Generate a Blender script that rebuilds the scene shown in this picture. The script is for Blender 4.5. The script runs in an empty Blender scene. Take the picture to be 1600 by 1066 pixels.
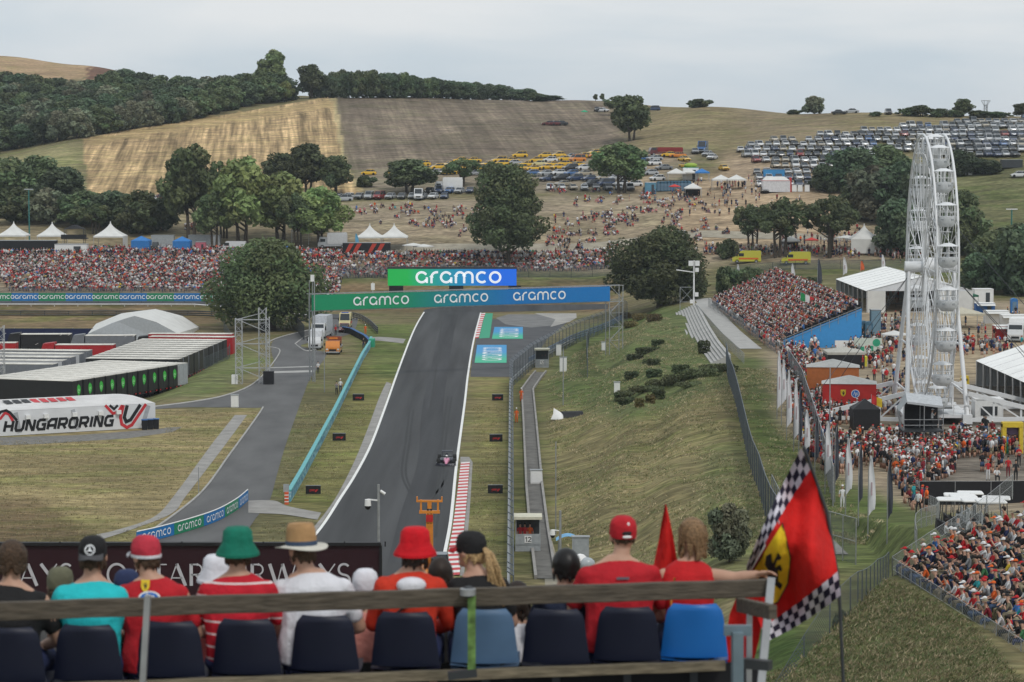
import bpy, math, random
import numpy as np
from mathutils import Vector, Matrix
random.seed(11); RNG = np.random.default_rng(11)
S = bpy.context.scene; COL = S.collection
R = math.radians
# ------------------------------------------------ camera, sky, sun, exposure
CZ = 31.5; FP = 4000.0; PITCH = math.atan(294/FP)
cd = bpy.data.cameras.new('camera'); cam = bpy.data.objects.new('camera', cd); COL.objects.link(cam)
cam.location = (0, 0, CZ); cam.rotation_euler = (math.pi/2-PITCH, 0, 0)
cd.sensor_width = 36; cd.lens = 90; cd.clip_start = .5; cd.clip_end = 20000
cd.dof.use_dof = True; cd.dof.focus_distance = 280; cd.dof.aperture_fstop = 5.2
S.camera = cam
w = bpy.data.worlds.new('World'); S.world = w; w.use_nodes = True
nt = w.node_tree; N = nt.nodes; L = nt.links; N.clear()
out = N.new('ShaderNodeOutputWorld'); bg = N.new('ShaderNodeBackground'); bg.inputs[1].default_value = .10
sky = N.new('ShaderNodeTexSky'); sky.sky_type = 'NISHITA'; sky.sun_disc = False
SUN_EL, SUN_AZ = 52, 150      # azimuth measured from +Y clockwise
sky.sun_elevation = R(SUN_EL); sky.sun_rotation = R(SUN_AZ); sky.air_density = 1.0; sky.dust_density = 3
# overcast cloud deck laid over the clear sky
tc = N.new('ShaderNodeTexCoord'); mp = N.new('ShaderNodeMapping'); mp.inputs['Scale'].default_value = (1.6, 1.6, 9)
nz = N.new('ShaderNodeTexNoise'); nz.inputs['Scale'].default_value = 2.2; nz.inputs['Detail'].default_value = 5; nz.inputs['Distortion'].default_value = .5
cr = N.new('ShaderNodeValToRGB'); e = cr.color_ramp.elements
e[0].position = .40; e[0].color = (6.2, 7.05, 7.7, 1); e[1].position = .60; e[1].color = (8.3, 8.55, 8.7, 1)
mx = N.new('ShaderNodeMixRGB'); mx.inputs[0].default_value = .93
L.new(tc.outputs['Generated'], mp.inputs[0]); L.new(mp.outputs[0], nz.inputs[0]); L.new(nz.outputs[0], cr.inputs[0])
L.new(sky.outputs[0], mx.inputs[1]); L.new(cr.outputs[0], mx.inputs[2]); L.new(mx.outputs[0], bg.inputs[0]); L.new(bg.outputs[0], out.inputs[0])
sl = bpy.data.lights.new('sun', 'SUN'); sl.energy = 1.5; sl.angle = R(11); sl.color = (1, .96, .9)
so = bpy.data.objects.new('sun', sl); COL.objects.link(so)
so.rotation_euler = (R(90-SUN_EL), 0, R(180-SUN_AZ))
S.view_settings.view_transform = 'Standard'; S.view_settings.look = 'None'; S.view_settings.exposure = .02; S.view_settings.gamma = 1
S.render.engine = 'CYCLES'; S.cycles.max_bounces = 6; S.cycles.transparent_max_bounces = 24

# ------------------------------------------------ helpers
def put(o, label=None, cat=None, group=None, kind=None):
    if label: o['label'] = label
    if cat: o['category'] = cat
    if group: o['group'] = group
    if kind: o['kind'] = kind
    return o
def thing(name, label, cat, loc=(0,0,0), rz=0, group=None):
    o = bpy.data.objects.new(name, None); COL.objects.link(o); o.empty_display_size = .1
    o.location = loc; o.rotation_euler = (0, 0, rz)
    return put(o, label, cat, group)
_m = {}
def mat(name, col, rough=.7, metal=0, var=.12, scale=3, emit=0, bump=0, spec=.3, attr=None, coat=0, trans=0):
    """procedural principled material with mottled tone"""
    if name in _m: return _m[name]
    m = bpy.data.materials.new(name); m.use_nodes = True; t = m.node_tree; n = t.nodes; l = t.links
    b = n['Principled BSDF']; b.inputs['Roughness'].default_value = rough; b.inputs['Metallic'].default_value = metal
    b.inputs['Specular IOR Level'].default_value = spec; b.inputs['Coat Weight'].default_value = coat
    tcn = n.new('ShaderNodeTexCoord'); z = n.new('ShaderNodeTexNoise'); z.inputs['Scale'].default_value = scale; z.inputs['Detail'].default_value = 4
    l.new(tcn.outputs['Object'], z.inputs[0])
    mr = n.new('ShaderNodeMapRange'); mr.inputs[1].default_value = .3; mr.inputs[2].default_value = .7
    mr.inputs[3].default_value = 1-var; mr.inputs[4].default_value = 1+var; l.new(z.outputs[0], mr.inputs[0])
    mu = n.new('ShaderNodeVectorMath'); mu.operation = 'SCALE'
    if attr:
        a = n.new('ShaderNodeAttribute'); a.attribute_name = attr; l.new(a.outputs['Color'], mu.inputs[0])
    else: mu.inputs[0].default_value = col[:3]
    l.new(mr.outputs[0], mu.inputs['Scale']); l.new(mu.outputs[0], b.inputs['Base Color'])
    if emit:
        l.new(mu.outputs[0], b.inputs['Emission Color']); b.inputs['Emission Strength'].default_value = emit
    if bump:
        bp = n.new('ShaderNodeBump'); bp.inputs['Strength'].default_value = bump; bp.inputs['Distance'].default_value = .05
        l.new(z.outputs[0], bp.inputs['Height']); l.new(bp.outputs[0], b.inputs['Normal'])
    if trans: b.inputs['Subsurface Weight'].default_value = 0
    _m[name] = m; return m
def basis(d):
    d = Vector(d).normalized(); a = Vector((0,0,1)) if abs(d.z) < .95 else Vector((1,0,0))
    u = d.cross(a).normalized(); return d, u, d.cross(u).normalized()
class MB:
    def __init__(s): s.v = []; s.f = []; s.m = []; s.sm = []
    def add(s, vs, fs, m=0, smooth=False):
        k = len(s.v); s.v += [tuple(p) for p in vs]
        for f in fs: s.f.append([i+k for i in f]); s.m.append(m); s.sm.append(smooth)
        return s
    def box(s, c, d, m=0, rz=0, rx=0, top=(1,1), ry=0):
        M = Matrix.Rotation(rz,3,'Z') @ Matrix.Rotation(ry,3,'Y') @ Matrix.Rotation(rx,3,'X'); c = Vector(c); v = []
        for z in (-.5,.5):
            tx, ty = top if z > 0 else (1,1)
            for x, y in ((-.5,-.5),(.5,-.5),(.5,.5),(-.5,.5)): v.append(c + M @ Vector((x*d[0]*tx, y*d[1]*ty, z*d[2])))
        return s.add(v, [(3,2,1,0),(4,5,6,7),(0,1,5,4),(1,2,6,5),(2,3,7,6),(3,0,4,7)], m)
    def bar(s, a, b, w, h=None, m=0):
        """rectangular bar from a to b"""
        a = Vector(a); b = Vector(b); d, u, q = basis(b-a); h = h or w; v = []
        for p in (a, b):
            for x, y in ((-1,-1),(1,-1),(1,1),(-1,1)): v.append(p + u*x*w/2 + q*y*h/2)
        return s.add(v, [(3,2,1,0),(4,5,6,7),(0,1,5,4),(1,2,6,5),(2,3,7,6),(3,0,4,7)], m)
    def cyl(s, a, b, r0, r1=None, n=8, m=0, cap=True):
        r1 = r0 if r1 is None else r1; a = Vector(a); b = Vector(b); d, u, q = basis(b-a); v = []
        for p, r in ((a, r0), (b, r1)):
            for i in range(n):
                t = 2*math.pi*i/n; v.append(p + (u*math.cos(t)+q*math.sin(t))*r)
        f = [(i, (i+1)%n, n+(i+1)%n, n+i) for i in range(n)]
        s.add(v, f, m, True)
        if cap: s.add(v[:n], [tuple(range(n-1,-1,-1))], m); s.add(v[n:], [tuple(range(n))], m)
        return s
    def tube(s, pts, r, n=6, m=0, closed=False):
        pts = [Vector(p) for p in pts]; K = len(pts); rr = r if isinstance(r, (list, tuple)) else [r]*K; v = []
        for k, p in enumerate(pts):
            a = pts[(k-1) % K] if closed or k else p; b = pts[(k+1) % K] if closed or k < K-1 else p
            d, u, q = basis(b-a)
            for i in range(n):
                t = 2*math.pi*i/n; v.append(p + (u*math.cos(t)+q*math.sin(t))*rr[k])
        f = []
        for k in range(K if closed else K-1):
            k2 = (k+1) % K
            for i in range(n): f.append((k*n+i, k*n+(i+1)%n, k2*n+(i+1)%n, k2*n+i))
        s.add(v, f, m, True)
        if not closed: s.add(v[:n], [tuple(range(n-1,-1,-1))], m); s.add(v[-n:], [tuple(range(n))], m)
        return s
    def ell(s, c, r, m=0, n=10, k=6, z0=-1, z1=1, rot=None):
        c = Vector(c); v = []; f = []; a0, a1 = math.asin(z0), math.asin(z1)
        for j in range(k+1):
            a = a0+(a1-a0)*j/k
            for i in range(n):
                t = 2*math.pi*i/n; p = Vector((math.cos(a)*math.cos(t)*r[0], math.cos(a)*math.sin(t)*r[1], math.sin(a)*r[2]))
                if rot: p = rot @ p
                v.append(c+p)
        for j in range(k):
            for i in range(n): f.append((j*n+i, j*n+(i+1)%n, (j+1)*n+(i+1)%n, (j+1)*n+i))
        f.append(tuple(range(n-1,-1,-1))); f.append(tuple(range(k*n, k*n+n)))
        return s.add(v, f, m, True)
    def loft(s, rings, m=0, closed=True, smooth=True, cap=True):
        n = len(rings[0]); v = [p for r in rings for p in r]; f = []
        for k in range(len(rings)-1):
            for i in range(n if closed else n-1): f.append((k*n+i, k*n+(i+1)%n, (k+1)*n+(i+1)%n, (k+1)*n+i))
        s.add(v, f, m, smooth)
        if cap: s.add(rings[0], [tuple(range(n-1,-1,-1))], m); s.add(rings[-1], [tuple(range(n))], m)
        return s
    def prism(s, pts, ax, d0, d1, m=0):
        """2-D outline extruded along axis ax ('x' uses (y,z), 'y' uses (x,z), 'z' uses (x,y))"""
        def P(p, d): return {'x': (d, p[0], p[1]), 'y': (p[0], d, p[1]), 'z': (p[0], p[1], d)}[ax]
        n = len(pts); v = [P(p, d0) for p in pts] + [P(p, d1) for p in pts]
        return s.add(v, [tuple(range(n-1,-1,-1)), tuple(range(n,2*n))] + [(i, (i+1)%n, n+(i+1)%n, n+i) for i in range(n)], m)
    def mesh(s, name, mats):
        me = bpy.data.meshes.new(name); me.from_pydata(s.v, [], s.f)
        for q in (mats if isinstance(mats, (list, tuple)) else [mats]): me.materials.append(q)
        me.polygons.foreach_set('material_index', s.m); me.polygons.foreach_set('use_smooth', s.sm); me.update(); return me
    def obj(s, name, mats, parent=None, loc=None, rz=0, label=None, cat=None, group=None, kind=None):
        o = bpy.data.objects.new(name, s.mesh(name, mats)); COL.objects.link(o)
        if parent: o.parent = parent
        if loc is not None: o.location = loc
        if rz: o.rotation_euler[2] = rz
        return put(o, label, cat, group, kind)
def copy_tree(o, loc=None, rz=None, label=None, parent=None, group=None, scale=None):
    c = o.copy(); COL.objects.link(c)
    if parent is not None: c.parent = parent
    if loc is not None: c.location = loc
    if rz is not None: c.rotation_euler = (0, 0, rz)
    if scale is not None: c.scale = (scale,)*3
    if label: c['label'] = label
    if group: c['group'] = group
    for ch in list(o.children): copy_tree(ch, parent=c)
    return c

# ------------------------------------------------ terrain height
ca, sa = math.cos(PITCH), math.sin(PITCH)
def ray(px, py):
    x = (px-800)/FP; y = (533-py)/FP
    return np.array([x, ca+y*sa, -sa+y*ca])
def at(px, py, Y):
    d = ray(px, py); k = Y/d[1]; return Vector((d[0]*k, Y, CZ+d[2]*k))
def onz(px, py, z=0):
    d = ray(px, py); k = (z-CZ)/d[2]; return Vector((d[0]*k, d[1]*k, z))
def zat(py, Y):
    d = ray(800, py); return CZ + d[2]/d[1]*Y
F0 = [(400,'0'),(450,'0')]; RR = [(400,'5'),(450,'5')]
FAR = {
-500:F0+[(485,477),(520,456),(562,394),(580,372),(640,320),(700,262),(820,225),(950,150),(1200,95),(1300,96)],
0:   F0+[(485,477),(520,456),(562,394),(580,372),(620,335),(660,295),(720,258),(820,226),(950,160),(1080,120),(1180,89),(1260,89)],
130: F0+[(485,477),(520,456),(562,394),(580,375),(610,335),(640,303),(760,218),(900,160),(1050,125),(1180,102),(1250,108)],
300: F0+[(485,477),(520,456),(562,394),(580,375),(610,335),(640,303),(790,191),(900,160),(1000,140),(1200,135)],
430: F0+[(485,490),(520,470),(560,396),(580,372),(610,330),(640,298),(830,170),(920,152),(1100,150)],
520: F0+[(508,487),(530,459),(545,432),(562,400),(590,345),(605,325),(640,288),(680,262),(850,155),(950,152),(1100,158)],
700: F0+[(508,487),(530,459),(545,431),(560,402),(590,335),(605,315),(625,300),(670,265),(700,250),(860,152),(1000,156)],
900: F0+[(508,487),(530,459),(545,429),(560,402),(590,335),(605,312),(625,297),(680,255),(710,240),(850,156),(1000,163)],
1100:RR+[(480,463),(520,436),(545,405),(590,325),(610,305),(640,280),(680,240),(780,167),(950,174)],
1250:RR+[(500,445),(530,410),(560,370),(590,318),(600,303),(690,215),(760,178),(950,183)],
1450:RR+[(500,440),(530,410),(560,372),(600,318),(620,285),(700,207),(750,181),(900,186)],
1650:RR+[(500,440),(540,405),(580,345),(620,270),(650,235),(700,195),(760,182),(900,186)],
2100:RR+[(500,440),(540,405),(580,345),(620,270),(700,195),(760,172),(900,178)]}
TY = np.arange(380, 1500, 2.0); TC = np.array(sorted(FAR)); TZ = []
ker = np.hanning(9); ker /= ker.sum()
for c in TC:
    k = FAR[c]; ys = [q[0] for q in k]; zs = [float(q[1]) if isinstance(q[1], str) else zat(q[1], q[0]) for q in k]
    if ys[3] == 508: zs[2] = 0.0
    ys += [ys[-1]+250]; zs += [zs[-1]-12]
    z = np.interp(TY, ys, zs); TZ.append(np.convolve(np.pad(z, 4, 'edge'), ker, 'valid'))
TZ = np.array(TZ)
def sst(a, b, x): t = np.clip((x-a)/(b-a), 0, 1); return t*t*(3-2*t)
def ht(X, Y):
    X = np.asarray(X, float); Y = np.asarray(Y, float)
    # near land
    x0 = np.interp(Y, [150,170,300,350,400,440,480,520], [5,4.2,3.8,4.2,9,17,24,32])
    x1 = np.interp(Y, [100,170,207,310,360,414,450,520], [12,18,20,26,27,30,34,42])
    pl = np.interp(Y, [150,175,213,270,350,450], [7,5.5,4.6,5.8,5,5])
    t = np.clip((X-x0)/(x1-x0), 0, 1); t2 = .6*np.sin(t*math.pi/2)+.4*t*t*(3-2*t)
    und = .35*np.sin(Y*.11+X*.25)+.25*np.sin(X*.6-Y*.05+2)
    z = pl*t2 + (und+.22*np.sin((X-.28*(Y-150)*.35)*1.15))*np.sin(t*math.pi)*np.where(t < 1, 1, 0)
    hill = np.interp(Y, [0,30,60,95,130,172], [24,22,16.5,8.5,4,0])
    z = np.maximum(z, hill*np.where(X < 6, 1, np.clip(1-(X-6)/12, 0, 1)) + 0)
    hh = 12.1-.16*np.clip(18-X, 0, 40)-.02*np.clip(110-Y, 0, 60)
    ye = np.interp(X, [4,8,12,17.5,20,24,40], [84,92,103,117,121,127,135]); sl_ = np.interp(X, [15,19,24], [.6,.3,.12])
    z = np.where(X > 4, np.maximum(z, hh-sl_*np.clip(Y-ye, 0, 100)), z)
    # far land
    u = np.clip(800+FP*X/np.maximum(Y, 1), TC[0], TC[-1]-.01); i = np.clip(np.searchsorted(TC, u, 'right')-1, 0, len(TC)-2)
    a = (u-TC[i])/(TC[i+1]-TC[i]); a = .4*a+.6*a*a*(3-2*a)
    yi = np.clip((Y-380)/2, 0, len(TY)-1.001); j = yi.astype(int); b = yi-j
    z0 = TZ[i, j]*(1-b)+TZ[i, j+1]*b; z1 = TZ[i+1, j]*(1-b)+TZ[i+1, j+1]*b; zf = z0*(1-a)+z1*a
    zf = zf + (.5*np.sin(X*.045+Y*.02)+.3*np.sin(X*.11-Y*.03))*sst(560, 640, Y)
    far = sst(1500, 4000, Y); zf = zf*(1-far)
    z = z-1.5*(1-sst(-50, -42.5, X))*sst(319, 328, Y)*(1-sst(425, 455, Y))
    k = sst(440, 490, Y)
    return z*(1-k)+zf*k
def h1(X, Y): return float(ht(X, Y))
MY = np.concatenate([np.arange(60, 480, .5), np.arange(480, 1400, 1.0)])
def G(px, py):
    """where the view ray through a pixel meets the land"""
    d = ray(px, py); X = d[0]/d[1]*MY; Z = CZ+d[2]/d[1]*MY; H = ht(X, MY)
    k = np.nonzero(Z <= H)[0]
    if len(k) == 0:      # just above the skyline: take the ridge below it
        return G(px, py+1) if py < 240 else None
    if k[0] == 0: return None
    k = k[0]; a0 = Z[k-1]-H[k-1]; a1 = Z[k]-H[k]; f = a0/(a0-a1); y = MY[k-1]+(MY[k]-MY[k-1])*f
    x = d[0]/d[1]*y; return Vector((x, y, h1(x, y)))
def gnd(x, y, dz=0): return Vector((x, y, h1(x, y)+dz))
def pxs(p):
    dx, dy, dz = p[0], p[1], p[2]-CZ; dep = dy*ca-dz*sa; up = dy*sa+dz*ca
    return 800+FP*dx/dep, 533-FP*up/dep
def spl(pts, n=8):
    """Catmull-Rom through 2-D points"""
    o = []; P = [pts[0]]+list(pts)+[pts[-1]]
    for i in range(1, len(P)-2):
        for k in range(n):
            t = k/n; o.append(tuple(.5*((2*P[i][c])+(-P[i-1][c]+P[i+1][c])*t+(2*P[i-1][c]-5*P[i][c]+4*P[i+1][c]-P[i+2][c])*t*t+(-P[i-1][c]+3*P[i][c]-3*P[i+1][c]+P[i+2][c])*t**3) for c in range(2)))
    o.append(tuple(pts[-1])); return o
def inpoly(x, y, poly):
    r = np.zeros(x.shape, bool); n = len(poly)
    for i in range(n):
        x1_, y1_ = poly[i]; x2_, y2_ = poly[(i+1) % n]
        if y1_ == y2_: continue
        c = ((y1_ > y) != (y2_ > y)) & (x < (x2_-x1_)*(y-y1_)/(y2_-y1_)+x1_); r ^= c
    return r

# ------------------------------------------------ ground sheet
cu = np.concatenate([np.arange(-9000,-600,700), np.arange(-600,-60,20), np.arange(-60,1660,5), np.arange(1660,2200,20), np.arange(2200,11000,700)]).astype(float)
ry = np.concatenate([np.arange(-60,60,10), np.arange(60,200,1.), np.arange(200,660,1.25), np.arange(660,960,2.5), np.arange(960,1500,15), np.array([1600,1800,2200,3000,4500,7000])])
UU, YY = np.meshgrid(cu, ry); XX = (UU-800)/FP*np.maximum(YY, 60); ZZ = ht(XX, np.maximum(YY, 0))
dep = YY*ca-(ZZ-CZ)*sa; PX = 800+FP*XX/np.maximum(dep, 1); PY = 533-FP*(YY*sa+(ZZ-CZ)*ca)/np.maximum(dep, 1)
jx = PX+4*np.sin(XX*.9+YY*.3)+3*np.sin(YY*.8-XX*1.7); jy = PY+2*np.sin(XX*.7)+1.2*np.sin(XX*2.1+YY)
def lay(c): return np.broadcast_to(np.array(c, float), XX.shape+(3,)).copy()
GC = lay((.168,.144,.076)); STR = np.zeros(XX.shape); GR = np.ones(XX.shape)*.5
def zone(poly, c, stripe=0, grass=None, soft=0, edge=False, cond=None):
    k = inpoly(PX if edge else jx, PY if edge else jy, poly)
    if cond is not None: k &= cond
    GC[k] = c; STR[k] = stripe
    if grass is not None: GR[k] = grass
BIG = 3000; farY = YY > 470
# near
zone([(-400,640),(420,640),(420,1066),(-400,1066)], (.24,.195,.098), cond=~farY)
zone([(-400,770),(60,780),(150,835),(200,900),(-400,1066)], (.15,.11,.06), cond=~farY)
zone([(420,560),(600,560),(520,830),(300,900),(420,640)], (.135,.125,.06), cond=~farY)
zone([(575,540),(650,530),(630,640),(560,770),(500,810),(440,790)], (.175,.165,.062), cond=~farY)
zone([(560,478),(660,478),(650,600),(585,590),(545,510)], (.115,.135,.045), cond=~farY)
zone([(735,588),(800,588),(800,700),(740,700)], (.215,.185,.08), cond=~farY)
zone([(720,700),(800,700),(800,950),(700,950)], (.17,.155,.065), cond=~farY)
zone([(280,560),(380,540),(420,560),(330,620),(230,625)], (.13,.145,.06), cond=~farY)
zone([(800,590),(840,590),(880,900),(800,900)], (.10,.10,.045), cond=~farY)
# embankment
zone([(840,560),(900,520),(1000,490),(1100,490),(1200,600),(1240,760),(1250,900),(870,900),(850,700)], (.175,.150,.072), cond=~farY)
zone([(900,520),(1000,480),(1080,480),(1145,580),(1150,600),(980,660),(850,620),(860,560)], (.105,.125,.048), cond=~farY)
zone([(1150,560),(1225,560),(1260,720),(1240,860),(1180,760)], (.085,.108,.035), cond=~farY)
zone([(1100,690),(1200,700),(1220,900),(1080,900)], (.14,.14,.062), cond=~farY)
zone([(1250,720),(1400,720),(1480,840),(1450,880),(1320,900),(1230,880)], (.095,.115,.04), cond=~farY)
zone([(1195,545),(1300,470),(1700,470),(1700,800),(1440,800),(1300,745),(1215,660)], (.29,.235,.165), grass=0, cond=~farY)
zone([(1440,500),(1700,470),(1700,545),(1500,600),(1440,640)], (.30,.24,.16), grass=0, cond=~farY)
zone([(1500,600),(1700,560),(1700,770),(1430,770),(1420,690)], (.20,.175,.145), grass=0, cond=~farY)
zone([(1195,900),(1300,930),(1392,865),(1600,1050),(1600,1066),(1150,1066)], (.105,.105,.048), cond=YY < 150)
zone([(1190,960),(1260,985),(1300,1066),(1150,1066)], (.06,.095,.025), cond=YY < 150)
# banks beyond the track
zone([(-600,515),(340,515),(340,470),(-600,470)], (.17,.125,.070), grass=.8)
zone([(450,487),(960,487),(960,428),(450,440)], (.165,.115,.065), grass=.8, cond=farY)
zone([(450,441),(960,441),(960,420),(450,425)], (.13,.13,.065), grass=.8, cond=farY)
zone([(-600,458),(500,458),(520,430),(500,385),(-600,385)], (.26,.205,.14), grass=.1, cond=farY)
zone([(500,425),(1120,428),(1400,420),(1400,290),(500,318)], (.255,.205,.140), grass=.15, cond=farY)
zone([(500,345),(1120,330),(1120,300),(500,318)], (.27,.22,.155), grass=.1, cond=farY)
zone([(1100,445),(1520,440),(1520,405),(1100,415)], (.12,.115,.055), grass=.8, cond=farY)
zone([(-600,385),(500,385),(500,300),(-600,300)], (.22,.18,.11), grass=.2, cond=farY)
zone([(560,300),(1050,300),(1100,230),(960,225),(560,260)], (.24,.2,.145), grass=.2, cond=farY)
zone([(1050,380),(1330,380),(1330,262),(1190,240),(1140,225),(1120,270),(1040,300)], (.34,.255,.165), grass=0, cond=farY)
# hill
zone([(518,150),(560,148),(960,148),(1000,235),(960,238),(560,268),(535,262)], (.178,.142,.106), stripe=.45, grass=.25, cond=farY, edge=True)
zone([(960,150),(1200,160),(1700,170),(1700,200),(1400,215),(1150,240),(1050,235),(985,235)], (.205,.165,.092), grass=.35, cond=farY)
zone([(1150,172),(1280,172),(1330,200),(1280,225),(1180,228)], (.215,.17,.105), grass=.4, cond=farY)
zone([(1020,235),(1060,232),(1010,300),(960,310)], (.34,.26,.17), grass=0, cond=farY)
zone([(1130,255),(1180,240),(1215,300),(1150,310)], (.33,.25,.17), grass=0, cond=farY)
zone([(0,240),(130,218),(130,300),(-300,320),(-300,250)], (.24,.215,.11), grass=.5, cond=farY)
def blur(A, n, rows):
    for ax in (0, 1):
        for _ in range(n):
            A = (np.roll(A, 1, ax)+2*A+np.roll(A, -1, ax))/4
    return A
GC = blur(GC, 10, 0); GR = blur(GR, 10, 0); STR = blur(STR, 2, 0)
zone([(128,218),(170,208),(300,188),(420,168),(521,150),(535,262),(565,303),(140,303)], (.43,.305,.165), stripe=1, grass=.2, cond=farY, edge=True)
zone([(130,219),(300,188),(520,156),(522,168),(300,201),(132,229)], (.40,.29,.15), stripe=.2, grass=.2, cond=farY)
zone([(-600,125),(165,125),(170,60),(-600,60)], (.36,.25,.15), grass=.4, cond=YY > 1040)
zone([(135,125),(175,125),(175,95),(137,104)], (.16,.085,.055), grass=.2, cond=YY > 1040)
zone([(518,153),(525,153),(542,262),(570,300),(562,302),(535,262)], (.36,.29,.16), grass=.2, cond=farY, edge=True)
zone([(1500,262),(1700,255),(1700,400),(1500,395),(1480,300)], (.135,.135,.065), grass=.6, cond=farY)
zone([(1520,372),(1620,345),(1620,352),(1530,385)], (.34,.28,.19), grass=0, cond=farY)
nr, nc = XX.shape; vid = np.arange(nr*nc).reshape(nr, nc)
fa = np.stack([vid[:-1,:-1], vid[:-1,1:], vid[1:,1:], vid[1:,:-1]], -1).reshape(-1, 4)
me = bpy.data.meshes.new('ground'); me.vertices.add(nr*nc); me.vertices.foreach_set('co', np.stack([XX, YY, ZZ], -1).ravel())
me.loops.add(fa.size); me.loops.foreach_set('vertex_index', fa.ravel()); me.polygons.add(len(fa))
me.polygons.foreach_set('loop_start', np.arange(len(fa))*4); me.polygons.foreach_set('loop_total', np.full(len(fa), 4)); me.update(); me.validate()
me.polygons.foreach_set('use_smooth', np.ones(len(me.polygons), bool))
def vattr(me, name, arr):
    a = me.color_attributes.new(name, 'FLOAT_COLOR', 'POINT'); c = np.ones((len(me.vertices), 4)); c[:, :arr.shape[1]] = arr; a.data.foreach_set('color', c.ravel())
vattr(me, 'Soil', GC.reshape(-1, 3)); vattr(me, 'Mask', np.stack([STR.ravel(), GR.ravel(), 0*STR.ravel()], -1))
ground = bpy.data.objects.new('ground', me); COL.objects.link(ground); put(ground, kind='structure')
def ground_mat():
    m = bpy.data.materials.new('ground'); m.use_nodes = True; t = m.node_tree; n = t.nodes; l = t.links; b = n['Principled BSDF']
    b.inputs['Roughness'].default_value = .95; b.inputs['Specular IOR Level'].default_value = .1
    tcn = n.new('ShaderNodeTexCoord'); O = tcn.outputs['Object']
    def noise(sc, det=3, scale=(1,1,1), dist=0):
        mp_ = n.new('ShaderNodeMapping'); mp_.inputs['Scale'].default_value = scale; l.new(O, mp_.inputs[0])
        q = n.new('ShaderNodeTexNoise'); q.inputs['Scale'].default_value = sc; q.inputs['Detail'].default_value = det; q.inputs['Distortion'].default_value = dist
        l.new(mp_.outputs[0], q.inputs[0]); return q.outputs[0]
    def rng(s_, a, b_, c, d): 
        q = n.new('ShaderNodeMapRange'); [q.inputs[i+1].__setattr__('default_value', x) for i, x in enumerate((a, b_, c, d))]; l.new(s_, q.inputs[0]); return q.outputs[0]
    def mul(a, b_):
        q = n.new('ShaderNodeMath'); q.operation = 'MULTIPLY'
        for i, x in enumerate((a, b_)):
            if isinstance(x, (int, float)): q.inputs[i].default_value = x
            else: l.new(x, q.inputs[i])
        return q.outputs[0]
    A = n.new('ShaderNodeAttribute'); A.attribute_name = 'Soil'; K = n.new('ShaderNodeAttribute'); K.attribute_name = 'Mask'
    sp = n.new('ShaderNodeSeparateColor'); l.new(K.outputs['Color'], sp.inputs[0])
    big = rng(noise(.035, 4), .3, .7, .78, 1.22); mid = rng(noise(.42, 6, (.22,1,1), .4), .3, .7, .62, 1.36); fine = rng(noise(1.7, 5, (.38,1,1)), .3, .7, .58, 1.42)
    # tractor rows of the straw field run away from the viewer
    rot = n.new('ShaderNodeMapping'); rot.inputs['Rotation'].default_value = (0, 0, -.095); l.new(O, rot.inputs[0]); O = rot.outputs[0]
    st1 = noise(.22, 3, (1.0,.02,.02)); st2 = noise(.9, 2, (1,.03,.03)); O = tcn.outputs['Object']
    st = mul(rng(st1, .35, .65, .55, 1.28), rng(st2, .35, .65, .6, 1.3))
    mxs = n.new('ShaderNodeMix'); mxs.inputs['A'].default_value = 1; l.new(sp.outputs[0], mxs.inputs['Factor']); l.new(st, mxs.inputs['B'])
    tone = mul(mul(big, mid), mul(fine, mxs.outputs['Result']))
    sc = n.new('ShaderNodeVectorMath'); sc.operation = 'SCALE'; l.new(A.outputs['Color'], sc.inputs[0]); l.new(tone, sc.inputs['Scale'])
    # patches of green and of dry straw in the grass
    hue = n.new('ShaderNodeMixRGB'); hue.blend_type = 'MULTIPLY'; hue.inputs[2].default_value = (.62,.92,.45,1)
    l.new(mul(rng(noise(.14, 5, (.5,1,1), 1), .48, .62, 0, .8), sp.outputs[1]), hue.inputs[0]); l.new(sc.outputs[0], hue.inputs[1])
    dry = n.new('ShaderNodeMixRGB'); dry.blend_type = 'MULTIPLY'; dry.inputs[2].default_value = (1.75,1.5,1.5,1)
    l.new(mul(rng(noise(.9, 6, (.25,1,1), .8), .55, .68, 0, .6), sp.outputs[1]), dry.inputs[0]); l.new(hue.outputs[0], dry.inputs[1])
    l.new(dry.outputs[0], b.inputs['Base Color'])
    bp = n.new('ShaderNodeBump'); bp.inputs['Strength'].default_value = .7; bp.inputs['Distance'].default_value = .25
    l.new(mul(noise(1.6, 6, (.45,1,1)), 1), bp.inputs['Height']); l.new(bp.outputs[0], b.inputs['Normal'])
    return m
me.materials.append(ground_mat())
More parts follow.
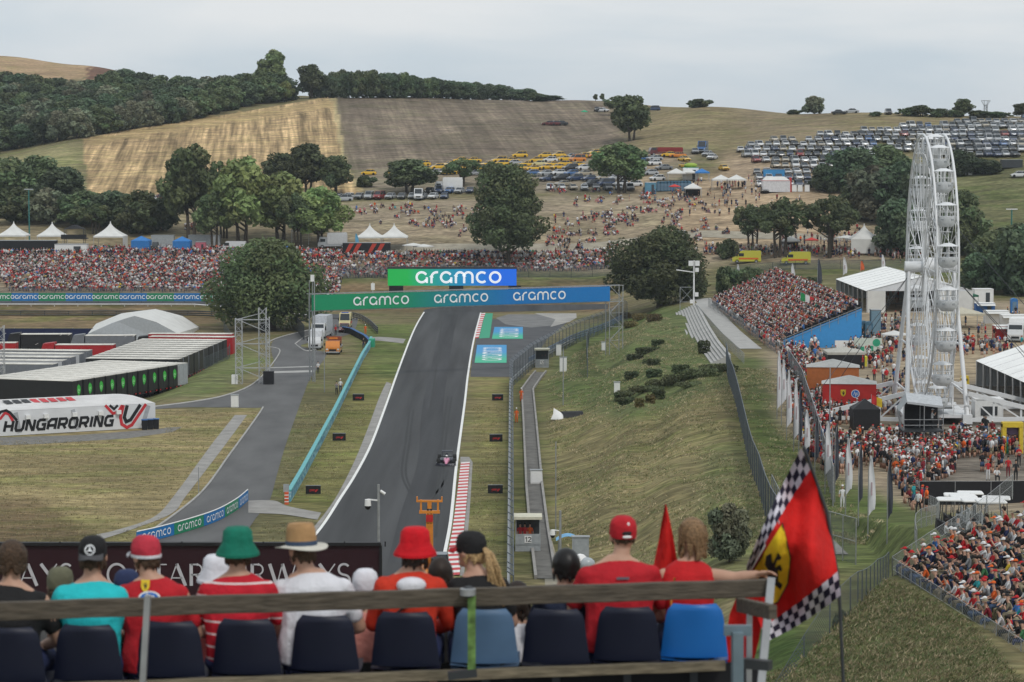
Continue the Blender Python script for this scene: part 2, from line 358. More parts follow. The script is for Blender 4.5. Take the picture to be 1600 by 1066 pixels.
# ------------------------------------------------ roads and track (sheets laid on the land)
def tone_mat(name, col, sc=.25, var=.2, rough=.85, streak=None):
    m = mat(name, col, rough, var=var, scale=sc, spec=.25)
    t = m.node_tree; n = t.nodes; l = t.links
    z = [q for q in n if q.type == 'TEX_NOISE'][0]; tcn = [q for q in n if q.type == 'TEX_COORD'][0]
    mp_ = n.new('ShaderNodeMapping'); mp_.inputs['Scale'].default_value = streak or (1,1,1); l.new(tcn.outputs['Object'], mp_.inputs[0]); l.new(mp_.outputs[0], z.inputs[0])
    mu = [q for q in n if q.type == 'VECT_MATH'][0]
    z2 = n.new('ShaderNodeTexNoise'); z2.inputs['Scale'].default_value = 18; z2.inputs['Detail'].default_value = 3; l.new(tcn.outputs['Object'], z2.inputs[0])
    r2 = n.new('ShaderNodeMapRange'); r2.inputs[1].default_value = .3; r2.inputs[2].default_value = .7; r2.inputs[3].default_value = .88; r2.inputs[4].default_value = 1.12; l.new(z2.outputs[0], r2.inputs[0])
    mr = [q for q in n if q.type == 'MAP_RANGE'][0]; mm = n.new('ShaderNodeMath'); mm.operation = 'MULTIPLY'
    l.new(mr.outputs[0], mm.inputs[0]); l.new(r2.outputs[0], mm.inputs[1]); l.new(mm.outputs[0], mu.inputs['Scale'])
    return m
M_TRACK = tone_mat('track_asphalt', (.050,.051,.053), .42, .38, streak=(1,.035,1))
M_ROAD = tone_mat('road_asphalt', (.105,.105,.105), .3, .2, streak=(1,.3,1))
M_RUN = tone_mat('runoff_asphalt', (.075,.077,.082), .25, .2)
M_CONC = tone_mat('concrete', (.27,.26,.245), .6, .18)
M_CONC2 = tone_mat('pale_concrete', (.36,.355,.34), .6, .14)
M_DIRT = tone_mat('path_dirt', (.30,.27,.21), .6, .2)
M_LINE = mat('road_paint', (.74,.74,.72), .6, var=.08)
def resamp(pts, n):
    P = [Vector(p) for p in pts]; d = [0]
    for a, b in zip(P, P[1:]): d.append(d[-1]+(b-a).length)
    o = []
    for i in range(n):
        t = d[-1]*i/(n-1); k = max(j for j in range(len(d)) if d[j] <= t+1e-9); k = min(k, len(P)-2)
        f = (t-d[k])/max(d[k+1]-d[k], 1e-9); o.append(P[k].lerp(P[k+1], f))
    return o
def strip(name, Lp, Rp, dz, m, n=80, c=5, smooth=True, kind='structure', off=None):
    """road-like sheet between two edges given as image polylines, draped on the land"""
    A = [G(*p) or onz(*p) for p in (spl(Lp) if smooth else Lp)]; B = [G(*p) or onz(*p) for p in (spl(Rp) if smooth else Rp)]
    A = resamp(A, n); B = resamp(B, n); mb = MB(); v = []
    for a, b in zip(A, B):
        for k in range(c+1):
            q = a.lerp(b, k/c); v.append((q.x, q.y, h1(q.x, q.y)+dz))
    f = [(i*(c+1)+k, i*(c+1)+k+1, (i+1)*(c+1)+k+1, (i+1)*(c+1)+k) for i in range(n-1) for k in range(c)]
    mb.add(v, f, 0, True); o = mb.obj(name, m); put(o, kind=kind)
    return o, A, B
def flat(name, pts, z, m, smooth=False):
    P = [onz(*p, z) for p in (spl(pts) if smooth else pts)]; mb = MB(); mb.add(P, [tuple(range(len(P)))]); return put(mb.obj(name, m), kind='structure')
def line_along(name, pts, width, dz, m, n=120):
    A = resamp(pts, n); mb = MB(); v = []
    for i, p in enumerate(A):
        d = (A[min(i+1, n-1)]-A[max(i-1, 0)]); d.z = 0; d.normalize(); s = Vector((-d.y, d.x, 0))
        for k in (-.5, .5): q = p+s*width*k; v.append((q.x, q.y, max(h1(q.x, q.y), h1(p.x, p.y))+dz))
    mb.add(v, [(2*i, 2*i+1, 2*i+3, 2*i+2) for i in range(n-1)]); return put(mb.obj(name, m), kind='structure')
TL = [(395,955),(444,890),(497.5,828),(530,779),(552,745),(577,698),(600,638.5),(618,588),(638,535),(650,508),(662,488)]
TRt = [(682,955),(692,890),(704,828),(709,788),(715,725),(727,633),(732,588),(740.5,535),(752,489)]
_, TA, TB = strip('race_track', TL, TRt, .03, M_TRACK, 140, 8)
strip('race_track', [(662,488.5),(668,483),(720,479),(830,477),(950,475)], [(752,489.5),(758,488),(800,487),(870,486),(950,483)], .026, M_TRACK, 40, 6)
line_along('edge_line', [p+Vector((.1,0,0)) for p in TA], .28, .05, M_LINE)
line_along('edge_line', [p-Vector((.1,0,0)) for p in TB], .28, .05, M_LINE)
flat('runoff', [(735,589),(738,560),(744,530),(752,497),(760,489),(800,488.5),(905,488.5),(885,505),(855,530),(838,555),(812,589)], .018, M_RUN, False)
flat('runoff', [(775,497),(800,489.5),(905,489.5),(870,508),(830,512),(790,507)], .026, tone_mat('light_runoff', (.17,.17,.168), .3, .25))
flat('runoff', [(835,489.8),(912,489.8),(890,503),(860,511),(868,499)], .034, tone_mat('pale_runoff', (.33,.32,.30), .3, .2))
strip('verge', [(487,828),(521.5,783),(552,725),(575,669),(592,623),(604,597)], [(496,828),(529,779),(551,745),(576,698),(599,638.5),(612,600)], .02, M_CONC, 60, 2)
strip('verge', [(430,890),(487,828)], [(443,890),(496,828)], .02, M_CONC, 12, 2)
line_along('racing_line', [onz(*q) for q in spl([(706,484+8),(698,520),(690,560),(676,640),(672,725),(650,800),(632,880)])], 2.6, .036, tone_mat('rubbered_asphalt', (.040,.041,.044), .5, .35, streak=(1,.035,1)))
M_SKID = mat('tyre_mark', (.028,.029,.03), .8, var=.3)
for i, P_ in enumerate([[(640,640),(634,690),(628,740),(640,770)],[(646,640),(640,690),(634,740),(648,775)],[(655,800),(690,760),(700,735)],[(700,620),(690,690),(684,760),(672,840)],[(706,620),(696,690),(691,760),(680,840)],[(690,500),(684,560),(672,640)]]): line_along('tyre_mark', [onz(*q) for q in spl(P_)], .22, .04, M_SKID, 40)
# kerbs with red and white blocks
def kerb(Lp, Rp, n, h=.06, cols=None):
    A = resamp([onz(*p) for p in Lp], n+1); B = resamp([onz(*p) for p in Rp], n+1); mb = MB()
    for i in range(n):
        z0, z1 = .035, .035+h
        mb.add([A[i]+Vector((0,0,z0)), B[i]+Vector((0,0,z1)), B[i+1]+Vector((0,0,z1)), A[i+1]+Vector((0,0,z0))], [(0,1,2,3)], i % 2)
        mb.add([B[i]+Vector((0,0,-.1)), B[i]+Vector((0,0,z1)), B[i+1]+Vector((0,0,z1)), B[i+1]+Vector((0,0,-.1))], [(3,2,1,0)], i % 2)
    return put(mb.obj('kerb', cols or [mat('kerb_red', (.50,.045,.05), .6), mat('kerb_white', (.68,.67,.65), .6)]), kind='structure')
kerb([(693,900),(707,828),(714,775),(720,723)], [(718,900),(725,828),(730,775),(734,723)], 62)
strip('verge', [(718.5,900),(725.5,828),(730.5,775),(734.5,723)], [(725,900),(731.5,828),(735.5,775),(738.5,723)], .022, M_CONC, 20, 1)
flat('verge', [(719,722.5),(738.5,722.5),(733,714),(719.5,714)], .022, M_CONC)
kerb([(742,529),(749,500),(752.5,489.8)], [(748,529),(755,500),(758.5,489.8)], 22)
M_GREEN = mat('runoff_green', (.03,.30,.17), .7, var=.15)
flat('painted_runoff', [(748.3,529),(755.3,500),(758.8,489.6),(770,489.6),(769,500),(765,528)], .045, M_GREEN)
M_TURQ = mat('painted_blue', (.03,.36,.62), .6)
# service road on the left, junction, paths
strip('service_road', [(150,900),(225,838),(240.6,828),(311.5,773),(360,709),(400,654),(411,637),(416,622)], [(330,900),(372,850),(400,810),(421,783),(432,745),(445,700),(466,640),(475,615)], .03, M_ROAD, 90, 8)
strip('service_road', [(416,622.5),(419,600),(428,570),(424,548),(428,532),(455,522),(484,514),(490,500),(488,489)], [(475,615.5),(483,595),(497,575),(510,553),(490,547),(470,540),(500,532),(528,520),(524,497)], .034, M_ROAD, 80, 8)
strip('service_road', [(236,636),(300,628),(355,617),(400,596),(428,571)], [(236,640),(290,637),(350,637),(411,637),(440,628)], .026, M_ROAD, 40, 6)
strip('service_road', [(522,497),(526,520),(520,530)], [(560,497),(556,512),(548,522)], .024, M_ROAD, 20, 4)
strip('path', [(150,836),(185,828),(241,808),(273.5,773),(329,697),(367,649)], [(160,843),(203,829),(268,803),(291,775),(347,702),(386,649)], .03, M_CONC, 60, 3)
strip('path', [(388,783),(428,783),(451,792),(502,802)], [(388,802),(410,803),(446,805),(496,813)], .045, M_CONC, 30, 3)
strip('path', [(579,527),(600,527),(634,530)], [(582,532),(605,534),(630,537)], .03, M_CONC, 20, 2)
for y0, y1 in ((572.5,574), (579,582)): strip('drain_cover', [(421,y0+2),(492,y0)], [(420,y1+2),(491,y1)], .05, M_CONC2, 20, 1)
for pts in ([(225,838),(240.6,828),(311.5,773),(360,709),(400,654),(411,637)], [(236,637),(300,629),(355,618),(400,597),(437,551),(420,543),(419,536),(440,527),(484,516)], [(461,538),(475,528),(488,524)], [(461,538),(478,549),(497,546)]):
    P = [G(*p) for p in spl(pts)]; P = resamp(P, 60); mb = MB(); mb.tube([(p.x, p.y, h1(p.x, p.y)+.06) for p in P], .13, 4); put(mb.obj('kerb_strip', M_CONC2), kind='structure')
# drain channel on the right of the track
P = resamp([onz(*p) for p in [(845,582),(838,590),(824,610),(828,661),(835,763),(842,828),(848,870),(853,905)]], 70)
mb = MB()
for side, wd in ((-.75,.22),(.75,.22)):
    v = []
    for i, p in enumerate(P):
        for a, z in ((side-wd/2,-.1),(side-wd/2,.3),(side+wd/2,.3),(side+wd/2,-.1)): v.append((p.x+a, p.y, z))
    mb.loft([v[i:i+4] for i in range(0, len(v), 4)], 0, True, False)
v = []
for p in P: v += [(p.x-.63, p.y, .05), (p.x+.63, p.y, .05)]
mb.add(v, [(2*i, 2*i+1, 2*i+3, 2*i+2) for i in range(len(P)-1)], 1)
put(mb.obj('drain_channel', [M_CONC, tone_mat('darker_concrete', (.13,.125,.115), .8, .3)]), kind='structure')  # channel floor is a darker grey than its side walls
strip('path', [(846,846),(850,880),(852,930)], [(863,846),(872,880),(885,930)], .03, M_DIRT, 20, 2)
# walkways beyond the embankment
def wstrip(name, C, wd, dz, m, n=60, c=3):
    C = resamp([Vector((x, y, 0)) for x, y in C], n); mb = MB(); v = []
    for i, p in enumerate(C):
        d = (C[min(i+1, n-1)]-C[max(i-1, 0)]).normalized(); s = Vector((-d.y, d.x, 0))
        for k in range(c+1): q = p+s*wd*(k/c-.5); v.append((q.x, q.y, h1(q.x, q.y)+dz))
    mb.add(v, [(i*(c+1)+k, i*(c+1)+k+1, (i+1)*(c+1)+k+1, (i+1)*(c+1)+k) for i in range(n-1) for k in range(c)], 0, True)
    return put(mb.obj(name, m), kind='structure')
wstrip('walkway', [(35,470),(33.4,430),(32.5,380),(32.3,345)], 3.0, .06, M_CONC2)
wstrip('path', [(23.5,205),(21.8,186),(20.6,170),(20.2,158)], 1.5, .06, M_CONC)
wstrip('service_road', [(-30,566),(0,566),(44,566),(60,560),(80,556),(110,548)], 6, .08, M_DIRT)
wstrip('race_track', [(-110,492),(-60,492),(-32,492)], 12, .12, M_RUN, 40, 6)
# stepped concrete terrace on the crest of the embankment
mb = MB(); n = 9
T0 = [(31.4,436),(30.2,410),(28.8,375),(27.6,340),(27.0,318)]
A = resamp([Vector((x, y, 0)) for x, y in T0], 40)
prof = []
for k in range(n): prof += [(-3.5+k*.42, 4.5+k*.2), (-3.5+(k+1)*.42, 4.5+k*.2)]
rings = [[(p.x+a, p.y, z+(h1(p.x+.1, p.y)-5.0)) for a, z in prof] + [(p.x+.28, p.y, 1), (p.x-3.5, p.y, 1)] for p in A]
mb.loft(rings, 0, True, False)
put(mb.obj('terrace', M_CONC2, label='ribbed concrete terrace steps along the crest of the grass embankment', cat='terrace'))
# ------------------------------------------------ stroke lettering (real raised letters, a few mm proud)
def arc(cx, cy, rx, ry, a0, a1, n=None):
    n = n or max(4, int(abs(a1-a0)/18)); return [(cx+rx*math.cos(R(a0+(a1-a0)*i/n)), cy+ry*math.sin(R(a0+(a1-a0)*i/n))) for i in range(n+1)]
# rounded lowercase: (advance, strokes)
GL = {'a': (1.22, [arc(.5,.5,.42,.42,-28,-330), [(.92,.5),(.92,.02)]]), 'r': (.78, [[(.08,0),(.08,.5)]+arc(.5,.5,.42,.42,180,90)+[(.62,.92)]]),
 'm': (1.72, [[(.08,0),(.08,.58)]+arc(.42,.58,.34,.34,180,0)+[(.76,0)], [(.76,.58)]+arc(1.1,.58,.34,.34,180,0)+[(1.44,0)]]),
 'c': (1.08, [arc(.5,.5,.42,.42,48,312)]), 'o': (1.1, [arc(.5,.5,.42,.42,0,360)]),
 'h': (.9, [[(.1,0),(.25,1.5)], [(.18,.55)]+arc(.5,.55,.28,.38,160,0)+[(.72,0)]]), 'p': (.9, [[(0,-.55),(.16,.95)]+arc(.42,.5,.34,.42,110,-110)+[(.12,.06)]]),
 'e': (1.1, [[(.1,.5),(.9,.5)]+arc(.5,.5,.42,.42,0,300)])}
GW = {'H': (1.25, [[(.1,0),(.1,1)], [(1,0),(1,1)], [(.1,.5),(1,.5)]]), 'U': (1.25, [[(.1,1),(.1,.25),(.25,.06),(.85,.06),(1,.25),(1,1)]]), 'N': (1.25, [[(.1,0),(.1,.94),(.25,.94),(.85,.06),(1,.06),(1,1)]]),
 'G': (1.25, [[(1,.94),(.3,.94),(.1,.75),(.1,.25),(.3,.06),(1,.06),(1,.5),(.6,.5)]]), 'A': (1.25, [[(.1,0),(.1,.7),(.4,.94),(1,.94),(1,0)], [(.1,.36),(1,.36)]]),
 'R': (1.25, [[(.1,0),(.1,.94),(.85,.94),(1,.8),(1,.55),(.85,.42),(.2,.42)], [(.6,.42),(1,0)]]), 'O': (1.25, [[(.3,.06),(.85,.06),(1,.25),(1,.75),(.85,.94),(.3,.94),(.1,.75),(.1,.25),(.3,.06),(.5,.06)]]), 'I': (.42, [[(.15,0),(.15,1)]])}
th, tn = .15, .055
GS = {'A': (1.0, [([(.04,0),(.44,1)], tn), ([(.44,1),(.86,0)], th), ([(.2,.36),(.7,.36)], tn)], 0), 'Y': (.9, [([(.06,1),(.44,.5)], th), ([(.82,1),(.44,.5)], tn), ([(.44,.5),(.44,0)], th)], 0),
 'S': (.75, [(arc(.36,.75,.26,.24,35,270)[:], .1), (arc(.36,.25,.28,.25,90,-150), .1)], 0), 'Q': (1.15, [(arc(.52,.5,.44,.49,0,360,24), .11), ([(.5,.05),(.75,-.12),(1.05,-.2)], .09)], 0),
 'T': (.85, [([(.04,.97),(.8,.97)], tn), ([(.42,1),(.42,0)], th)], 0), 'R': (.95, [([(.14,0),(.14,1)], th), ([(.14,.97),(.42,.97)]+arc(.42,.74,.24,.23,90,-90)+[(.14,.5)], .07), ([(.4,.5),(.85,0)], th)], 0),
 'I': (.42, [([(.2,0),(.2,1)], th)], 0), 'W': (1.4, [([(.04,1),(.38,0)], th), ([(.38,0),(.66,1)], tn), ([(.66,1),(.98,0)], th), ([(.98,0),(1.3,1)], tn)], 0), ' ': (.6, [], 0)}
GD = {'1': (.6, [[(.1,.75),(.35,.97),(.35,0)]]), '2': (.8, [arc(.36,.7,.28,.27,165,-20)+[(.08,.05),(.7,.05)]]), 'F': (.7, [[(.1,0),(.1,.95),(.62,.95)], [(.1,.52),(.55,.52)]]), 'A': (.85, [[(.05,0),(.4,1),(.75,0)], [(.18,.34),(.62,.34)]]),
 'B': (.8, [[(.1,0),(.1,.95),(.5,.95),(.62,.75),(.5,.52),(.1,.52)], [(.5,.52),(.68,.28),(.52,.05),(.1,.05)]]), 'R': (.8, [[(.1,0),(.1,.95),(.5,.95),(.62,.75),(.5,.5),(.1,.5)], [(.35,.5),(.65,0)]]), 'L': (.65, [[(.1,1),(.1,.05),(.55,.05)]]), 'E': (.7, [[(.6,.95),(.1,.95),(.1,.05),(.6,.05)], [(.1,.5),(.5,.5)]]), 'N': (.8, [[(.1,0),(.1,1),(.62,0),(.62,1)]]), 'C': (.8, [arc(.42,.5,.33,.45,50,310)]), 'V': (.8, [[(.05,1),(.38,0),(.7,1)]]), 'P': (.75, [[(.1,0),(.1,.95),(.5,.95),(.62,.72),(.5,.48),(.1,.48)]])}
def ribbon(mb, pts, w, f3, m):
    """flat stroke of width w through 2-D pts, mitred; f3 maps (x,y) to 3-D"""
    n = len(pts); L_, R_ = [], []; closed = math.dist(pts[0], pts[-1]) < 1e-6
    for i, p in enumerate(pts):
        a = pts[i-1] if i else (pts[-2] if closed else None); b = pts[i+1] if i < n-1 else (pts[1] if closed else None)
        ds = []
        for q, s_ in ((a, -1), (b, 1)):
            if q: 
                dx, dy = (q[0]-p[0])*s_, (q[1]-p[1])*s_; k = math.hypot(dx, dy) or 1; ds.append((dx/k, dy/k))
        tx = sum(d[0] for d in ds); ty = sum(d[1] for d in ds); k = math.hypot(tx, ty) or 1; tx /= k; ty /= k
        c = max(.5, abs(tx*ds[0][0]+ty*ds[0][1])); h = w/2/c
        L_.append(f3(p[0]-ty*h, p[1]+tx*h)); R_.append(f3(p[0]+ty*h, p[1]-tx*h))
    mb.add(L_+R_, [(n+i, n+i+1, i+1, i) for i in range(n-1)], m)
def text_w(s, G_, sp=0): return sum(G_[c][0]+sp for c in s)-sp
def write(mb, s, G_, f3, h, m, wd=.17, x0=0, y0=0, shear=0, sx=1, sp=0):
    """letters of cap/x height h starting at x0,y0 in board coordinates"""
    x = x0
    for c in s:
        g = G_[c]
        for st in g[1]:
            pts, ww = (st if isinstance(st, tuple) and isinstance(st[0], list) else (st, wd))
            ribbon(mb, [(x+(px_*sx+py_*shear)*h, y0+py_*h) for px_, py_ in pts], ww*h, f3, m)
        x += (g[0]*sx+sp)*h
    return x
def blobm(mb, pts, f3, m): mb.add([f3(*p) for p in pts], [tuple(range(len(pts)))], m)
M_WL = mat('white_lettering', (.78,.80,.82), .5, var=.03)
M_AG = mat('banner_green', (.015,.22,.11), .5, var=.06); M_AB = mat('banner_blue', (.015,.16,.42), .5, var=.06)
M_BLK = mat('black', (.012,.012,.014), .6, var=.2); M_STEEL = mat('galvanised_steel', (.36,.37,.38), .45, .6, var=.15, scale=6)
M_DST = mat('dark_steel', (.06,.065,.07), .5, .5); M_GREY = mat('grey_paint', (.30,.32,.33), .6); M_WHITE = mat('white_paint', (.72,.72,.71), .5, var=.05)
M_RED = mat('red_paint', (.45,.02,.02), .45); M_ORANGE = mat('orange_cloth', (.65,.10,.015), .8)
def grad_mat(name, c0, c1, x0, x1, emit=0):
    m = mat(name, c0, .5, var=.03, emit=emit); t = m.node_tree; n = t.nodes; l = t.links
    tcn = n.new('ShaderNodeTexCoord'); sx = n.new('ShaderNodeSeparateXYZ'); l.new(tcn.outputs['Object'], sx.inputs[0])
    mr = n.new('ShaderNodeMapRange'); mr.inputs[1].default_value = x0; mr.inputs[2].default_value = x1; l.new(sx.outputs[0], mr.inputs[0])
    mi = n.new('ShaderNodeMixRGB'); mi.inputs[1].default_value = (*c0, 1); mi.inputs[2].default_value = (*c1, 1); l.new(mr.outputs[0], mi.inputs[0])
    sc = [q for q in n if q.type == 'VECT_MATH'][0]; l.new(mi.outputs[0], sc.inputs[0]); return m
def board_frame(a, b):
    """a, b: bottom-left and bottom-right corners; returns f3(x,y,off) and length, facing the viewer"""
    a = Vector(a); b = Vector(b); d = b-a; Lx = d.length; d.normalize(); nrm = d.cross(Vector((0,0,1))).normalized()
    up = Vector((0,0,1))
    return (lambda x, y, o=0: a+d*x+up*y+nrm*o), Lx
def logo_row(mb, f3, Lx, H, starts, h, m, off=.02, wd=.17):
    for x in starts: write(mb, 'aramco', GL, lambda x_, y_: f3(x_, y_, off), h, m, wd, x0=x, y0=(H-h)/2)
AW = text_w('aramco', GL)
# -- banner bridge over the track
a = at(487.5, 485.5, 352); b = at(953, 481.5, 372); H = 2.15
g = thing('banner_gantry', 'long green to blue banner spanning the track on a steel lattice gantry', 'gantry', (a.x, a.y, 0))
f3, Lx = board_frame((0,0,a.z), (b.x-a.x, b.y-a.y, a.z+.15))
mb = MB(); mb.add([f3(0,0,0), f3(Lx,0,0), f3(Lx,H,0), f3(0,H,0), f3(0,0,-.15), f3(Lx,0,-.15), f3(Lx,H,-.15), f3(0,H,-.15)], [(0,1,2,3),(7,6,5,4),(0,4,5,1),(3,2,6,7),(0,3,7,4),(1,5,6,2)])
bn = mb.obj('banner', grad_mat('gantry_banner', (.01,.25,.115), (.012,.17,.47), 12, 27), g)
hh = 1.22
for px0 in (549, 672, 796):
    mb = MB(); write(mb, 'aramco', GL, lambda x_, y_: f3(x_, y_, .03), hh, 0, .17, x0=(px0-487.5)/465.5*Lx, y0=.5, sx=.98); mb.obj('lettering', M_WL, bn)
mb = MB()
for y in (-.1, H+.1):
    for o in (-.3, -1.5): mb.bar(f3(-.2,y,o), f3(Lx+2.4,y,o), .09)
for k in range(43):
    x = k; mb.bar(f3(x,-.1,-.3), f3(x+1 if x+1 < Lx+2 else x,H+.1,-.3), .05); mb.bar(f3(x,H+.1,-.3), f3(x,H+.1,-1.5), .05)
mb.obj('truss', M_STEEL, g)
for x in (.2,):
    for o in (-.3, -1.5): mb = MB(); p = f3(x,0,o); mb.cyl((p.x, p.y, 0), f3(x,H+.1,o), .11); mb.cyl(f3(x,H,o), f3(x,H+2,o), .05); mb.obj('leg', M_STEEL, g)
for x in (Lx+.1, Lx+2.3):
    p = f3(x,0,-.3); q = f3(x,0,-1.5); gz = h1(p.x+a.x, p.y+a.y)
    for r_ in (p, q): mb = MB(); mb.bar((r_.x, r_.y, gz-.2), (r_.x, r_.y, a.z+H+.2), .12); mb.obj('leg', M_STEEL, g)
mb = MB(); zs = [h1(f3(Lx,0,0).x+a.x, f3(Lx,0,0).y+a.y)-a.z+k*2.0 for k in range(6)]
for k in range(5):
    x0_, x1_ = (Lx+.1, Lx+2.3) if k % 2 else (Lx+2.3, Lx+.1); mb.bar(f3(x0_,zs[k],-.3), f3(x1_,zs[k+1],-.3), .08); mb.bar(f3(Lx+.1,zs[k+1],-.3), f3(Lx+2.3,zs[k+1],-.3), .07)
mb.obj('brace', M_STEEL, g)
for x in (.2, 9.2): mb = MB(); p = f3(x,H,-.3); mb.box(p+Vector((0,0,2.3 if x < 1 else .9)), (.5,.4,.9)); mb.bar(p, p+Vector((0,0,1.5)), .06); mb.obj('antenna_box', M_WHITE, g)
# -- video board beyond the bend
a = at(606, 446.5, 524); b = at(807, 447.5, 524); g = thing('video_board', 'bright green and blue lit screen board on three black posts beyond the bend', 'screen', (a.x, a.y, 0))
f3, Lx = board_frame((0,0,a.z), (b.x-a.x, b.y-a.y, a.z)); H = 3.4
mb = MB(); mb.add([f3(0,0,0), f3(Lx,0,0), f3(Lx,H,0), f3(0,H,0), f3(0,0,-.5), f3(Lx,0,-.5), f3(Lx,H,-.5), f3(0,H,-.5)], [(0,1,2,3),(7,6,5,4),(0,4,5,1),(3,2,6,7),(0,3,7,4),(1,5,6,2)])
sc_ = mb.obj('screen', grad_mat('lit_screen', (.015,.42,.08), (.012,.15,.78), 4, 22, emit=.28), g)
mb = MB(); mb.bar(f3(-.1,H+.08,-.25), f3(Lx+.1,H+.08,-.25), .16, .7); mb.obj('top_rail', M_DST, g)
mb = MB(); write(mb, 'aramco', GL, lambda x_, y_: f3(x_, y_, .03), 2.45, 0, .19, x0=5.7, y0=.5, sx=1.02); mb.obj('lettering', mat('lit_white', (.8,.85,.9), emit=.35, var=.02), sc_)
for x in (1.7, 14, 26): mb = MB(); p = f3(x,0,-.3); mb.box((p.x, p.y, (a.z-.02+2.0)/2), (2.9 if x < 20 else 2.6, .5, a.z-2.0-.02)); mb.obj('post', M_BLK, g)
# -- boards along the far straight on the left
for i in range(9):
    x0, x1 = -24+i*42.3, -24+(i+1)*42.3
    a = at(x0, 470.3 - i*-.05, 486); b = at(x1-.3, 470.3, 486); gz = a.z
    nm = 'green' if i % 2 == 0 else 'blue'
    f3, Lx = board_frame((0,0,0), (b.x-a.x, 0, 0)); H = 1.5
    mb = MB(); mb.add([f3(0,0,0), f3(Lx,0,0), f3(Lx,H,0), f3(0,H,0), f3(0,0,-.1), f3(Lx,0,-.1), f3(Lx,H,-.1), f3(0,H,-.1)], [(0,1,2,3),(7,6,5,4),(0,4,5,1),(3,2,6,7),(0,3,7,4),(1,5,6,2)])
    o = mb.obj('advertising_board', M_AG if nm == 'green' else M_AB, None, (a.x, a.y, gz))
    place = ['cut off at the left frame edge','at the far left','left of the white tent peaks','below the black viewing deck','behind the two grey boxes','beside the grey boxes','above the arched tent','left of the last blue board','next to the orange car and round tree'][i]
    put(o, f'{nm} lettered trackside board {place}, under the far crowd', 'board', 'boards along the far straight')
    mb = MB(); write(mb, 'aramco', GL, lambda x_, y_: f3(x_, y_, .03), .72, 0, .18, x0=.62, y0=.4); mb.obj('lettering', M_WL, o)
# low rails of the far straight
def rail_fence(name, pts, label, h=.9, m=None, rails=2, post=4, w_=.25, z=None, group=None):
    """steel crash barrier following world points"""
    P = resamp(pts, max(2, int(sum((Vector(a)-Vector(b)).length for a, b in zip(pts, pts[1:]))/post))); zz = [h1(p.x, p.y) if z is None else z for p in P]
    t = thing(name, label, 'barrier', (P[0].x, P[0].y, zz[0]), group=group); o = Vector(t.location)
    pm_ = MB().box((0,0,h/2-.1), (.12,.12,h+.1)).mesh('post', m or M_STEEL)
    for p, zc in zip(P, zz): q = bpy.data.objects.new('post', pm_); COL.objects.link(q); q.parent = t; q.location = (p.x-o.x, p.y-o.y, zc-o.z)
    for r_ in range(rails):
        mb = MB(); hh_ = h-.15-r_*.35; mb.tube([(p.x-o.x, p.y-o.y-.08, zc-o.z+hh_) for p, zc in zip(P, zz)], w_/2, 5); mb.obj('rail', m or M_STEEL, t)
    return t
rail_fence('crash_barrier', [(-100,486.0-1.6,0),(-60,484.4,0),(-38,484.4,0)], 'low steel crash barrier in front of the far trackside boards', .55, mat('rail_pale',(.6,.6,.6),.5), 1)
rail_fence('crash_barrier', [(-100,474,0),(-60,474,0),(-38,474,0)], 'grey steel barrier on the near side of the far straight above the brown bank', 1.0, M_DST, 3)
# -- small logo boards on the verge
def race_mark(mb, f3, x, y, h, m):
    w_ = h*3.6
    def q(pts): blobm(mb, [f3(x+a*w_, y+b*h) for a, b in pts], lambda p, *_: p, m) if False else mb.add([f3(x+a*w_, y+b*h) for a, b in pts], [tuple(range(len(pts)))], m)
    q([(0,0),(.14,0),(.30,.48),(.42,.55),(.78,.55),(.66,.38),(.40,.36),(.30,.30),(.22,0)][:9]); q([(.12,.62+.0),(.20,.9),(.34,1),(.80,1),(.70,.66),(.30,.66)]); q([(.72,0),(.88,0),(1.12,1),(.86,1),(.80,.66)])
for i, (px, py, wp, where) in enumerate([(560,621,18,'on the left verge, farthest up the track'),(530,683,20.5,'on the left verge, middle of three'),(489.5,765.5,23.5,'on the left verge, nearest the side path'),(777.5,621,17.5,'on the right verge, farthest up the track'),(775,684.5,20.5,'on the right verge, middle of three'),(774,764.5,23.5,'on the right verge, nearest the red kerb')]):
    p = onz(px, py+wp*.3); W = wp/FP*p.y; H = W*.54
    t = thing('logo_board', f'small black board with a red logo {where}', 'board', (p.x-W/2, p.y, 0), group='black logo boards on the verges')
    mb = MB(); mb.box((W/2,0,H/2+.05), (W,.08,H)); mb.obj('panel', M_BLK, t)
    mb = MB(); race_mark(mb, lambda x_, y_: Vector((x_, -.055, y_)), W*.14, H*.3, H*.42*.95*(W*.66/(3.6*H*.42))*1.0, 0); mb.obj('logo', mat('logo_red', (.42,.03,.03), .5), t)
    mb = MB(); mb.bar((0,.02,H+.08), (W,.02,H+.08), .05); mb.bar((.1,.05,0), (.1,.5,0), .05); mb.bar((W-.1,.05,0), (W-.1,.5,0), .05); mb.obj('frame', M_GREY, t)
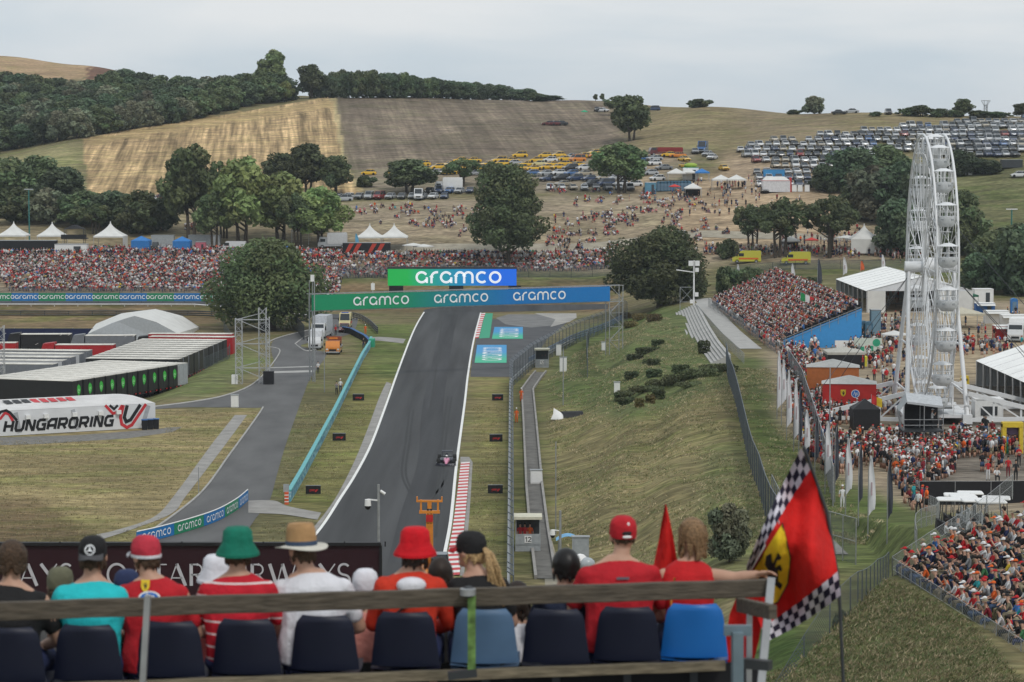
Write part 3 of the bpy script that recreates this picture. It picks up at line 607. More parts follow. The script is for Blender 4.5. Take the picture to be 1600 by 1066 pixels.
# -- painted ground panels beside the bend
for (x0, x1, y0, y1, xs, lab) in ((741.5,791.5,567,539,1,'n'),(768.5,817,529.5,511,1,'f')):
    q = [onz(x0,y0,.05), onz(x1,y0,.05), onz(x1,y1,.05), onz(x0+4,y1,.05)]; o = q[0]; W = q[1].x-o.x; D = q[2].y-o.y; sk = (q[3].x-o.x)/D
    mb = MB(); mb.add([(0,0,0),(W,0,0),(q[2].x-o.x,D,0),(q[3].x-o.x,D,0)], [(0,1,2,3)])
    r_ = mb.obj('painted_runoff', mat('painted_panel', (.02,.3,.3), .6) if False else grad_mat('panel_paint'+lab, (.02,.42,.24), (.02,.26,.55), 0, 1), None, tuple(o)); put(r_, kind='structure')
    # gradient runs along Y
    t_ = r_.data.materials[0].node_tree; sx = [k for k in t_.nodes if k.type == 'SEPXYZ'][0]; mr = [k for k in t_.nodes if k.type == 'MAP_RANGE' and k.inputs[0].links and k.inputs[0].links[0].from_node == sx][0]
    t_.links.new(sx.outputs[1], mr.inputs[0]); mr.inputs[1].default_value = D*.2; mr.inputs[2].default_value = D*.6
    mb = MB(); hgt = W*.66; sc2 = D*.74/(AW*hgt)
    write(mb, 'aramco', GL, lambda x_, y_: Vector((W*.86-y_+sk*(D*.12+x_*sc2), D*.12+x_*sc2, .012)), hgt, 0, .14)
    mb.obj('painted_lettering', M_WL, r_)
# -- curved board wall bottom left
P = [onz(*p) for p in spl([(215,851),(250,843),(300,829),(340,815),(370,798),(388,783)])]; P = resamp(P, 49)
t = thing('advertising_wall', 'low curved wall of alternating blue and green lettered panels beside the service road', 'board wall', tuple(P[0]))
cum = [0]
for a, b in zip(P, P[1:]): cum.append(cum[-1]+(b-a).length)
def curve_f(x, y, o=0):
    k = max(j for j in range(len(P)) if cum[j] <= max(x, 0)+1e-9); k = min(k, len(P)-2); f = (x-cum[k])/(cum[k+1]-cum[k]); p = P[k].lerp(P[k+1], f); d = (P[k+1]-P[k]).normalized()
    nn = Vector((d.y, -d.x, 0)); return Vector((p.x, p.y, y))+nn*o-P[0]
seg = cum[-1]/5
for i in range(5):
    mb = MB(); rings = []
    for k in range(9):
        x = seg*(i+k/8)-(.02 if k == 8 else 0); rings.append([curve_f(x,.05,0), curve_f(x,1.0,0), curve_f(x,1.0,-.12), curve_f(x,.05,-.12)])
    mb.loft(rings, 0, True, False); pn = mb.obj('panel', M_AB if i % 2 == 0 else M_AG, t)
    mb = MB(); hh = .55; write(mb, 'aramco', GL, lambda x_, y_: curve_f(seg*i+x_, y_, .03), hh, 0, .17, x0=.1*seg, y0=.25, sx=seg*.8/(AW*hh)); mb.obj('lettering', M_WL, pn)
mb = MB(); mb.tube([curve_f(seg*5*k/40,1.05,-.05) for k in range(41)], .06, 4); mb.obj('top_rail', M_WHITE, t)
# -- turquoise wall left of the track
P = [onz(*p) for p in [(452,784),(470,753),(498,700),(524,650),(548,600),(566,563),(577,545),(580,536)]]; P = resamp(P, 60)
t = thing('barrier_wall', 'long low barrier wall with turquoise cap and streaky blue panels left of the track', 'barrier', tuple(P[0]))
mb = MB(); rings = [[(p.x-P[0].x-.15, p.y-P[0].y, 0), (p.x-P[0].x-.15, p.y-P[0].y, .95), (p.x-P[0].x+.15, p.y-P[0].y, .95), (p.x-P[0].x+.15, p.y-P[0].y, 0)] for p in P]; mb.loft(rings, 0, True, False)
wm = mat('wall_print', (.05,.22,.30), .6, var=.0); tt = wm.node_tree
nz_ = tt.nodes.new('ShaderNodeTexNoise'); nz_.inputs['Scale'].default_value = 1.1; nz_.inputs['Detail'].default_value = 3; c_ = tt.nodes.new('ShaderNodeValToRGB'); c_.color_ramp.interpolation = 'CONSTANT'
tcc = tt.nodes.new('ShaderNodeTexCoord'); tt.links.new(tcc.outputs['Object'], nz_.inputs[0]); tt.links.new(nz_.outputs[0], c_.inputs[0])
for k, (pp, cc) in enumerate([(0,(.03,.10,.25)),(.42,(.10,.33,.42)),(.5,(.35,.5,.55)),(.56,(.03,.25,.3)),(.62,(.05,.15,.36))]):
    el = c_.color_ramp.elements[k] if k < 2 else c_.color_ramp.elements.new(pp); el.position = pp; el.color = (*cc, 1)
tt.links.new(c_.outputs[0], [k for k in tt.nodes if k.type == 'VECT_MATH'][0].inputs[0])
mb.obj('panels', wm, t)
mb = MB(); mb.loft([[(p.x-P[0].x-.2, p.y-P[0].y, .955), (p.x-P[0].x-.2, p.y-P[0].y, 1.1), (p.x-P[0].x+.2, p.y-P[0].y, 1.1), (p.x-P[0].x+.2, p.y-P[0].y, .955)] for p in P], 0, True, False); mb.obj('cap', mat('turquoise_cap', (.12,.38,.40), .6), t)
p = onz(448, 788); t = thing('marker_post', 'orange striped marker pillar at the near end of the turquoise wall', 'marker', tuple(p)); mb = MB(); mb.box((0,0,.55), (.35,.35,1.1)); mb.obj('pillar', mat('marker_orange', (.6,.09,.03), .6), t)
mb = MB(); [mb.box((0,-.02,.25+k*.3), (.36,.36,.08)) for k in range(3)]; mb.obj('stripe', M_WHITE, t); mb = MB(); mb.box((-.05,.1,1.45), (.5,.1,.7)); mb.obj('sign', M_GREY, t)
# -- tyre wall and dark fence by the marshals
P = resamp([onz(*p) for p in [(537,520),(549,522),(560,528),(570,533),(578,541)]], 34)
t = thing('tyre_wall', 'blue topped tyre wall curving behind the parked recovery vehicles', 'tyre wall', tuple(P[0])); mb = MB(); mc = MB()
for i, p in enumerate(P):
    q = p-P[0]
    for k in range(4): mb.cyl((q.x, q.y, k*.25), (q.x, q.y, k*.25+.22), .3, .3, 8)
    mc.box((q.x, q.y, 1.03), (.5,.6,.06))
mb.obj('tyres', M_BLK, t); mc.obj('cover', mat('blue_cover', (.03,.12,.32), .5), t)
mb = MB(); q = P[-1]-P[0]; mb.box((q.x+.4, q.y-1.2, .65), (.9,2.8,1.3)); mb.obj('end_block', M_GREEN, t)
rail_fence('crash_barrier', [tuple(onz(*p)) for p in [(548,497),(565,502),(578,510),(590,522)]], 'dark crash barrier behind the orange marshal on the infield grass', 1.3, M_DST, 3, 2.5)
# -- catch fence with mesh
def mesh_mat(name, col, alpha, sc=6):
    m = bpy.data.materials.new(name); m.use_nodes = True; t = m.node_tree; n = t.nodes; l = t.links; b = n['Principled BSDF']; b.inputs['Base Color'].default_value = (*col, 1); b.inputs['Roughness'].default_value = .5; b.inputs['Metallic'].default_value = .3
    tcn = n.new('ShaderNodeTexCoord'); outs = []
    for d in ((1,1,1),(-1,-1,1)):
        dt = n.new('ShaderNodeVectorMath'); dt.operation = 'DOT_PRODUCT'; dt.inputs[1].default_value = d; l.new(tcn.outputs['Object'], dt.inputs[0])
        m1 = n.new('ShaderNodeMath'); m1.operation = 'MULTIPLY'; m1.inputs[1].default_value = sc; l.new(dt.outputs['Value'], m1.inputs[0])
        m2 = n.new('ShaderNodeMath'); m2.operation = 'FRACT'; l.new(m1.outputs[0], m2.inputs[0]); m3 = n.new('ShaderNodeMath'); m3.operation = 'LESS_THAN'; m3.inputs[1].default_value = alpha; l.new(m2.outputs[0], m3.inputs[0]); outs.append(m3.outputs[0])
    mxx = n.new('ShaderNodeMath'); mxx.operation = 'MAXIMUM'; l.new(outs[0], mxx.inputs[0]); l.new(outs[1], mxx.inputs[1]); l.new(mxx.outputs[0], b.inputs['Alpha']); return m
M_CHAIN = mesh_mat('chain_link', (.10,.12,.14), .20); M_CHAINB = mesh_mat('dense_mesh', (.045,.065,.085), .42); M_CHAINL = mesh_mat('light_mesh', (.35,.37,.38), .14)
def mesh_fence(name, pts, label, h=3.0, post=3.0, m=M_CHAIN, pm=None, bend=0, pw=.1, z=None, group=None, cat='fence', bottom=0, n_rails=1, tops=None):
    Lt = sum((Vector(a)-Vector(b)).length for a, b in zip(pts, pts[1:])); K = max(2, int(Lt/post)+1); P = resamp(pts, K)
    zz = [h1(p.x, p.y) if z is None else (z if not callable(z) else z(p)) for p in P]; t = thing(name, label, cat, (P[0].x, P[0].y, zz[0]), group=group); o = Vector(t.location)
    V = [Vector((p.x, p.y, q))-o for p, q in zip(P, zz)]; up = Vector((0,0,h)); bv = Vector((bend, -abs(bend)*.2, abs(bend)*.7))
    for v in V: mb = MB(); mb.cyl(v+Vector((0,0,-.2)), v+up, pw/2, n=6); (mb.bar(v+up, v+up+bv, pw*.8) if bend else None); mb.obj('post', pm or M_STEEL, t)
    rings = [[v+Vector((.04,0,bottom)), v+up+Vector((.04,0,0))]+([v+up+bv] if bend else []) for v in V]; mb = MB(); mb.loft(rings, 0, False, False, False); mb.obj('wire_mesh', m, t)
    mb = MB(); [mb.tube([v+Vector((0,0,h*(k+1)/n_rails)) for v in V], pw*.3, 4) for k in range(n_rails)]; mb.obj('rail', pm or M_STEEL, t); return t
M_POSTD = mat('fence_post', (.13,.15,.17), .5, .4)
mesh_fence('catch_fence', [(0.1,165,0),(0.1,345,0),(3.2,375,0),(7,400,0),(11,425,0),(17,452,0),(21,466,0)], 'tall catch fence with curved post tops right of the track', 3.4, 4.0, M_CHAIN, M_POSTD, bend=-.45, pw=.10, n_rails=2)
rail_fence('crash_barrier', [(-.25,165,0),(-.25,345,0),(2.5,374,0),(6.2,399,0),(10.3,424,0)], 'steel crash barrier at the foot of the right-hand catch fence', .95, mat('rail_light',(.42,.43,.44),.5,.4), 2, 4)
rail_fence('crash_barrier', [(2.5,378,0),(6,401,0),(10,426,0),(16.4,453,0),(20,466,0)], 'blue and grey stacked barrier round the outside of the bend', 1.3, mat('rail_blue',(.13,.2,.32),.5), 3, 3)
mesh_fence('mesh_fence', [(26.2,312,0),(24.6,290,0),(22.6,255,0),(20.6,222,0),(19.4,200,0),(18.4,185,0),(17.5,168,0)], 'dark green-grey mesh fence running down the crest of the embankment', 3.0, 4.0, M_CHAINB, M_POSTD, bend=.0, pw=.12)
mesh_fence('mesh_fence', [(12.8,425,0),(11.4,390,0),(10.4,352,0),(10.0,338,0)], 'short dark mesh fence standing alone on the upper embankment grass', 2.6, 5, M_CHAINB, M_POSTD, pw=.1)
mesh_fence('mesh_fence', [(32.5,300,0),(30.5,268,0),(28.2,238,0),(25.8,208,0),(24,190,0)], 'tall mesh fence with white posts between the grass strip and the crowd', 3.0, 4.5, M_CHAINB, M_STEEL, pw=.12)
mesh_fence('mesh_fence', [(19.0,186,0),(18.3,172,0),(19.2,160,0),(20.6,152,0)], 'mesh fence enclosing the small path right of the flag', 2.8, 2.5, M_CHAIN, M_STEEL, pw=.08, n_rails=2)
mesh_fence('mesh_fence', [(10.6,107,0),(13.2,107,0),(15.2,112,0),(17.2,120,0),(19,128,0)], 'wire fence on thin posts across the near grass slope', 1.9, 1.7, M_CHAIN, M_POSTD, pw=.06)
mesh_fence('mesh_fence', [(9.4,92,0),(10.3,88,0)], 'low grey pipe frame fence at the bottom right on bright grass', 1.1, 1.3, M_CHAINL, M_STEEL, pw=.07)
mesh_fence('railing', [(30.8,425,0),(29.9,380,0),(29.2,340,0),(28.9,318,0)], 'pale railing on top of the ribbed concrete terrace', 1.3, 2.2, M_CHAINL, M_GREY, pw=.07, cat='railing')
mesh_fence('railing', [(33.8,440,0),(34.6,400,0),(35,352,0),(34.6,325,0)], 'tall pale railing between walkway and the blue-sided grandstand', 1.6, 2.2, M_CHAINL, M_STEEL, pw=.07, cat='railing')
mesh_fence('mesh_fence', [(-100,490,0),(-70,490,0),(-38,490,0)], 'spectator fence behind the boards below the far left crowd', 3.0, 4, M_CHAIN, M_DST, pw=.1)
mesh_fence('mesh_fence', [(-37,543,0),(-15,543,0),(5,543,0),(26,541,0)], 'spectator fence along the top of the brown bank', 2.6, 4.5, M_CHAIN, M_DST, pw=.1)
mesh_fence('mesh_fence', [(44,522,0),(60,520,0),(85,520,0)], 'low dark fence along the green bank behind the grandstand', 1.8, 4.5, M_CHAIN, M_DST, pw=.1)
mesh_fence('mesh_fence', [(-51,452,0),(-47,430,0),(-43.5,392,0),(-50,352,0),(-44,372,0)][:4], 'thin wire fence between service road and parked trailers', 1.8, 3, M_CHAIN, M_POSTD, pw=.06)
mesh_fence('mesh_fence', [(-41,470,0),(-37.5,448,0),(-35,430,0)], 'dark boundary fence under the round tree by the service road', 2.6, 2.5, M_CHAINB, M_DST, pw=.1)
# ------------------------------------------------ vegetation
def leaf_mat(name):
    m = bpy.data.materials.new(name); m.use_nodes = True; t = m.node_tree; n = t.nodes; l = t.links; b = n['Principled BSDF']
    a = n.new('ShaderNodeAttribute'); a.attribute_name = 'Leaf'; oi = n.new('ShaderNodeObjectInfo')
    hs = n.new('ShaderNodeHueSaturation'); mr = n.new('ShaderNodeMapRange'); mr.inputs[3].default_value = 1.6; mr.inputs[4].default_value = 3.0
    mh = n.new('ShaderNodeMapRange'); mh.inputs[3].default_value = .47; mh.inputs[4].default_value = .515
    l.new(oi.outputs['Random'], mr.inputs[0]); l.new(oi.outputs['Random'], mh.inputs[0]); l.new(mr.outputs[0], hs.inputs['Value']); l.new(mh.outputs[0], hs.inputs['Hue']); l.new(a.outputs['Color'], hs.inputs['Color']); hs.inputs['Saturation'].default_value = .9
    l.new(hs.outputs[0], b.inputs['Base Color']); b.inputs['Roughness'].default_value = .65; b.inputs['Specular IOR Level'].default_value = .2
    tr = n.new('ShaderNodeBsdfTranslucent'); l.new(hs.outputs[0], tr.inputs[0]); ms = n.new('ShaderNodeMixShader'); ms.inputs[0].default_value = .22
    l.new(b.outputs[0], ms.inputs[1]); l.new(tr.outputs[0], ms.inputs[2]); l.new(ms.outputs[0], n['Material Output'].inputs[0]); return m
M_LEAF = leaf_mat('foliage'); M_BARK = mat('bark', (.075,.060,.045), .9, var=.3, scale=5)
def leaves_mesh(name, clumps, n, size, col, rs, dark=.0, up=.25, inner=.25):
    """clumps: rows (x,y,z,rx,ry,rz); leaf-sized quads spread through each clump's shell and volume"""
    g = np.random.default_rng(rs); C = np.array(clumps, float); wt = (C[:,3]*C[:,5])**1.0; idx = g.choice(len(C), n, p=wt/wt.sum())
    d = g.normal(size=(n,3)); d /= np.linalg.norm(d, axis=1)[:,None]; r = np.where(g.random(n) < inner, g.random(n)**.5*.9, .82+.22*g.random(n))
    rip = 1+.10*np.sin(d[:,0]*9+idx*1.7)*np.cos(d[:,2]*8+idx)
    P = C[idx,:3]+d*(r*rip)[:,None]*C[idx,3:]
    nrm = d*.7+g.normal(size=(n,3))*.55+np.array([0,0,up]); nrm /= np.linalg.norm(nrm, axis=1)[:,None]
    a = np.cross(nrm, g.normal(size=(n,3))); a /= np.linalg.norm(a, axis=1)[:,None]; b = np.cross(nrm, a)
    s = size*(.6+.8*g.random(n))[:,None]; V = np.stack([P-a*s-b*s*.35, P+a*s*.1-b*s*.6, P+a*s+b*s*.3, P-a*s*.15+b*s*.6], 1).reshape(-1,3)
    me = bpy.data.meshes.new(name); me.vertices.add(4*n); me.vertices.foreach_set('co', V.ravel()); me.loops.add(4*n); me.loops.foreach_set('vertex_index', np.arange(4*n)); me.polygons.add(n)
    me.polygons.foreach_set('loop_start', np.arange(n)*4); me.polygons.foreach_set('loop_total', np.full(n,4)); me.update()
    ct = .72+.56*g.random(len(C)); yl = g.random(len(C)); tone = ct[idx]*(.75+.5*g.random(n)); c = np.array(col)[None,:]*tone[:,None]
    c[:,0] *= 1+.35*yl[idx]; vattr(me, 'Leaf', np.repeat(c, 4, 0)); me.materials.append(M_LEAF); return me
def tree_proto(seed, W=8., H=10., crown0=.25, n=5200, leaf=.30, col=(.045,.075,.028), clumps=24, trunks=1, shape=1.0, open_=0.):
    g = random.Random(seed); cl = []; h0 = H*crown0; ch = H-h0
    for k in range(clumps):
        t = (k+.5)/clumps; z = h0+ch*(.12+.80*t); prof = math.sin(math.pi*min(1, (.18+.80*t)**shape))**.6; a = k*2.4+g.random()*.6; rr = W*.5*prof*(.30+.55*g.random()+(.22 if k % 7 == 3 else 0))*(1+open_)
        r = W*(.085+.115*g.random())*(1-.25*open_); cl.append((math.cos(a)*rr, math.sin(a)*rr, z, r, r, r*(.7+.25*g.random())))
    if not open_: cl.append((0,0,h0+ch*.5, W*.30, W*.30, ch*.36))
    crown = leaves_mesh('crown', cl, n, leaf, col, seed)
    mb = MB()
    for q in range(trunks):
        bx = (q-(trunks-1)/2)*.9; top = Vector((bx*1.6, g.uniform(-.4,.4), h0+ch*.55)); mb.tube([(bx,0,-.4),(bx*1.1,.05,h0*.5),(bx*1.3,0,h0),(top.x,top.y,top.z)], [W*.035,W*.028,W*.022,W*.008], 7)
        for k in range(7):
            c = cl[(k*5+q*3) % clumps]; z0 = h0*.8+ch*.06*k; mb.tube([(bx*1.3,0,z0), ((bx+c[0])*.5, c[1]*.5, (z0+c[2])*.5+.1), (c[0], c[1], c[2])], [W*.016, W*.011, W*.004], 5)
    return mb.mesh('trunk', M_BARK), crown, W, H
PR = {
 'round': tree_proto(1, 21, 16, .10, 26000, .34, (.036,.058,.021), 60, 3, .9),
 'oak':   tree_proto(2, 19, 15, .08, 26000, .33, (.034,.054,.021), 60, 2, .95),
 'tall':  tree_proto(3, 15, 21, .14, 24000, .32, (.038,.060,.024), 56, 1, .9),
 'dark':  tree_proto(4, 9, 10, .22, 5500, .36, (.036,.058,.024), 22, 2),
 'mid':   tree_proto(5, 9, 11, .28, 5500, .34, (.042,.070,.026), 26, 2),
 'light': tree_proto(6, 9, 11, .18, 6000, .34, (.075,.115,.035), 26, 2),
 'airy':  tree_proto(7, 9, 11, .36, 4200, .30, (.038,.062,.025), 22, 3, 1, .25),
 'woodd': tree_proto(14, 10, 10, .0, 5000, .40, (.030,.052,.026), 24, 1), 'woodm': tree_proto(15, 10, 10, .0, 5000, .40, (.042,.068,.028), 24, 1), 'woodg': tree_proto(16, 10, 9, .0, 5000, .40, (.062,.082,.05), 24, 1),
 'bush': tree_proto(8, 6, 3.6, .02, 3000, .26, (.036,.058,.024), 16, 1),
 'grey':  tree_proto(9, 9, 9, .12, 5200, .36, (.060,.082,.048), 24, 2),
 'spire': tree_proto(10, 7, 14, .10, 6000, .34, (.060,.090,.034), 26, 1, .8),
}
NAMES = {'bush': ('bush', 'bush'), }
def tree(kind, px, py, wpx, hpx, label, group=None, Y=None, name=None, dx=0):
    tr, cr_, W, H = PR[kind]; p = G(px, py) if Y is None else gnd((px-800)/FP*Y, Y)
    if p is None: p = gnd((px-800)/FP*860, 860)
    s = FP/p.y; sx = wpx/s/W*.98; sz = hpx/s/H*.93
    nm, ct = ('bush', 'bush') if (kind == 'bush' or name == 'bush') else (name or 'tree', 'tree')
    t = thing(nm, label, ct, tuple(p), random.uniform(0, 6.3), group); t.scale = (sx, sx, sz)
    for n_, m_ in (('trunk', tr), ('crown', cr_)): o = bpy.data.objects.new(n_, m_); COL.objects.link(o); o.parent = t
    return t
tree('round', 417, 508, 190, 142, 'huge round dark green tree beside the scaffold tower left of the banner gantry', Y=455)
tree('oak', 1034, 478, 168, 124, 'broad dense dark tree right of the banner gantry, behind the camera mast')
tree('tall', 794, 428, 122, 172, 'tall dark oval tree standing above the video board', Y=552)
TREES = [
('mid',299,372,98,155,'tall dark green tree with broad crown below the straw field'),('light',378,382,110,148,'pale green feathery tree right of the tall dark one below the straw field'),
('light',438,378,105,118,'yellow-green tree in the middle of the clump above the huge round tree'),('light',500,386,92,102,'pale green tree at the right end of the clump above the huge round tree'),
('mid',335,385,70,90,'smaller mid-green tree tucked between two larger ones left of centre'),('airy',465,388,60,90,'leaning thin tree above the huge round tree'),
('dark',440,300,80,62,'dark tree against the straw field edge, left one of the row'),('dark',482,303,78,80,'dark tree against the straw field edge, tallest of the row'),('dark',525,304,62,62,'dark tree by the straw field corner, right end of the row'),
('dark',640,302,96,54,'wide dark tree among the parked cars left of the tall oval tree'),('airy',722,291,62,46,'thin tree in the yellow car rows with sky-coloured gaps'),('mid',770,300,55,50,'dark tree top peeking behind the tall oval tree'),
('mid',971,302,92,84,'spreading green tree in the middle of the car park'),('dark',987,220,68,72,'dark rounded bushy tree on the bare hillside'),('mid',969,180,50,32,'lighter tree just behind the dark hillside tree'),
('dark',930.5,156,9,11,'tiny left tree of a pair on the skyline'),('dark',941,156,9,12,'tiny right tree of a pair on the skyline'),('bush',1091,166,42,14,'dark low bush alone on the skyline right of centre'),
('woodg',1272,175,42,30,'pale round tree alone on the right skyline'),
('airy',1176,392,62,76,'slim tree left of the yellow ambulances'),('airy',1219,402,84,98,'open-crowned tree behind the yellow ambulances, middle of three'),('airy',1298,402,74,92,'open-crowned forked tree right of the yellow ambulances'),
('bush',1136,404,40,32,'small rounded bush left of the yellow ambulances'),('bush',1134,458,44,44,'green bush behind the left end of the grandstand crowd'),('bush',1170,458,62,42,'wide dark bush behind the grandstand crowd'),
('bush',1265,452,50,20,'low bush on the bank left of the large white marquee'),
('dark',1288,300,52,44,'dark tree at the bottom of the car rows behind the white pavilion'),('dark',1332,300,90,70,'broad dark tree below the hillside cars, left of the wheel'),('mid',1385,300,90,72,'tree left of the ferris wheel top below the car rows'),
('grey',1362,345,96,84,'greyish tree in the dense grove left of the wheel'),('dark',1412,352,92,100,'dark tree directly left of the wheel'),('mid',1334,340,60,50,'lower green tree at the left edge of the grove'),
('dark',1450,380,100,120,'dark tree seen through the wheel'),('mid',1500,400,86,100,'dark tree right of the wheel, below the open field'),('dark',1405,400,80,90,'dark tree behind the pagoda tent near the wheel'),
('dark',1524,272,54,26,'low dark bush-like tree right of the wheel rim'),('dark',1500,274,50,40,'dark tree just right of the wheel rim'),('dark',1548,272,42,22,'small dark tree at the end of the hedge below the cars'),
('mid',1552,452,90,90,'dark tree at the right beside the white box truck'),('dark',1598,462,100,112,'large dark tree cut by the right frame edge'),('mid',1585,400,80,50,'tree at the right edge behind the darker one'),('dark',1530,458,70,64,'rounded tree behind the food stalls'),
('mid',16,330,96,90,'dark tree at the left frame edge above the tent peaks'),('mid',60,322,96,84,'tree above the pointed tents, second from left'),('dark',100,330,90,76,'dark tree above the pointed tents, third from left'),
('mid',30,348,70,60,'lower tree at the far left behind the teal lamp post'),('grey',75,350,70,60,'greyish tree behind the pointed tents'),('mid',130,352,76,58,'tree between two pointed tents'),('dark',176,356,78,64,'dark tree above the third pointed tent'),('mid',218,366,74,74,'tree above the blue gazebo'),('dark',255,360,48,60,'slim dark tree left of the tall dark green one'),('airy',150,366,50,50,'thin small tree by the third pointed tent'),
('airy',350,372,60,84,'thin tree in front of the parked cars on the left'),('bush',570,292,36,18,'low scrub at the right end of the dark row'),
('bush',1490,183,40,12,'low scrub on the right skyline by the mast, left part'),('dark',1505,181,38,28,'bushy tree on the right skyline left of the mast'),('bush',1422,181,46,14,'low scrub on the right skyline above the wheel'),('dark',1440,182,40,18,'dark scrub tree on the right skyline above the wheel'),('bush',1465,183,40,14,'scrub on the right skyline between two taller trees'),
('bush',1528,184,40,12,'scrub under the skyline mast'),('bush',1560,184,46,10,'scrub right of the skyline mast'),('dark',1598,185,40,24,'tree at the right frame edge of the skyline'),('bush',1368,182,22,8,'tiny scrub on the right skyline beside a parked car'),('bush',1240,175,28,8,'tiny scrub left of the pale skyline tree'),
]
for k, px, py, wp, hp, lab in TREES:
    if px < 262 and 300 < py and k in ('dark','mid','grey'): k = {'dark':'woodd','mid':'woodm','grey':'woodg'}[k]; wp *= 1.12
    big = 1.15 if px > 1280 and 220 < py else 1.0
    if px > 1280 and 220 < py and k != 'airy': k = {'dark':'woodd','mid':'woodm','grey':'woodg'}.get(k, k)
    tree(k, px, py, wp*big, hp*(1.0+.1*(big > 1)), lab)
tree('spire', 428, 158, 54, 90, 'tall pale green poplar-like tree sticking out of the hill wood')
tree('spire', 408, 160, 36, 60, 'shorter pale tree beside the tall pale one in the hill wood')
tree('dark', 486, 154, 54, 54, 'dark round treetop right of the tall pale tree on the ridge')
tree('light', 446, 160, 26, 36, 'yellow-green young tree below the tall pale one')
# ridge row and the wood on the hill
rg = random.Random(5)
for x in range(500, 872, 12):
    top = np.interp(x, [500,540,600,700,800,840,872], [114,108,109,122,131,137,147]); tree(rg.choice(['woodd','woodm','woodd','woodd']), x+rg.uniform(-3,3), 152.5+rg.uniform(0,1), rg.uniform(36,50), 153-top+rg.uniform(-3,3), 'dark tree in the even row along the ridge top', 'ridge row of trees')
for row in range(6):
    x = -60+rg.uniform(0,14)
    while x < 440+ (30 if row == 0 else 0):
        bot = np.interp(x, [-60,0,130,300,400,440,520], [246,237,214,186,163,158,154]); top = np.interp(x, [-60,0,60,130,165,185,250,330,400,470], [112,112,116,128,112,106,118,120,112,122])
        hpx = rg.uniform(36,52); y = bot+(top+hpx-bot-3)*row/5 if bot-top > hpx else bot-row*.5
        k = rg.choice(['dark','mid','dark','grey','mid']); y = min(y, bot); wq = rg.uniform(46,70)
        kind = {'dark': 'dark green tree in the dense wood on the left hill', 'mid': 'mid-green tree in the dense wood on the left hill', 'grey': 'pale greyish tree in the dense wood on the left hill'}[k]
        if G(x, y) is not None and y > 126: tree({'dark':'woodd','mid':'woodm','grey':'woodg'}[k], x, y, wq, hpx, kind, 'wood on the left hill: '+k)
        x += wq*rg.uniform(.38,.55)
# clipped hedges and junipers on the embankment
def hedge(px, py, L_, D_, H_, rz, label, group='clipped hedges on the embankment', col=(.022,.034,.016), n=900, name='hedge', round_=False):
    p = G(px, py); g = np.random.default_rng(int(px*7+py)); cl = []
    if round_: 
        for k in range(5): cl.append((L_*(k/4-.5)*.7, g.uniform(-.2,.2)*D_, H_*.45, L_*.28, D_*.5, H_*.55))
    else:
        nx = max(2, int(L_/.6)); 
        for i in range(nx):
            for j in range(2):
                for k in range(2): cl.append((L_*((i+.5)/nx-.5), D_*(j-.5)*.5, H_*(k+.5)/2, L_/nx*.62, D_*.3, H_*.3))
    me_ = leaves_mesh('foliage', cl, n, .13, col, int(px)); t = thing(name, label, 'hedge', tuple(p), rz, group); o = bpy.data.objects.new('foliage', me_); COL.objects.link(o); o.parent = t
    mb = MB(); mb.tube([(-L_*.3,0,-.2),(-L_*.3,0,H_*.6)], .05, 5); mb.obj('stem', M_BARK, t)
    return t
HD = [(1100,553,1.5,1.2,1.7,0,'square-cut dark bush high on the slope by the terrace'),(1028,540,1.6,1,.8,.3,'small dark hedge top right of the diagonal row'),(1012,552,3.4,1.0,.8,.35,'long low hedge in the upper diagonal row'),(992,562,2.2,1,.7,.3,'low hedge at the left of the upper diagonal row'),(1021,571,1.5,1,.8,.1,'small block hedge in the middle of the slope'),(1010,568,.9,.8,.5,0,'tiny low hedge beside the small block'),
 (987,592,1.6,1,.9,.05,'block hedge on the left of the lower row'),(1022,589,1.8,1,.9,.15,'block hedge in the centre of the lower row'),(1063,582,2.0,1,.9,.3,'hedge on the right of the lower row'),(968,627,1.1,1,1.0,0,'leftmost dark cube bush beneath the long juniper bed'),(980,632,1.8,1,.8,.1,'flat dark hedge beneath the long juniper bed'),(999,636,.9,1,.9,0,'brown-tinged cube bush beneath the juniper bed'),(1016,630,.9,1,.9,0,'dark cube bush right of the brown-tinged one'),(1029,624,1.3,1.1,1.1,.2,'largest cube bush at the right of the cube row'),
 (985,512,2.4,1.8,1.2,.4,'clipped mound hedge nearest the gantry foot'),(1000,500,2.6,2,1.2,.5,'clipped mound hedge under the broad dense tree, left one'),(1022,502,2.2,1.6,1.2,.2,'dark block hedge right of the clipped mounds'),(975,498,2.4,2,1.2,.5,'olive mound hedge just right of the gantry lattice')]
for h_ in HD: hedge(*h_[:6], h_[6], col=(.05,.048,.016) if ('mound' in h_[6] or 'brown' in h_[6]) else (.030,.046,.020), n=int(500+260*h_[2]), round_='mound' in h_[6])
for i, (px, py, L_, H_) in enumerate([(985,618,3.0,.6),(1010,612,3.4,.7),(1038,603,3.8,.8),(1064,597,3.8,.9),(1094,589,4.2,1.0),(1122,581,4,.9),(1078,604,2.4,.5)]):
    hedge(px, py, L_, 2.4, H_, .25, 'dark spreading juniper forming the long diagonal bed on the slope', 'junipers of the diagonal bed', (.036,.052,.022), 1300, 'juniper', True)
t = tree('woodg', 1143, 896, 80, 100, 'silvery green shrub on the slope left of the big flag', Y=157, name='bush')
tree('bush', 1322, 925, 42, 72, 'dark bush behind the lower corner of the big flag', Y=124)
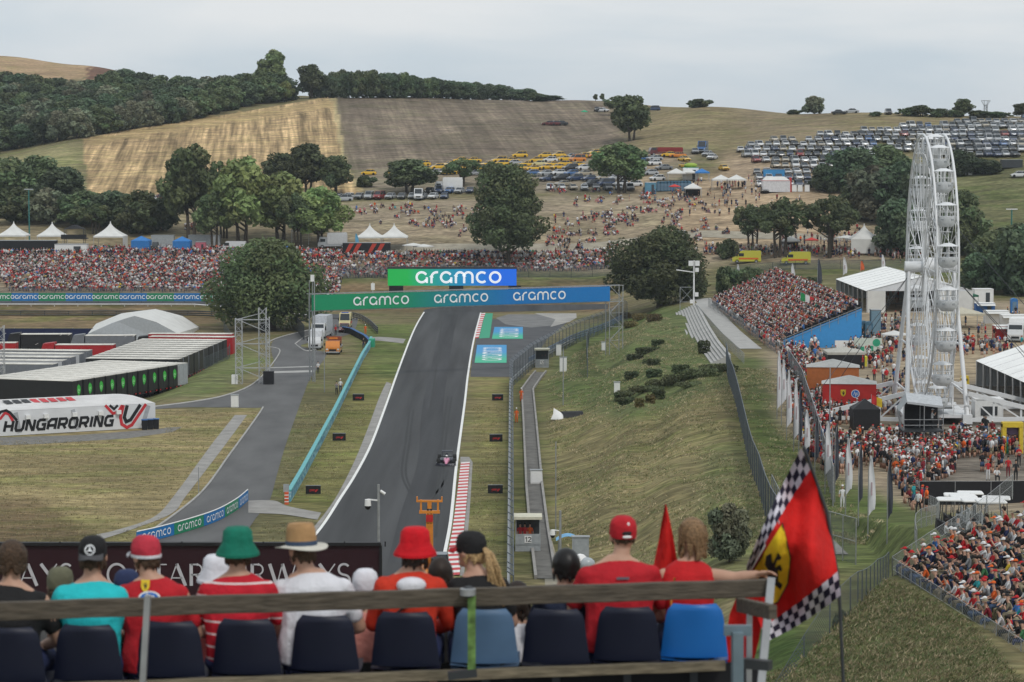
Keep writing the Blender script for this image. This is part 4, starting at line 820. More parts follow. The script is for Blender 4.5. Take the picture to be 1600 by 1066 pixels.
# grass tufts: ground cover nobody could count
def tufts(name, n, region, hmin, hmax, cols, seed, where):
    g = np.random.default_rng(seed); X, Y = region(g, n); Z = ht(X, Y); n = len(X); h = g.uniform(hmin, hmax, n); K = 4; V = np.zeros((n, K, 3, 3))
    for k in range(K):
        a = g.uniform(0, 6.28, n); w_ = h*.28; lx = g.normal(.5, .9, n)*h; ly = g.normal(-.3, .9, n)*h; ox = g.normal(0,.12,n); oy = g.normal(0,.12,n)
        V[:,k,0] = np.stack([X+ox-np.cos(a)*w_, Y+oy-np.sin(a)*w_, Z-.03], -1); V[:,k,1] = np.stack([X+ox+np.cos(a)*w_, Y+oy+np.sin(a)*w_, Z-.03], -1); V[:,k,2] = np.stack([X+ox+lx, Y+oy+ly, Z+h], -1)
    me = bpy.data.meshes.new(name); m3 = n*K*3; me.vertices.add(m3); me.vertices.foreach_set('co', V.ravel()); me.loops.add(m3); me.loops.foreach_set('vertex_index', np.arange(m3)); me.polygons.add(n*K)
    me.polygons.foreach_set('loop_start', np.arange(n*K)*3); me.polygons.foreach_set('loop_total', np.full(n*K,3)); me.update()
    C = np.array(cols)[g.integers(0, len(cols), n)]*g.uniform(.7,1.3,(n,1)); vattr(me, 'Leaf', np.repeat(C, K*3, 0)); me.materials.append(M_LEAF); o = bpy.data.objects.new(name, me); COL.objects.link(o); put(o, f'short green and straw coloured grass tufts {where}', 'grass', kind='stuff')
def reg_bank(g, n):
    Y = 165+ (g.random(n)**1.3)*270; x0 = np.interp(Y, [165,300,350,400,440], [4.4,4.2,5,10,18]); x1 = np.interp(Y, [165,207,310,360,440], [24,27,31,26,30]); X = x0+(x1-x0)*g.random(n)
    k = (np.sin(X*1.3+Y*.21)+np.sin(X*.31-Y*.09+1)+g.normal(0,.8,n)) > -.3; k &= ~((X > 25.5) & (Y > 310)); return X[k], Y[k]
tufts('grass', 42000, reg_bank, .07, .20, [(.15,.125,.062),(.10,.105,.045),(.21,.17,.10),(.08,.09,.036)], 3, 'on the long embankment')
def reg_near(g, n):
    Y = g.uniform(78,122,n); X = g.uniform(9,19,n); k = (X < 17.3+(118-Y)*.145-.2); return X[k], Y[k]
tufts('grass', 30000, reg_near, .05, .15, [(.10,.085,.042),(.07,.08,.03),(.15,.125,.07),(.05,.07,.025)], 4, 'on the near right mound')
def reg_left(g, n):
    Y = g.uniform(185,320,n); X = g.uniform(-66,-1,n); u = 800+FP*X/Y; v = 239+FP*CZ/Y
    road = ((u > np.interp(v, [590,640,660,710,773,828], [410,411,396,360,311,240])-4) & (u < np.interp(v, [590,640,700,745,783,828], [486,466,445,432,423,400])+3))
    wall = (u < 250) & (v < 690); tr = (u > np.interp(v, [597,723,783,828,900], [600,545,518,482,430])-3) & (u < np.interp(v, [597,720,828], [736,740,735])); path = (u > np.interp(v, [649,697,773,808,838], [364,326,270,238,150])) & (u < np.interp(v, [649,702,775,803,842], [390,350,294,271,165])); p2 = (u > 386) & (u < 506) & (v > 779) & (v < 817)
    wl = np.abs(u-np.interp(v, [563,600,650,700,753,784], [566,548,524,498,470,452])) < 4; gy = (u > 236) & (v < 642)&(u < 440)
    k = ~(road | wall | tr | path | p2 | wl | gy) & (v > 600); return X[k], Y[k]
tufts('grass', 42000, reg_left, .05, .15, [(.12,.10,.047),(.085,.08,.036),(.16,.13,.068)], 6, 'on the infield left of the track')
# ------------------------------------------------ people
SK = [(.46,.27,.19),(.38,.21,.145),(.52,.33,.25)]
PAL = {'red': (.42,.018,.022), 'white': (.62,.62,.62), 'black': (.018,.018,.02), 'orange': (.62,.11,.02), 'navy': (.02,.03,.09), 'grey': (.20,.21,.22), 'blue': (.05,.16,.42), 'teal': (.03,.30,.32), 'pink': (.52,.22,.22), 'green': (.05,.17,.07), 'khaki': (.25,.21,.14), 'maroon': (.16,.012,.02), 'yellow': (.62,.45,.04), 'denim': (.05,.085,.16), 'lime': (.35,.75,.03)}
def cloth(c): return mat('cloth_'+c, PAL[c], .85, var=.15, scale=12)
M_SKIN = mat('skin', SK[0], .55, var=.08, scale=8, spec=.35); M_HAIR = mat('hair_dark', (.022,.014,.010), .6, var=.3, scale=20)
def skin_mesh(joints, bones, levels=1, root=None):
    """one continuous surface grown round a skeleton; returns verts, faces"""
    names = list(joints); me = bpy.data.meshes.new('sk'); me.from_pydata([joints[k][0] for k in names], [(names.index(a), names.index(b)) for a, b in bones], []); ob = bpy.data.objects.new('sk', me); COL.objects.link(ob)
    md = ob.modifiers.new('s', 'SKIN'); md.use_smooth_shade = True; md.branch_smoothing = .35
    for i, k in enumerate(names):
        r = joints[k][1]; me.skin_vertices[0].data[i].radius = (r, r) if not isinstance(r, tuple) else r; me.skin_vertices[0].data[i].use_root = (k == (root or names[0]))
    if levels: sb = ob.modifiers.new('b', 'SUBSURF'); sb.levels = levels; sb.render_levels = levels
    dg = bpy.context.evaluated_depsgraph_get(); dg.update(); e2 = ob.evaluated_get(dg); m2 = e2.to_mesh(); V = [tuple(v.co) for v in m2.vertices]; F = [tuple(p.vertices) for p in m2.polygons]; e2.to_mesh_clear()
    bpy.data.objects.remove(ob); bpy.data.meshes.remove(me); return V, F
def segd(p, a, b):
    ab = b-a; t = max(0, min(1, (p-a).dot(ab)/max(ab.length_squared, 1e-9))); return (p-a-ab*t).length
BONES = [('hip','waist',1),('waist','chest',1),('chest','neckb',1),('neckb','head0',0),('head0','head1',0),('chest','shL',1),('chest','shR',1),('shL','elL',1),('elL','haL',0),('shR','elR',1),('elR','haR',0),('hip','thL',2),('hip','thR',2),('thL','knL',2),('knL','anL',2),('anL','toL',4),('thR','knR',2),('knR','anR',2),('anR','toR',4)]
def pose(kind):
    J = {}
    def s(n, x, y, z, r): J[n] = (Vector((x,y,z)), r)
    # y forward
    if kind.startswith('sit'):
        ln = {'sit': .05, 'sitlean': .25, 'situp': -.02, 'sitarm': .08, 'sitphone': .10}[kind]; h = .45
        s('hip',0,0,h+.06,.15); s('waist',0,ln*.3,h+.25,.135); s('chest',0,ln*.7,h+.46,(.155,.12)); s('neckb',0,ln+.01,h+.60,.06); s('head0',0,ln+.05,h+.72,.075); s('head1',0,ln+.06,h+.83,.085)
        for q, x in (('L',-1),('R',1)):
            s('sh'+q,x*.17,ln*.85,h+.52,.062); s('th'+q,x*.10,.10,h+.07,.085); s('kn'+q,x*.14,.46,h+.08,.068); s('an'+q,x*.13,.42,.08,.045); s('to'+q,x*.14,.58,.04,.04)
            s('el'+q,x*.25,ln+.12,h+.30,.045); s('ha'+q,x*.13,ln+.36,h+.22,.035)
        if kind == 'sitlean':
            for q, x in (('L',-1),('R',1)): s('el'+q,x*.22,.34,h+.26,.045); s('ha'+q,x*.04,.42,h+.42,.035)
        if kind == 'sitarm': s('elR',.28,ln+.10,h+.66,.045); s('haR',.22,ln+.12,h+.92,.035)
        if kind == 'sitphone':
            for q, x in (('L',-1),('R',1)): s('el'+q,x*.22,ln+.22,h+.40,.045); s('ha'+q,x*.04,ln+.38,h+.68,.035)
    else:
        s('hip',0,0,.92,.145); s('waist',0,0,1.08,.13); s('chest',0,.01,1.30,(.155,.115)); s('neckb',0,0,1.46,.058); s('head0',0,.02,1.57,.075); s('head1',0,.03,1.68,.085)
        st = .0 if kind != 'walk' else .18
        for q, x in (('L',-1),('R',1)):
            s('sh'+q,x*.18,0,1.38,.06); s('th'+q,x*.095,0,.84,.09); s('kn'+q,x*.10,x*st*.6+.03,.47,.066); s('an'+q,x*.10,x*st*1.2-.03*(st > 0),.08,.043); s('to'+q,x*.11,x*st*1.2+.13,.035,.036)
            s('el'+q,x*.24,-x*st*.4,1.10,.044); s('ha'+q,x*.24,.08-x*st,.86,.035)
        if kind == 'standphone':
            for q, x in (('L',-1),('R',1)): s('el'+q,x*.22,.18,1.22,.044); s('ha'+q,x*.04,.34,1.46,.035)
        if kind == 'standcross':
            for q, x in (('L',-1),('R',1)): s('el'+q,x*.22,.08,1.10,.044); s('ha'+q,-x*.10,.20,1.14,.035)
    return J
def fig_template(kind):
    J = pose(kind); V, F = skin_mesh(J, [(a, b) for a, b, _ in BONES], 1, 'hip'); segs = [(J[a][0], J[b][0], m) for a, b, m in BONES]; ids = []
    for f in F:
        c = sum((Vector(V[i]) for i in f), Vector())/len(f); ids.append(min(segs, key=lambda q: segd(c, q[0], q[1]))[2])
    hd = J['head1'][0]; hb = J['head0'][0]; mb = MB(); mb.add(V, F, 0, True); mb.m = ids[:]
    return mb, hd, hb
TP = {k: fig_template(k) for k in ('sit','sitlean','situp','sitarm','sitphone','stand','walk','standphone','standcross')}
_pm = {}
def person_mesh(kind, shirt, legs, hat, hair='dark'):
    key = (kind, shirt, legs, hat)
    if key in _pm: return _pm[key]
    b, hd, hb = TP[kind]; mb = MB(); mb.v = list(b.v); mb.f = [list(f) for f in b.f]; mb.m = list(b.m); mb.sm = list(b.sm)
    d = (hd-hb).normalized(); c = hd+d*.045
    mb.ell(c+Vector((0,-.012,0)), (.098,.110,.095), 3, 8, 4, -.15, 1)
    if hat == 'none': mb.ell(c+Vector((0,-.05,-.05)), (.09,.075,.10), 3, 8, 4)
    elif hat.endswith('brim'): mb.ell(c+Vector((0,0,-.01)), (.19,.20,.02), 3, 10, 2)
    else: mb.add([c+Vector((-.07,.07,.0)), c+Vector((.07,.07,.0)), c+Vector((.05,.19,-.015)), c+Vector((-.05,.19,-.015)), c+Vector((-.07,.07,.02)), c+Vector((.07,.07,.02)), c+Vector((.05,.19,.0)), c+Vector((-.05,.19,.0))], [(3,2,1,0),(4,5,6,7),(0,1,5,4),(1,2,6,5),(2,3,7,6),(3,0,4,7)], 3)
    # face: nose
    mb.ell(hb.lerp(hd, .35)+Vector((0,.09,0)), (.014,.022,.02), 0, 5, 3)
    hm = M_HAIR if hat == 'none' else cloth(hat.replace('brim','')); me_ = mb.mesh('person', [M_SKIN, cloth(shirt), cloth(legs), hm, M_BLK]); _pm[key] = me_; return me_
NPERS = [0]; RP = random.Random(77)
def person(p, rz, kind, shirt, legs, hat, label, group=None, sc=1.0):
    o = bpy.data.objects.new('person', person_mesh(kind, shirt, legs, hat)); COL.objects.link(o); o.location = p; o.rotation_euler = (0,0,rz); o.scale = (sc,)*3; NPERS[0] += 1
    return put(o, label, 'person', group)
# simple figures for the distant mass
def lp(kind):
    mb = MB()
    if kind == 'sit':
        h = .42; mb.loft([[(-.16,-.1,h),(.16,-.1,h),(.15,.12,h),(-.15,.12,h)], [(-.15,-.08,h+.28),(.15,-.08,h+.28),(.14,.12,h+.28),(-.14,.12,h+.28)], [(-.20,-.02,h+.50),(.20,-.02,h+.50),(.18,.13,h+.48),(-.18,.13,h+.48)], [(-.06,.02,h+.58),(.06,.02,h+.58),(.05,.11,h+.58),(-.05,.11,h+.58)]], 1, True, False)
        hz = h+.70; 
        for x in (-1,1): mb.bar((x*.10,.02,h+.07), (x*.13,.45,h+.08), .15, .14, 2); mb.bar((x*.13,.44,h+.06), (x*.13,.42,.0), .11, .11, 0 if x > 0 else 2); mb.bar((x*.21,.06,h+.46), (x*.22,.18,h+.22), .09, .09, 1); mb.bar((x*.22,.18,h+.22), (x*.10,.38,h+.18), .07, .07, 0)
        hy = .08
    else:
        mb.loft([[(-.14,-.09,.88),(.14,-.09,.88),(.14,.09,.88),(-.14,.09,.88)], [(-.13,-.08,1.1),(.13,-.08,1.1),(.13,.09,1.1),(-.13,.09,1.1)], [(-.20,-.08,1.38),(.20,-.08,1.38),(.19,.09,1.36),(-.19,.09,1.36)], [(-.06,-.04,1.47),(.06,-.04,1.47),(.05,.05,1.47),(-.05,.05,1.47)]], 1, True, False)
        for x in (-1,1): mb.bar((x*.08,0,.9), (x*.10,.02,.45), .15, .16, 2); mb.bar((x*.10,.02,.46), (x*.11,0,.0), .11, .11, 0 if kind == 'stand' else 2); mb.bar((x*.21,0,1.36), (x*.25,.02,1.08), .09, .09, 1); mb.bar((x*.25,.02,1.08), (x*.2,.12,.86), .07, .07, 0)
        hz, hy = 1.58, .0
    mb.ell((0,hy,hz), (.085,.10,.12), 0, 6, 4); mb.ell((0,hy-.015,hz+.05), (.10,.115,.09), 3, 6, 3, -.1, 1)
    return np.array(mb.v), mb.f, np.array(mb.m)
LPS = {k: lp(k) for k in ('sit','stand')}
def crowd_mesh(name, people, label, seed=1):
    """people: list of (x,y,z,rz,kind)"""
    g = np.random.default_rng(seed); VV, CC, FF, base = [], [], [], 0; loops = []; sizes = []
    keys = ['red','white','black','orange','navy','grey','blue','teal','pink','green','khaki','maroon','yellow']; pr = np.array([.105,.22,.30,.03,.06,.13,.018,.008,.06,.008,.07,.06,.006]); pr /= pr.sum()
    pc = np.array([PAL[k] for k in keys]); hk = ['black','red','white','khaki','orange','hair']; hc = np.array([PAL['black'],PAL['red'],PAL['white'],PAL['khaki'],PAL['orange'],(.035,.02,.012)]); hp = [.20,.14,.18,.08,.02,.38]
    for kind in LPS:
        Q = [q for q in people if q[4] == kind]; n = len(Q)
        if not n: continue
        V, F, M_ = LPS[kind]; A = np.array([q[:4] for q in Q], float); sc = g.uniform(.93,1.07,n); c, s = np.cos(A[:,3]), np.sin(A[:,3])
        X = (V[None,:,0]*c[:,None]-V[None,:,1]*s[:,None])*sc[:,None]+A[:,0:1]; Y = (V[None,:,0]*s[:,None]+V[None,:,1]*c[:,None])*sc[:,None]+A[:,1:2]; Z = V[None,:,2]*sc[:,None]+A[:,2:3]
        VV.append(np.stack([X,Y,Z],-1).reshape(-1,3)); nv = len(V); shirt = pc[g.choice(len(pc), n, p=pr)]*g.uniform(.75,1.2,(n,1)); leg = np.array([PAL['navy'],PAL['black'],PAL['denim'],PAL['khaki'],SK[0],PAL['white']])[g.choice(6, n, p=[.2,.3,.22,.1,.13,.05])]
        skin = np.array(SK)[g.integers(0,3,n)]; hat = hc[g.choice(6, n, p=hp)]; cs = np.stack([skin,shirt,leg,hat],1)
        fl = np.array([i for f in F for i in f]); fs = np.array([len(f) for f in F]); loops.append((fl[None,:]+base+np.arange(n)[:,None]*nv).ravel()); sizes.append(np.tile(fs, n))
        fc = cs[:, M_, :]; CC.append(np.repeat(fc.reshape(-1,3), np.tile(fs, n), 0)); base += n*nv
    V = np.concatenate(VV); Lp = np.concatenate(loops); Sz = np.concatenate(sizes); me = bpy.data.meshes.new(name); me.vertices.add(len(V)); me.vertices.foreach_set('co', V.ravel()); me.loops.add(len(Lp)); me.loops.foreach_set('vertex_index', Lp); me.polygons.add(len(Sz))
    me.polygons.foreach_set('loop_start', np.concatenate([[0], np.cumsum(Sz)[:-1]])); me.polygons.foreach_set('loop_total', Sz); me.update(); a = me.color_attributes.new('Cloth', 'FLOAT_COLOR', 'CORNER'); C = np.ones((len(Lp),4)); C[:,:3] = np.concatenate(CC); a.data.foreach_set('color', C.ravel())
    me.materials.append(mat('crowd_cloth', (1,1,1), .85, var=.12, attr='Cloth')); o = bpy.data.objects.new(name, me); COL.objects.link(o); return put(o, label, 'crowd', kind='stuff')
def rz_to(dx, dy): return math.atan2(-dx, dy)      # figures face +y at rz = 0
CR = []; rc = random.Random(21)
# far left slope, everyone facing the viewer
for r_ in range(42):
    Y = 519.5+r_*1.05
    x = -112+rc.random()*.5
    while x < -36:
        top = Y > 556; 
        if rc.random() < (.86 if not top else .75) and not (Y < 532 and x < -100 and rc.random() < .7): CR.append((x+rc.uniform(-.1,.1), Y+rc.uniform(-.25,.25), h1(x, Y)-.05, math.pi+rc.uniform(-.5,.5), 'stand' if top else 'sit'))
        x += rc.uniform(.5,.66)
# middle bank
for r_ in range(12):
    Y = 548+r_*1.1; x = -40
    while x < 22:
        if rc.random() < (.88 if Y > 556 or x > -6 else .6): CR.append((x, Y+rc.uniform(-.3,.3), h1(x, Y), math.pi+rc.uniform(-.6,.6), 'stand' if Y > 556 else 'sit'))
        x += rc.uniform(.5,.8) if Y < 561 else rc.uniform(.8,1.6)
for r_ in range(6):
    Y = 543.8+r_*.9; x = -39
    while x < -25:
        if rc.random() < .7: CR.append((x, Y, h1(x, Y), math.pi, 'sit'))
        x += rc.uniform(.5,.8)
# seated groups on the dusty hillside
def cluster(px, py, n, sx, sy, st=.12):
    if not st == 1: n = int(n*.62)
    k_ = 0
    for _ in range(n):
        if k_ <= 0: ax, ay = rc.gauss(px, sx), rc.gauss(py, sy); k_ = rc.randint(2, 9)
        k_ -= 1; x = rc.gauss(ax, 3.6) if st != 1 else rc.gauss(px, sx); y = rc.gauss(ay, .9) if st != 1 else rc.gauss(py, sy); p = G(x, y)
        if p and 500 < p.y < 640: CR.append((p.x, p.y, p.z-.32, math.pi+rc.uniform(-.7,.7), 'sit') if rc.random() > st else (p.x, p.y, p.z, rc.uniform(0,6.3), 'stand'))
for px, py, n, sx, sy in [(650,330,110,45,10),(690,350,90,28,9),(600,333,30,30,8),(700,328,60,28,6),(660,352,20,25,8),(900,378,90,28,12),(930,350,90,28,10),(960,335,70,40,9),(1010,325,90,40,9),(1060,322,110,30,12),(1080,345,70,26,12),(1000,350,60,40,8),(1095,365,50,16,14),(880,375,40,20,10),(985,312,60,50,5),(1040,338,60,30,8),(1050,312,40,30,5),(940,365,60,28,8),(1015,300,50,40,4),(900,300,30,40,3),(740,340,20,20,10),(580,340,14,20,6),(1120,310,25,30,10),(1170,330,18,30,14),(300,352,30,20,3),(320,356,14,12,3)]: cluster(px, py, n, sx, sy)
for px, py, n, sx, sy in [(1105,300,30,36,8),(1150,318,24,30,12),(1160,292,30,25,4),(870,350,6,14,8),(885,388,16,10,4),(1320,375,40,40,6),(1360,382,90,26,5),(1240,395,50,50,4),(1320,398,110,45,4),(1180,398,60,40,4),(1405,398,60,20,6),(1100,395,20,20,4),(1235,376,16,10,3)]: cluster(px, py, n, sx, sy, 1)
# grandstand with the blue side
for r_ in range(14):
    X0 = 36.6+r_*.80
    y = 348.5
    while y < 446:
        if rc.random() < .95: CR.append((X0+rc.uniform(-.1,.1)+ (y-348)*-.012, y, 5.1+.55+r_*.37, math.pi/2+rc.uniform(-.45,.35), 'sit'))
        y += rc.uniform(.48,.62)
for _ in range(150):  # front of the stand
    y = rc.uniform(335,440); CR.append((rc.uniform(34.9,36.0), y, h1(35.5, y)+.05, rc.uniform(0,6.3), 'stand'))
# plateau crowd
PLP = [(1216,555),(1240,548),(1262,575),(1290,640),(1345,632),(1420,640),(1425,690),(1500,690),(1592,700),(1592,716),(1500,716),(1490,748),(1300+135,757),(1448,800),(1425,795),(1385,735),(1345,733),(1300,745),(1262,722),(1235,660)]
xs, ys = [p[0] for p in PLP], [p[1] for p in PLP]; k = 0; tries = []
G_cells = {}
while k < 5200:
    px, py = rc.uniform(min(xs), max(xs)), rc.uniform(min(ys), max(ys)); k += 1
    if not inpoly(np.array([px]), np.array([py]), PLP)[0]: continue
    p = G(px, py)
    if not p: continue
    c = (int(p.x/.52), int(p.y/.6))
    if c in G_cells: continue
    if 1418 < px < 1480 and 640 < py < 700 or inpoly(np.array([px]), np.array([py]), [(1290,672),(1412,644),(1600,668),(1600,686),(1420,688),(1312,696)])[0]: continue
    G_cells[c] = 1; CR.append((p.x, p.y, p.z, rz_to(-1, .3)+rc.uniform(-1,1), 'stand' if py < 742 or px < 1400 or rc.random() < .5 else 'sit'))
for px, py, n, sx, sy in [(1262,520,50,16,10),(1265,560,90,14,22),(1228,600,70,6,30)]: cluster(px, py, 0, sx, sy, 1)
def walkers(px, py, n, sx, sy):
    for _ in range(n):
        x, y = rc.gauss(px, sx), rc.gauss(py, sy); p = G(x, y)
        if p and p.x > 31.5: CR.append((p.x, p.y, p.z, rc.uniform(0,6.3), 'stand'))
for a in [(1262,558,50,12,14),(1350,555,40,25,8),(1375,570,34,18,14),(1398,515,30,14,8),(1360,540,24,24,6),(1405,545,16,20,10),(1505,548,36,12,6),(1560,548,30,20,6),(1400,610,10,12,14),(1250,590,46,8,14),(1500,530,12,30,8),(1580,505,16,20,5),(1400,470,10,16,5),(1510,690,20,50,8),(1560,735,8,20,6)]: walkers(*a)
crowd_mesh('crowd', CR, 'distant mass of spectators on the slopes, grandstand and wheel plateau')
# ---- near grandstand at the bottom right: every spectator an object
BD = Vector((.135,-.99,0)).normalized(); BN = Vector((.99,.135,0)); B0 = Vector((17.75,117.6,0))
def deck(off): return 11.95+.36*off
bs = thing('grandstand', 'stepped grandstand deck under the seated crowd at the lower right', 'grandstand', (0,0,0))
for r_ in range(13):
    mb = MB(); off = r_*.82+.1; a = B0+BN*(off+.41); mb.bar((a.x,a.y,deck(off)-.25), ((a+BD*40).x,(a+BD*40).y,deck(off)-.25-.9), .82, .12); mb.obj('step', M_CONC, bs)
    mb = MB(); a = B0+BN*(off+.55); mb.bar((a.x,a.y,deck(off)+.2), ((a+BD*40).x,(a+BD*40).y,deck(off)+.2-.9), .3, .05); mb.obj('bench', M_GREY, bs)
SH = ['red','white','black','orange','navy','grey','blue','teal','pink','green','khaki','maroon','yellow']; SW = [22,18,20,7,7,10,5,3,3,2,6,6,2]
HT = ['none','black','red','white','orange','khakibrim','whitebrim','redbrim']; HW = [30,16,17,16,4,6,6,3]
cand = []
for r_ in range(12):
    off = r_*.82+.45; t_ = .2+RP.random()*.3
    while t_ < 34:
        p = B0+BN*off+BD*t_; z = deck(off)-.15-t_*.9/40; px_, py_ = pxs((p.x, p.y, z+.9))
        if px_ < 1612 and py_ < 1066 and RP.random() < .93: cand.append((p.y, (p.x, p.y, z-.02), px_, py_, r_))
        t_ += RP.uniform(.50,.60)
cand.sort(key=lambda q: q[0]); NB = min(len(cand), 236)
rest = cand[NB:]
def hatname(h): return {'none':'bare-headed','black':'black cap','red':'red cap','white':'white cap','orange':'orange cap','khakibrim':'straw hat','whitebrim':'white sun hat','redbrim':'red bucket hat'}[h]
def pose_word(k): return {'sit':'sitting','sitlean':'leaning forward','situp':'sitting upright','sitarm':'with arm raised','sitphone':'holding a phone'}[k]
for i, (_, p, px_, py_, r_) in enumerate(cand[:NB]):
    sh = RP.choices(SH, SW)[0]; ha = RP.choices(HT, HW)[0]; lg = RP.choice(['navy','black','denim','khaki']); ki = RP.choices(['sit','sitlean','situp','sitarm','sitphone'], [40,26,20,4,8])[0]
    row = 'front row' if r_ == 0 else ('lower rows' if r_ < 4 else 'upper rows')
    lab = f'{hatname(ha)} spectator in {sh} top {pose_word(ki)}, {row}, lower right stand'
    person(p, math.pi/2+.1+RP.uniform(-.45,.35), ki, sh, lg, ha, lab, 'lower right stand: '+lab[:-len(', lower right stand')], RP.uniform(.94,1.05))
if rest: crowd_mesh('crowd', [(q[1][0], q[1][1], q[1][2], math.pi/2+.1, 'sit') for q in rest], 'remaining spectators in the upper rows of the lower right stand', 5)
# marshals and walkers one can point to
def stander(px, py, kind, shirt, legs, hat, label, rz=math.pi, Y=None, sc=1, group=None):
    p = G(px, py) if Y is None else at(px, py, Y); return person(p, rz, kind, shirt, legs, hat, label, group, sc)
for a in [(571,523,'stand','orange','orange','white','marshal in orange standing on the infield grass beside the dark barrier'),(814.5,628,'stand','orange','orange','white','marshal in orange by the fence, farther of two beside the drain'),(807,661,'stand','orange','orange','white','marshal in orange by the fence, nearer of two beside the drain'),
 (497,584,'stand','white','black','black','person in white and black standing beside the pole at the road crossing'),(526,617,'standphone','grey','black','black','photographer in grey vest standing behind the turquoise wall'),(532,613,'stand','white','navy','white','person in white crouched close behind the turquoise wall'),(568,545,'stand','black','navy','none','person in dark clothes behind the tyre wall'),
 (524.5,524,'stand','red','black','red','person in red beside the parked car and ambulance'),(1391,613,'standcross','black','black','none','person in black standing on the dusty ground behind the red pavilion'),(1398,626,'stand','white','khaki','none','person in white top near the black canopy on the plateau'),
 (1502,616,'stand','white','khaki','whitebrim','person in white hat and khaki trousers beside the yellow bin'),(1543.5,751,'stand','red','white','red','person in red top and white trousers in front of the black fence'),(1557,754,'sit','white','black','none','person in white with black backpack sitting before the black fence'),(1592,728,'standcross','red','black','red','person in red shirt and black shorts standing at right edge'),
 (1575,746,'stand','red','maroon','none','person in red at the right edge close to the black fence'),(1587,752,'stand','black','black','none','person in black at the right end of the black fence'),(1369,575,'walk','red','black','none','person in red walking past the yellow tent'),(1380,597,'walk','white','navy','none','person in white walking behind the red pavilion'),(1366,597,'walk','red','black','red','person in red cap walking beside the red pavilion'),
 (1316,795,'stand','white','white','white','person in white standing on the path inside the wire fence'),(1259,622,'stand','white','black','white','person in white shirt at the left side of the orange pavilion'),(1495,716,'stand','blue','khaki','none','person in pale blue shirt standing left of the open space'),(1531,704,'stand','white','denim','white','person in white cap beside the green board by the yellow kiosk'),(1551,712,'stand','black','white','none','person in black vest with white skirt beside the yellow kiosk'),
 (1540,703,'standphone','blue','khaki','white','person in blue shirt raising arms near the yellow kiosk'),(1573,708,'stand','blue','grey','none','person in blue shirt just in front of the yellow kiosk'),(1588,700,'stand','blue','white','white','person in sky blue with white cap at the kiosk, right edge'),(1407,545,'walk','red','denim','none','person in red walking near the white round parasol'),(1388,475,'stand','white','white','none','person in white standing at the marquee entrance')]:
    stander(*a)
for i, (x, y, c) in enumerate([(813,838,'red'),(820,838,'red'),(828,838,'orange')]): stander(x, y+14, 'stand', c, 'orange', 'black', ['left marshal in the number twelve hut','middle marshal in the number twelve hut','right marshal in orange in the number twelve hut'][i], Y=202)
for i, (x, y) in enumerate([(847,573),(852,573)]): stander(x, y, 'stand', 'red' if i == 0 else 'orange', 'orange', 'red', ['marshal in red standing in the small roofed post','marshal in orange beside the sign in the small roofed post'][i], Y=377)
# ------------------------------------------------ vehicles
M_GLASS = mat('car_glass', (.02,.025,.03), .12, spec=.6, var=.05); M_TYRE = mat('tyre', (.02,.02,.02), .9)
M_HEAD = mat('headlamp', (.6,.6,.58), .2); M_TAIL = mat('tail_lamp', (.35,.01,.01), .3)
CC = {'white': (.62,.63,.64), 'silver': (.36,.38,.40), 'grey': (.16,.17,.18), 'black': (.015,.016,.018), 'dark blue': (.02,.04,.10), 'blue': (.04,.12,.30), 'red': (.25,.02,.02), 'yellow': (.70,.42,.02), 'beige': (.34,.30,.23), 'orange': (.6,.2,.02), 'cream': (.62,.55,.28), 'bright yellow': (.50,.47,.05), 'maroon': (.10,.012,.015)}
def paint(c): return mat('paint_'+c.replace(' ', '_'), CC[c], .28, .1, var=.04, spec=.5, coat=.5)
def rbox(mb, c, d, m, b=.12, top=1.0):
    """box with rounded plan corners, slightly tapered"""
    x, y, z = d[0]/2, d[1]/2, d[2]/2; c = Vector(c); rings = []
    for zz, k in ((-z, .97), (-z*.6, 1), (z*.5, (1+top)/2*1.0), (z, top*.96)):
        r = []
        for sx, sy, o in ((1,-1,0),(1,1,1),(-1,1,0),(-1,-1,1)):
            pts = [(sx*(x*k-b), sy*y*k), (sx*x*k, sy*(y*k-b))]
            if o: pts = pts[::-1] if (sx,sy)==(1,1) else pts[::-1]
            r += [c+Vector((p[0], p[1], zz)) for p in pts]
        rings.append(r)
    mb.loft(rings, m, True, False)
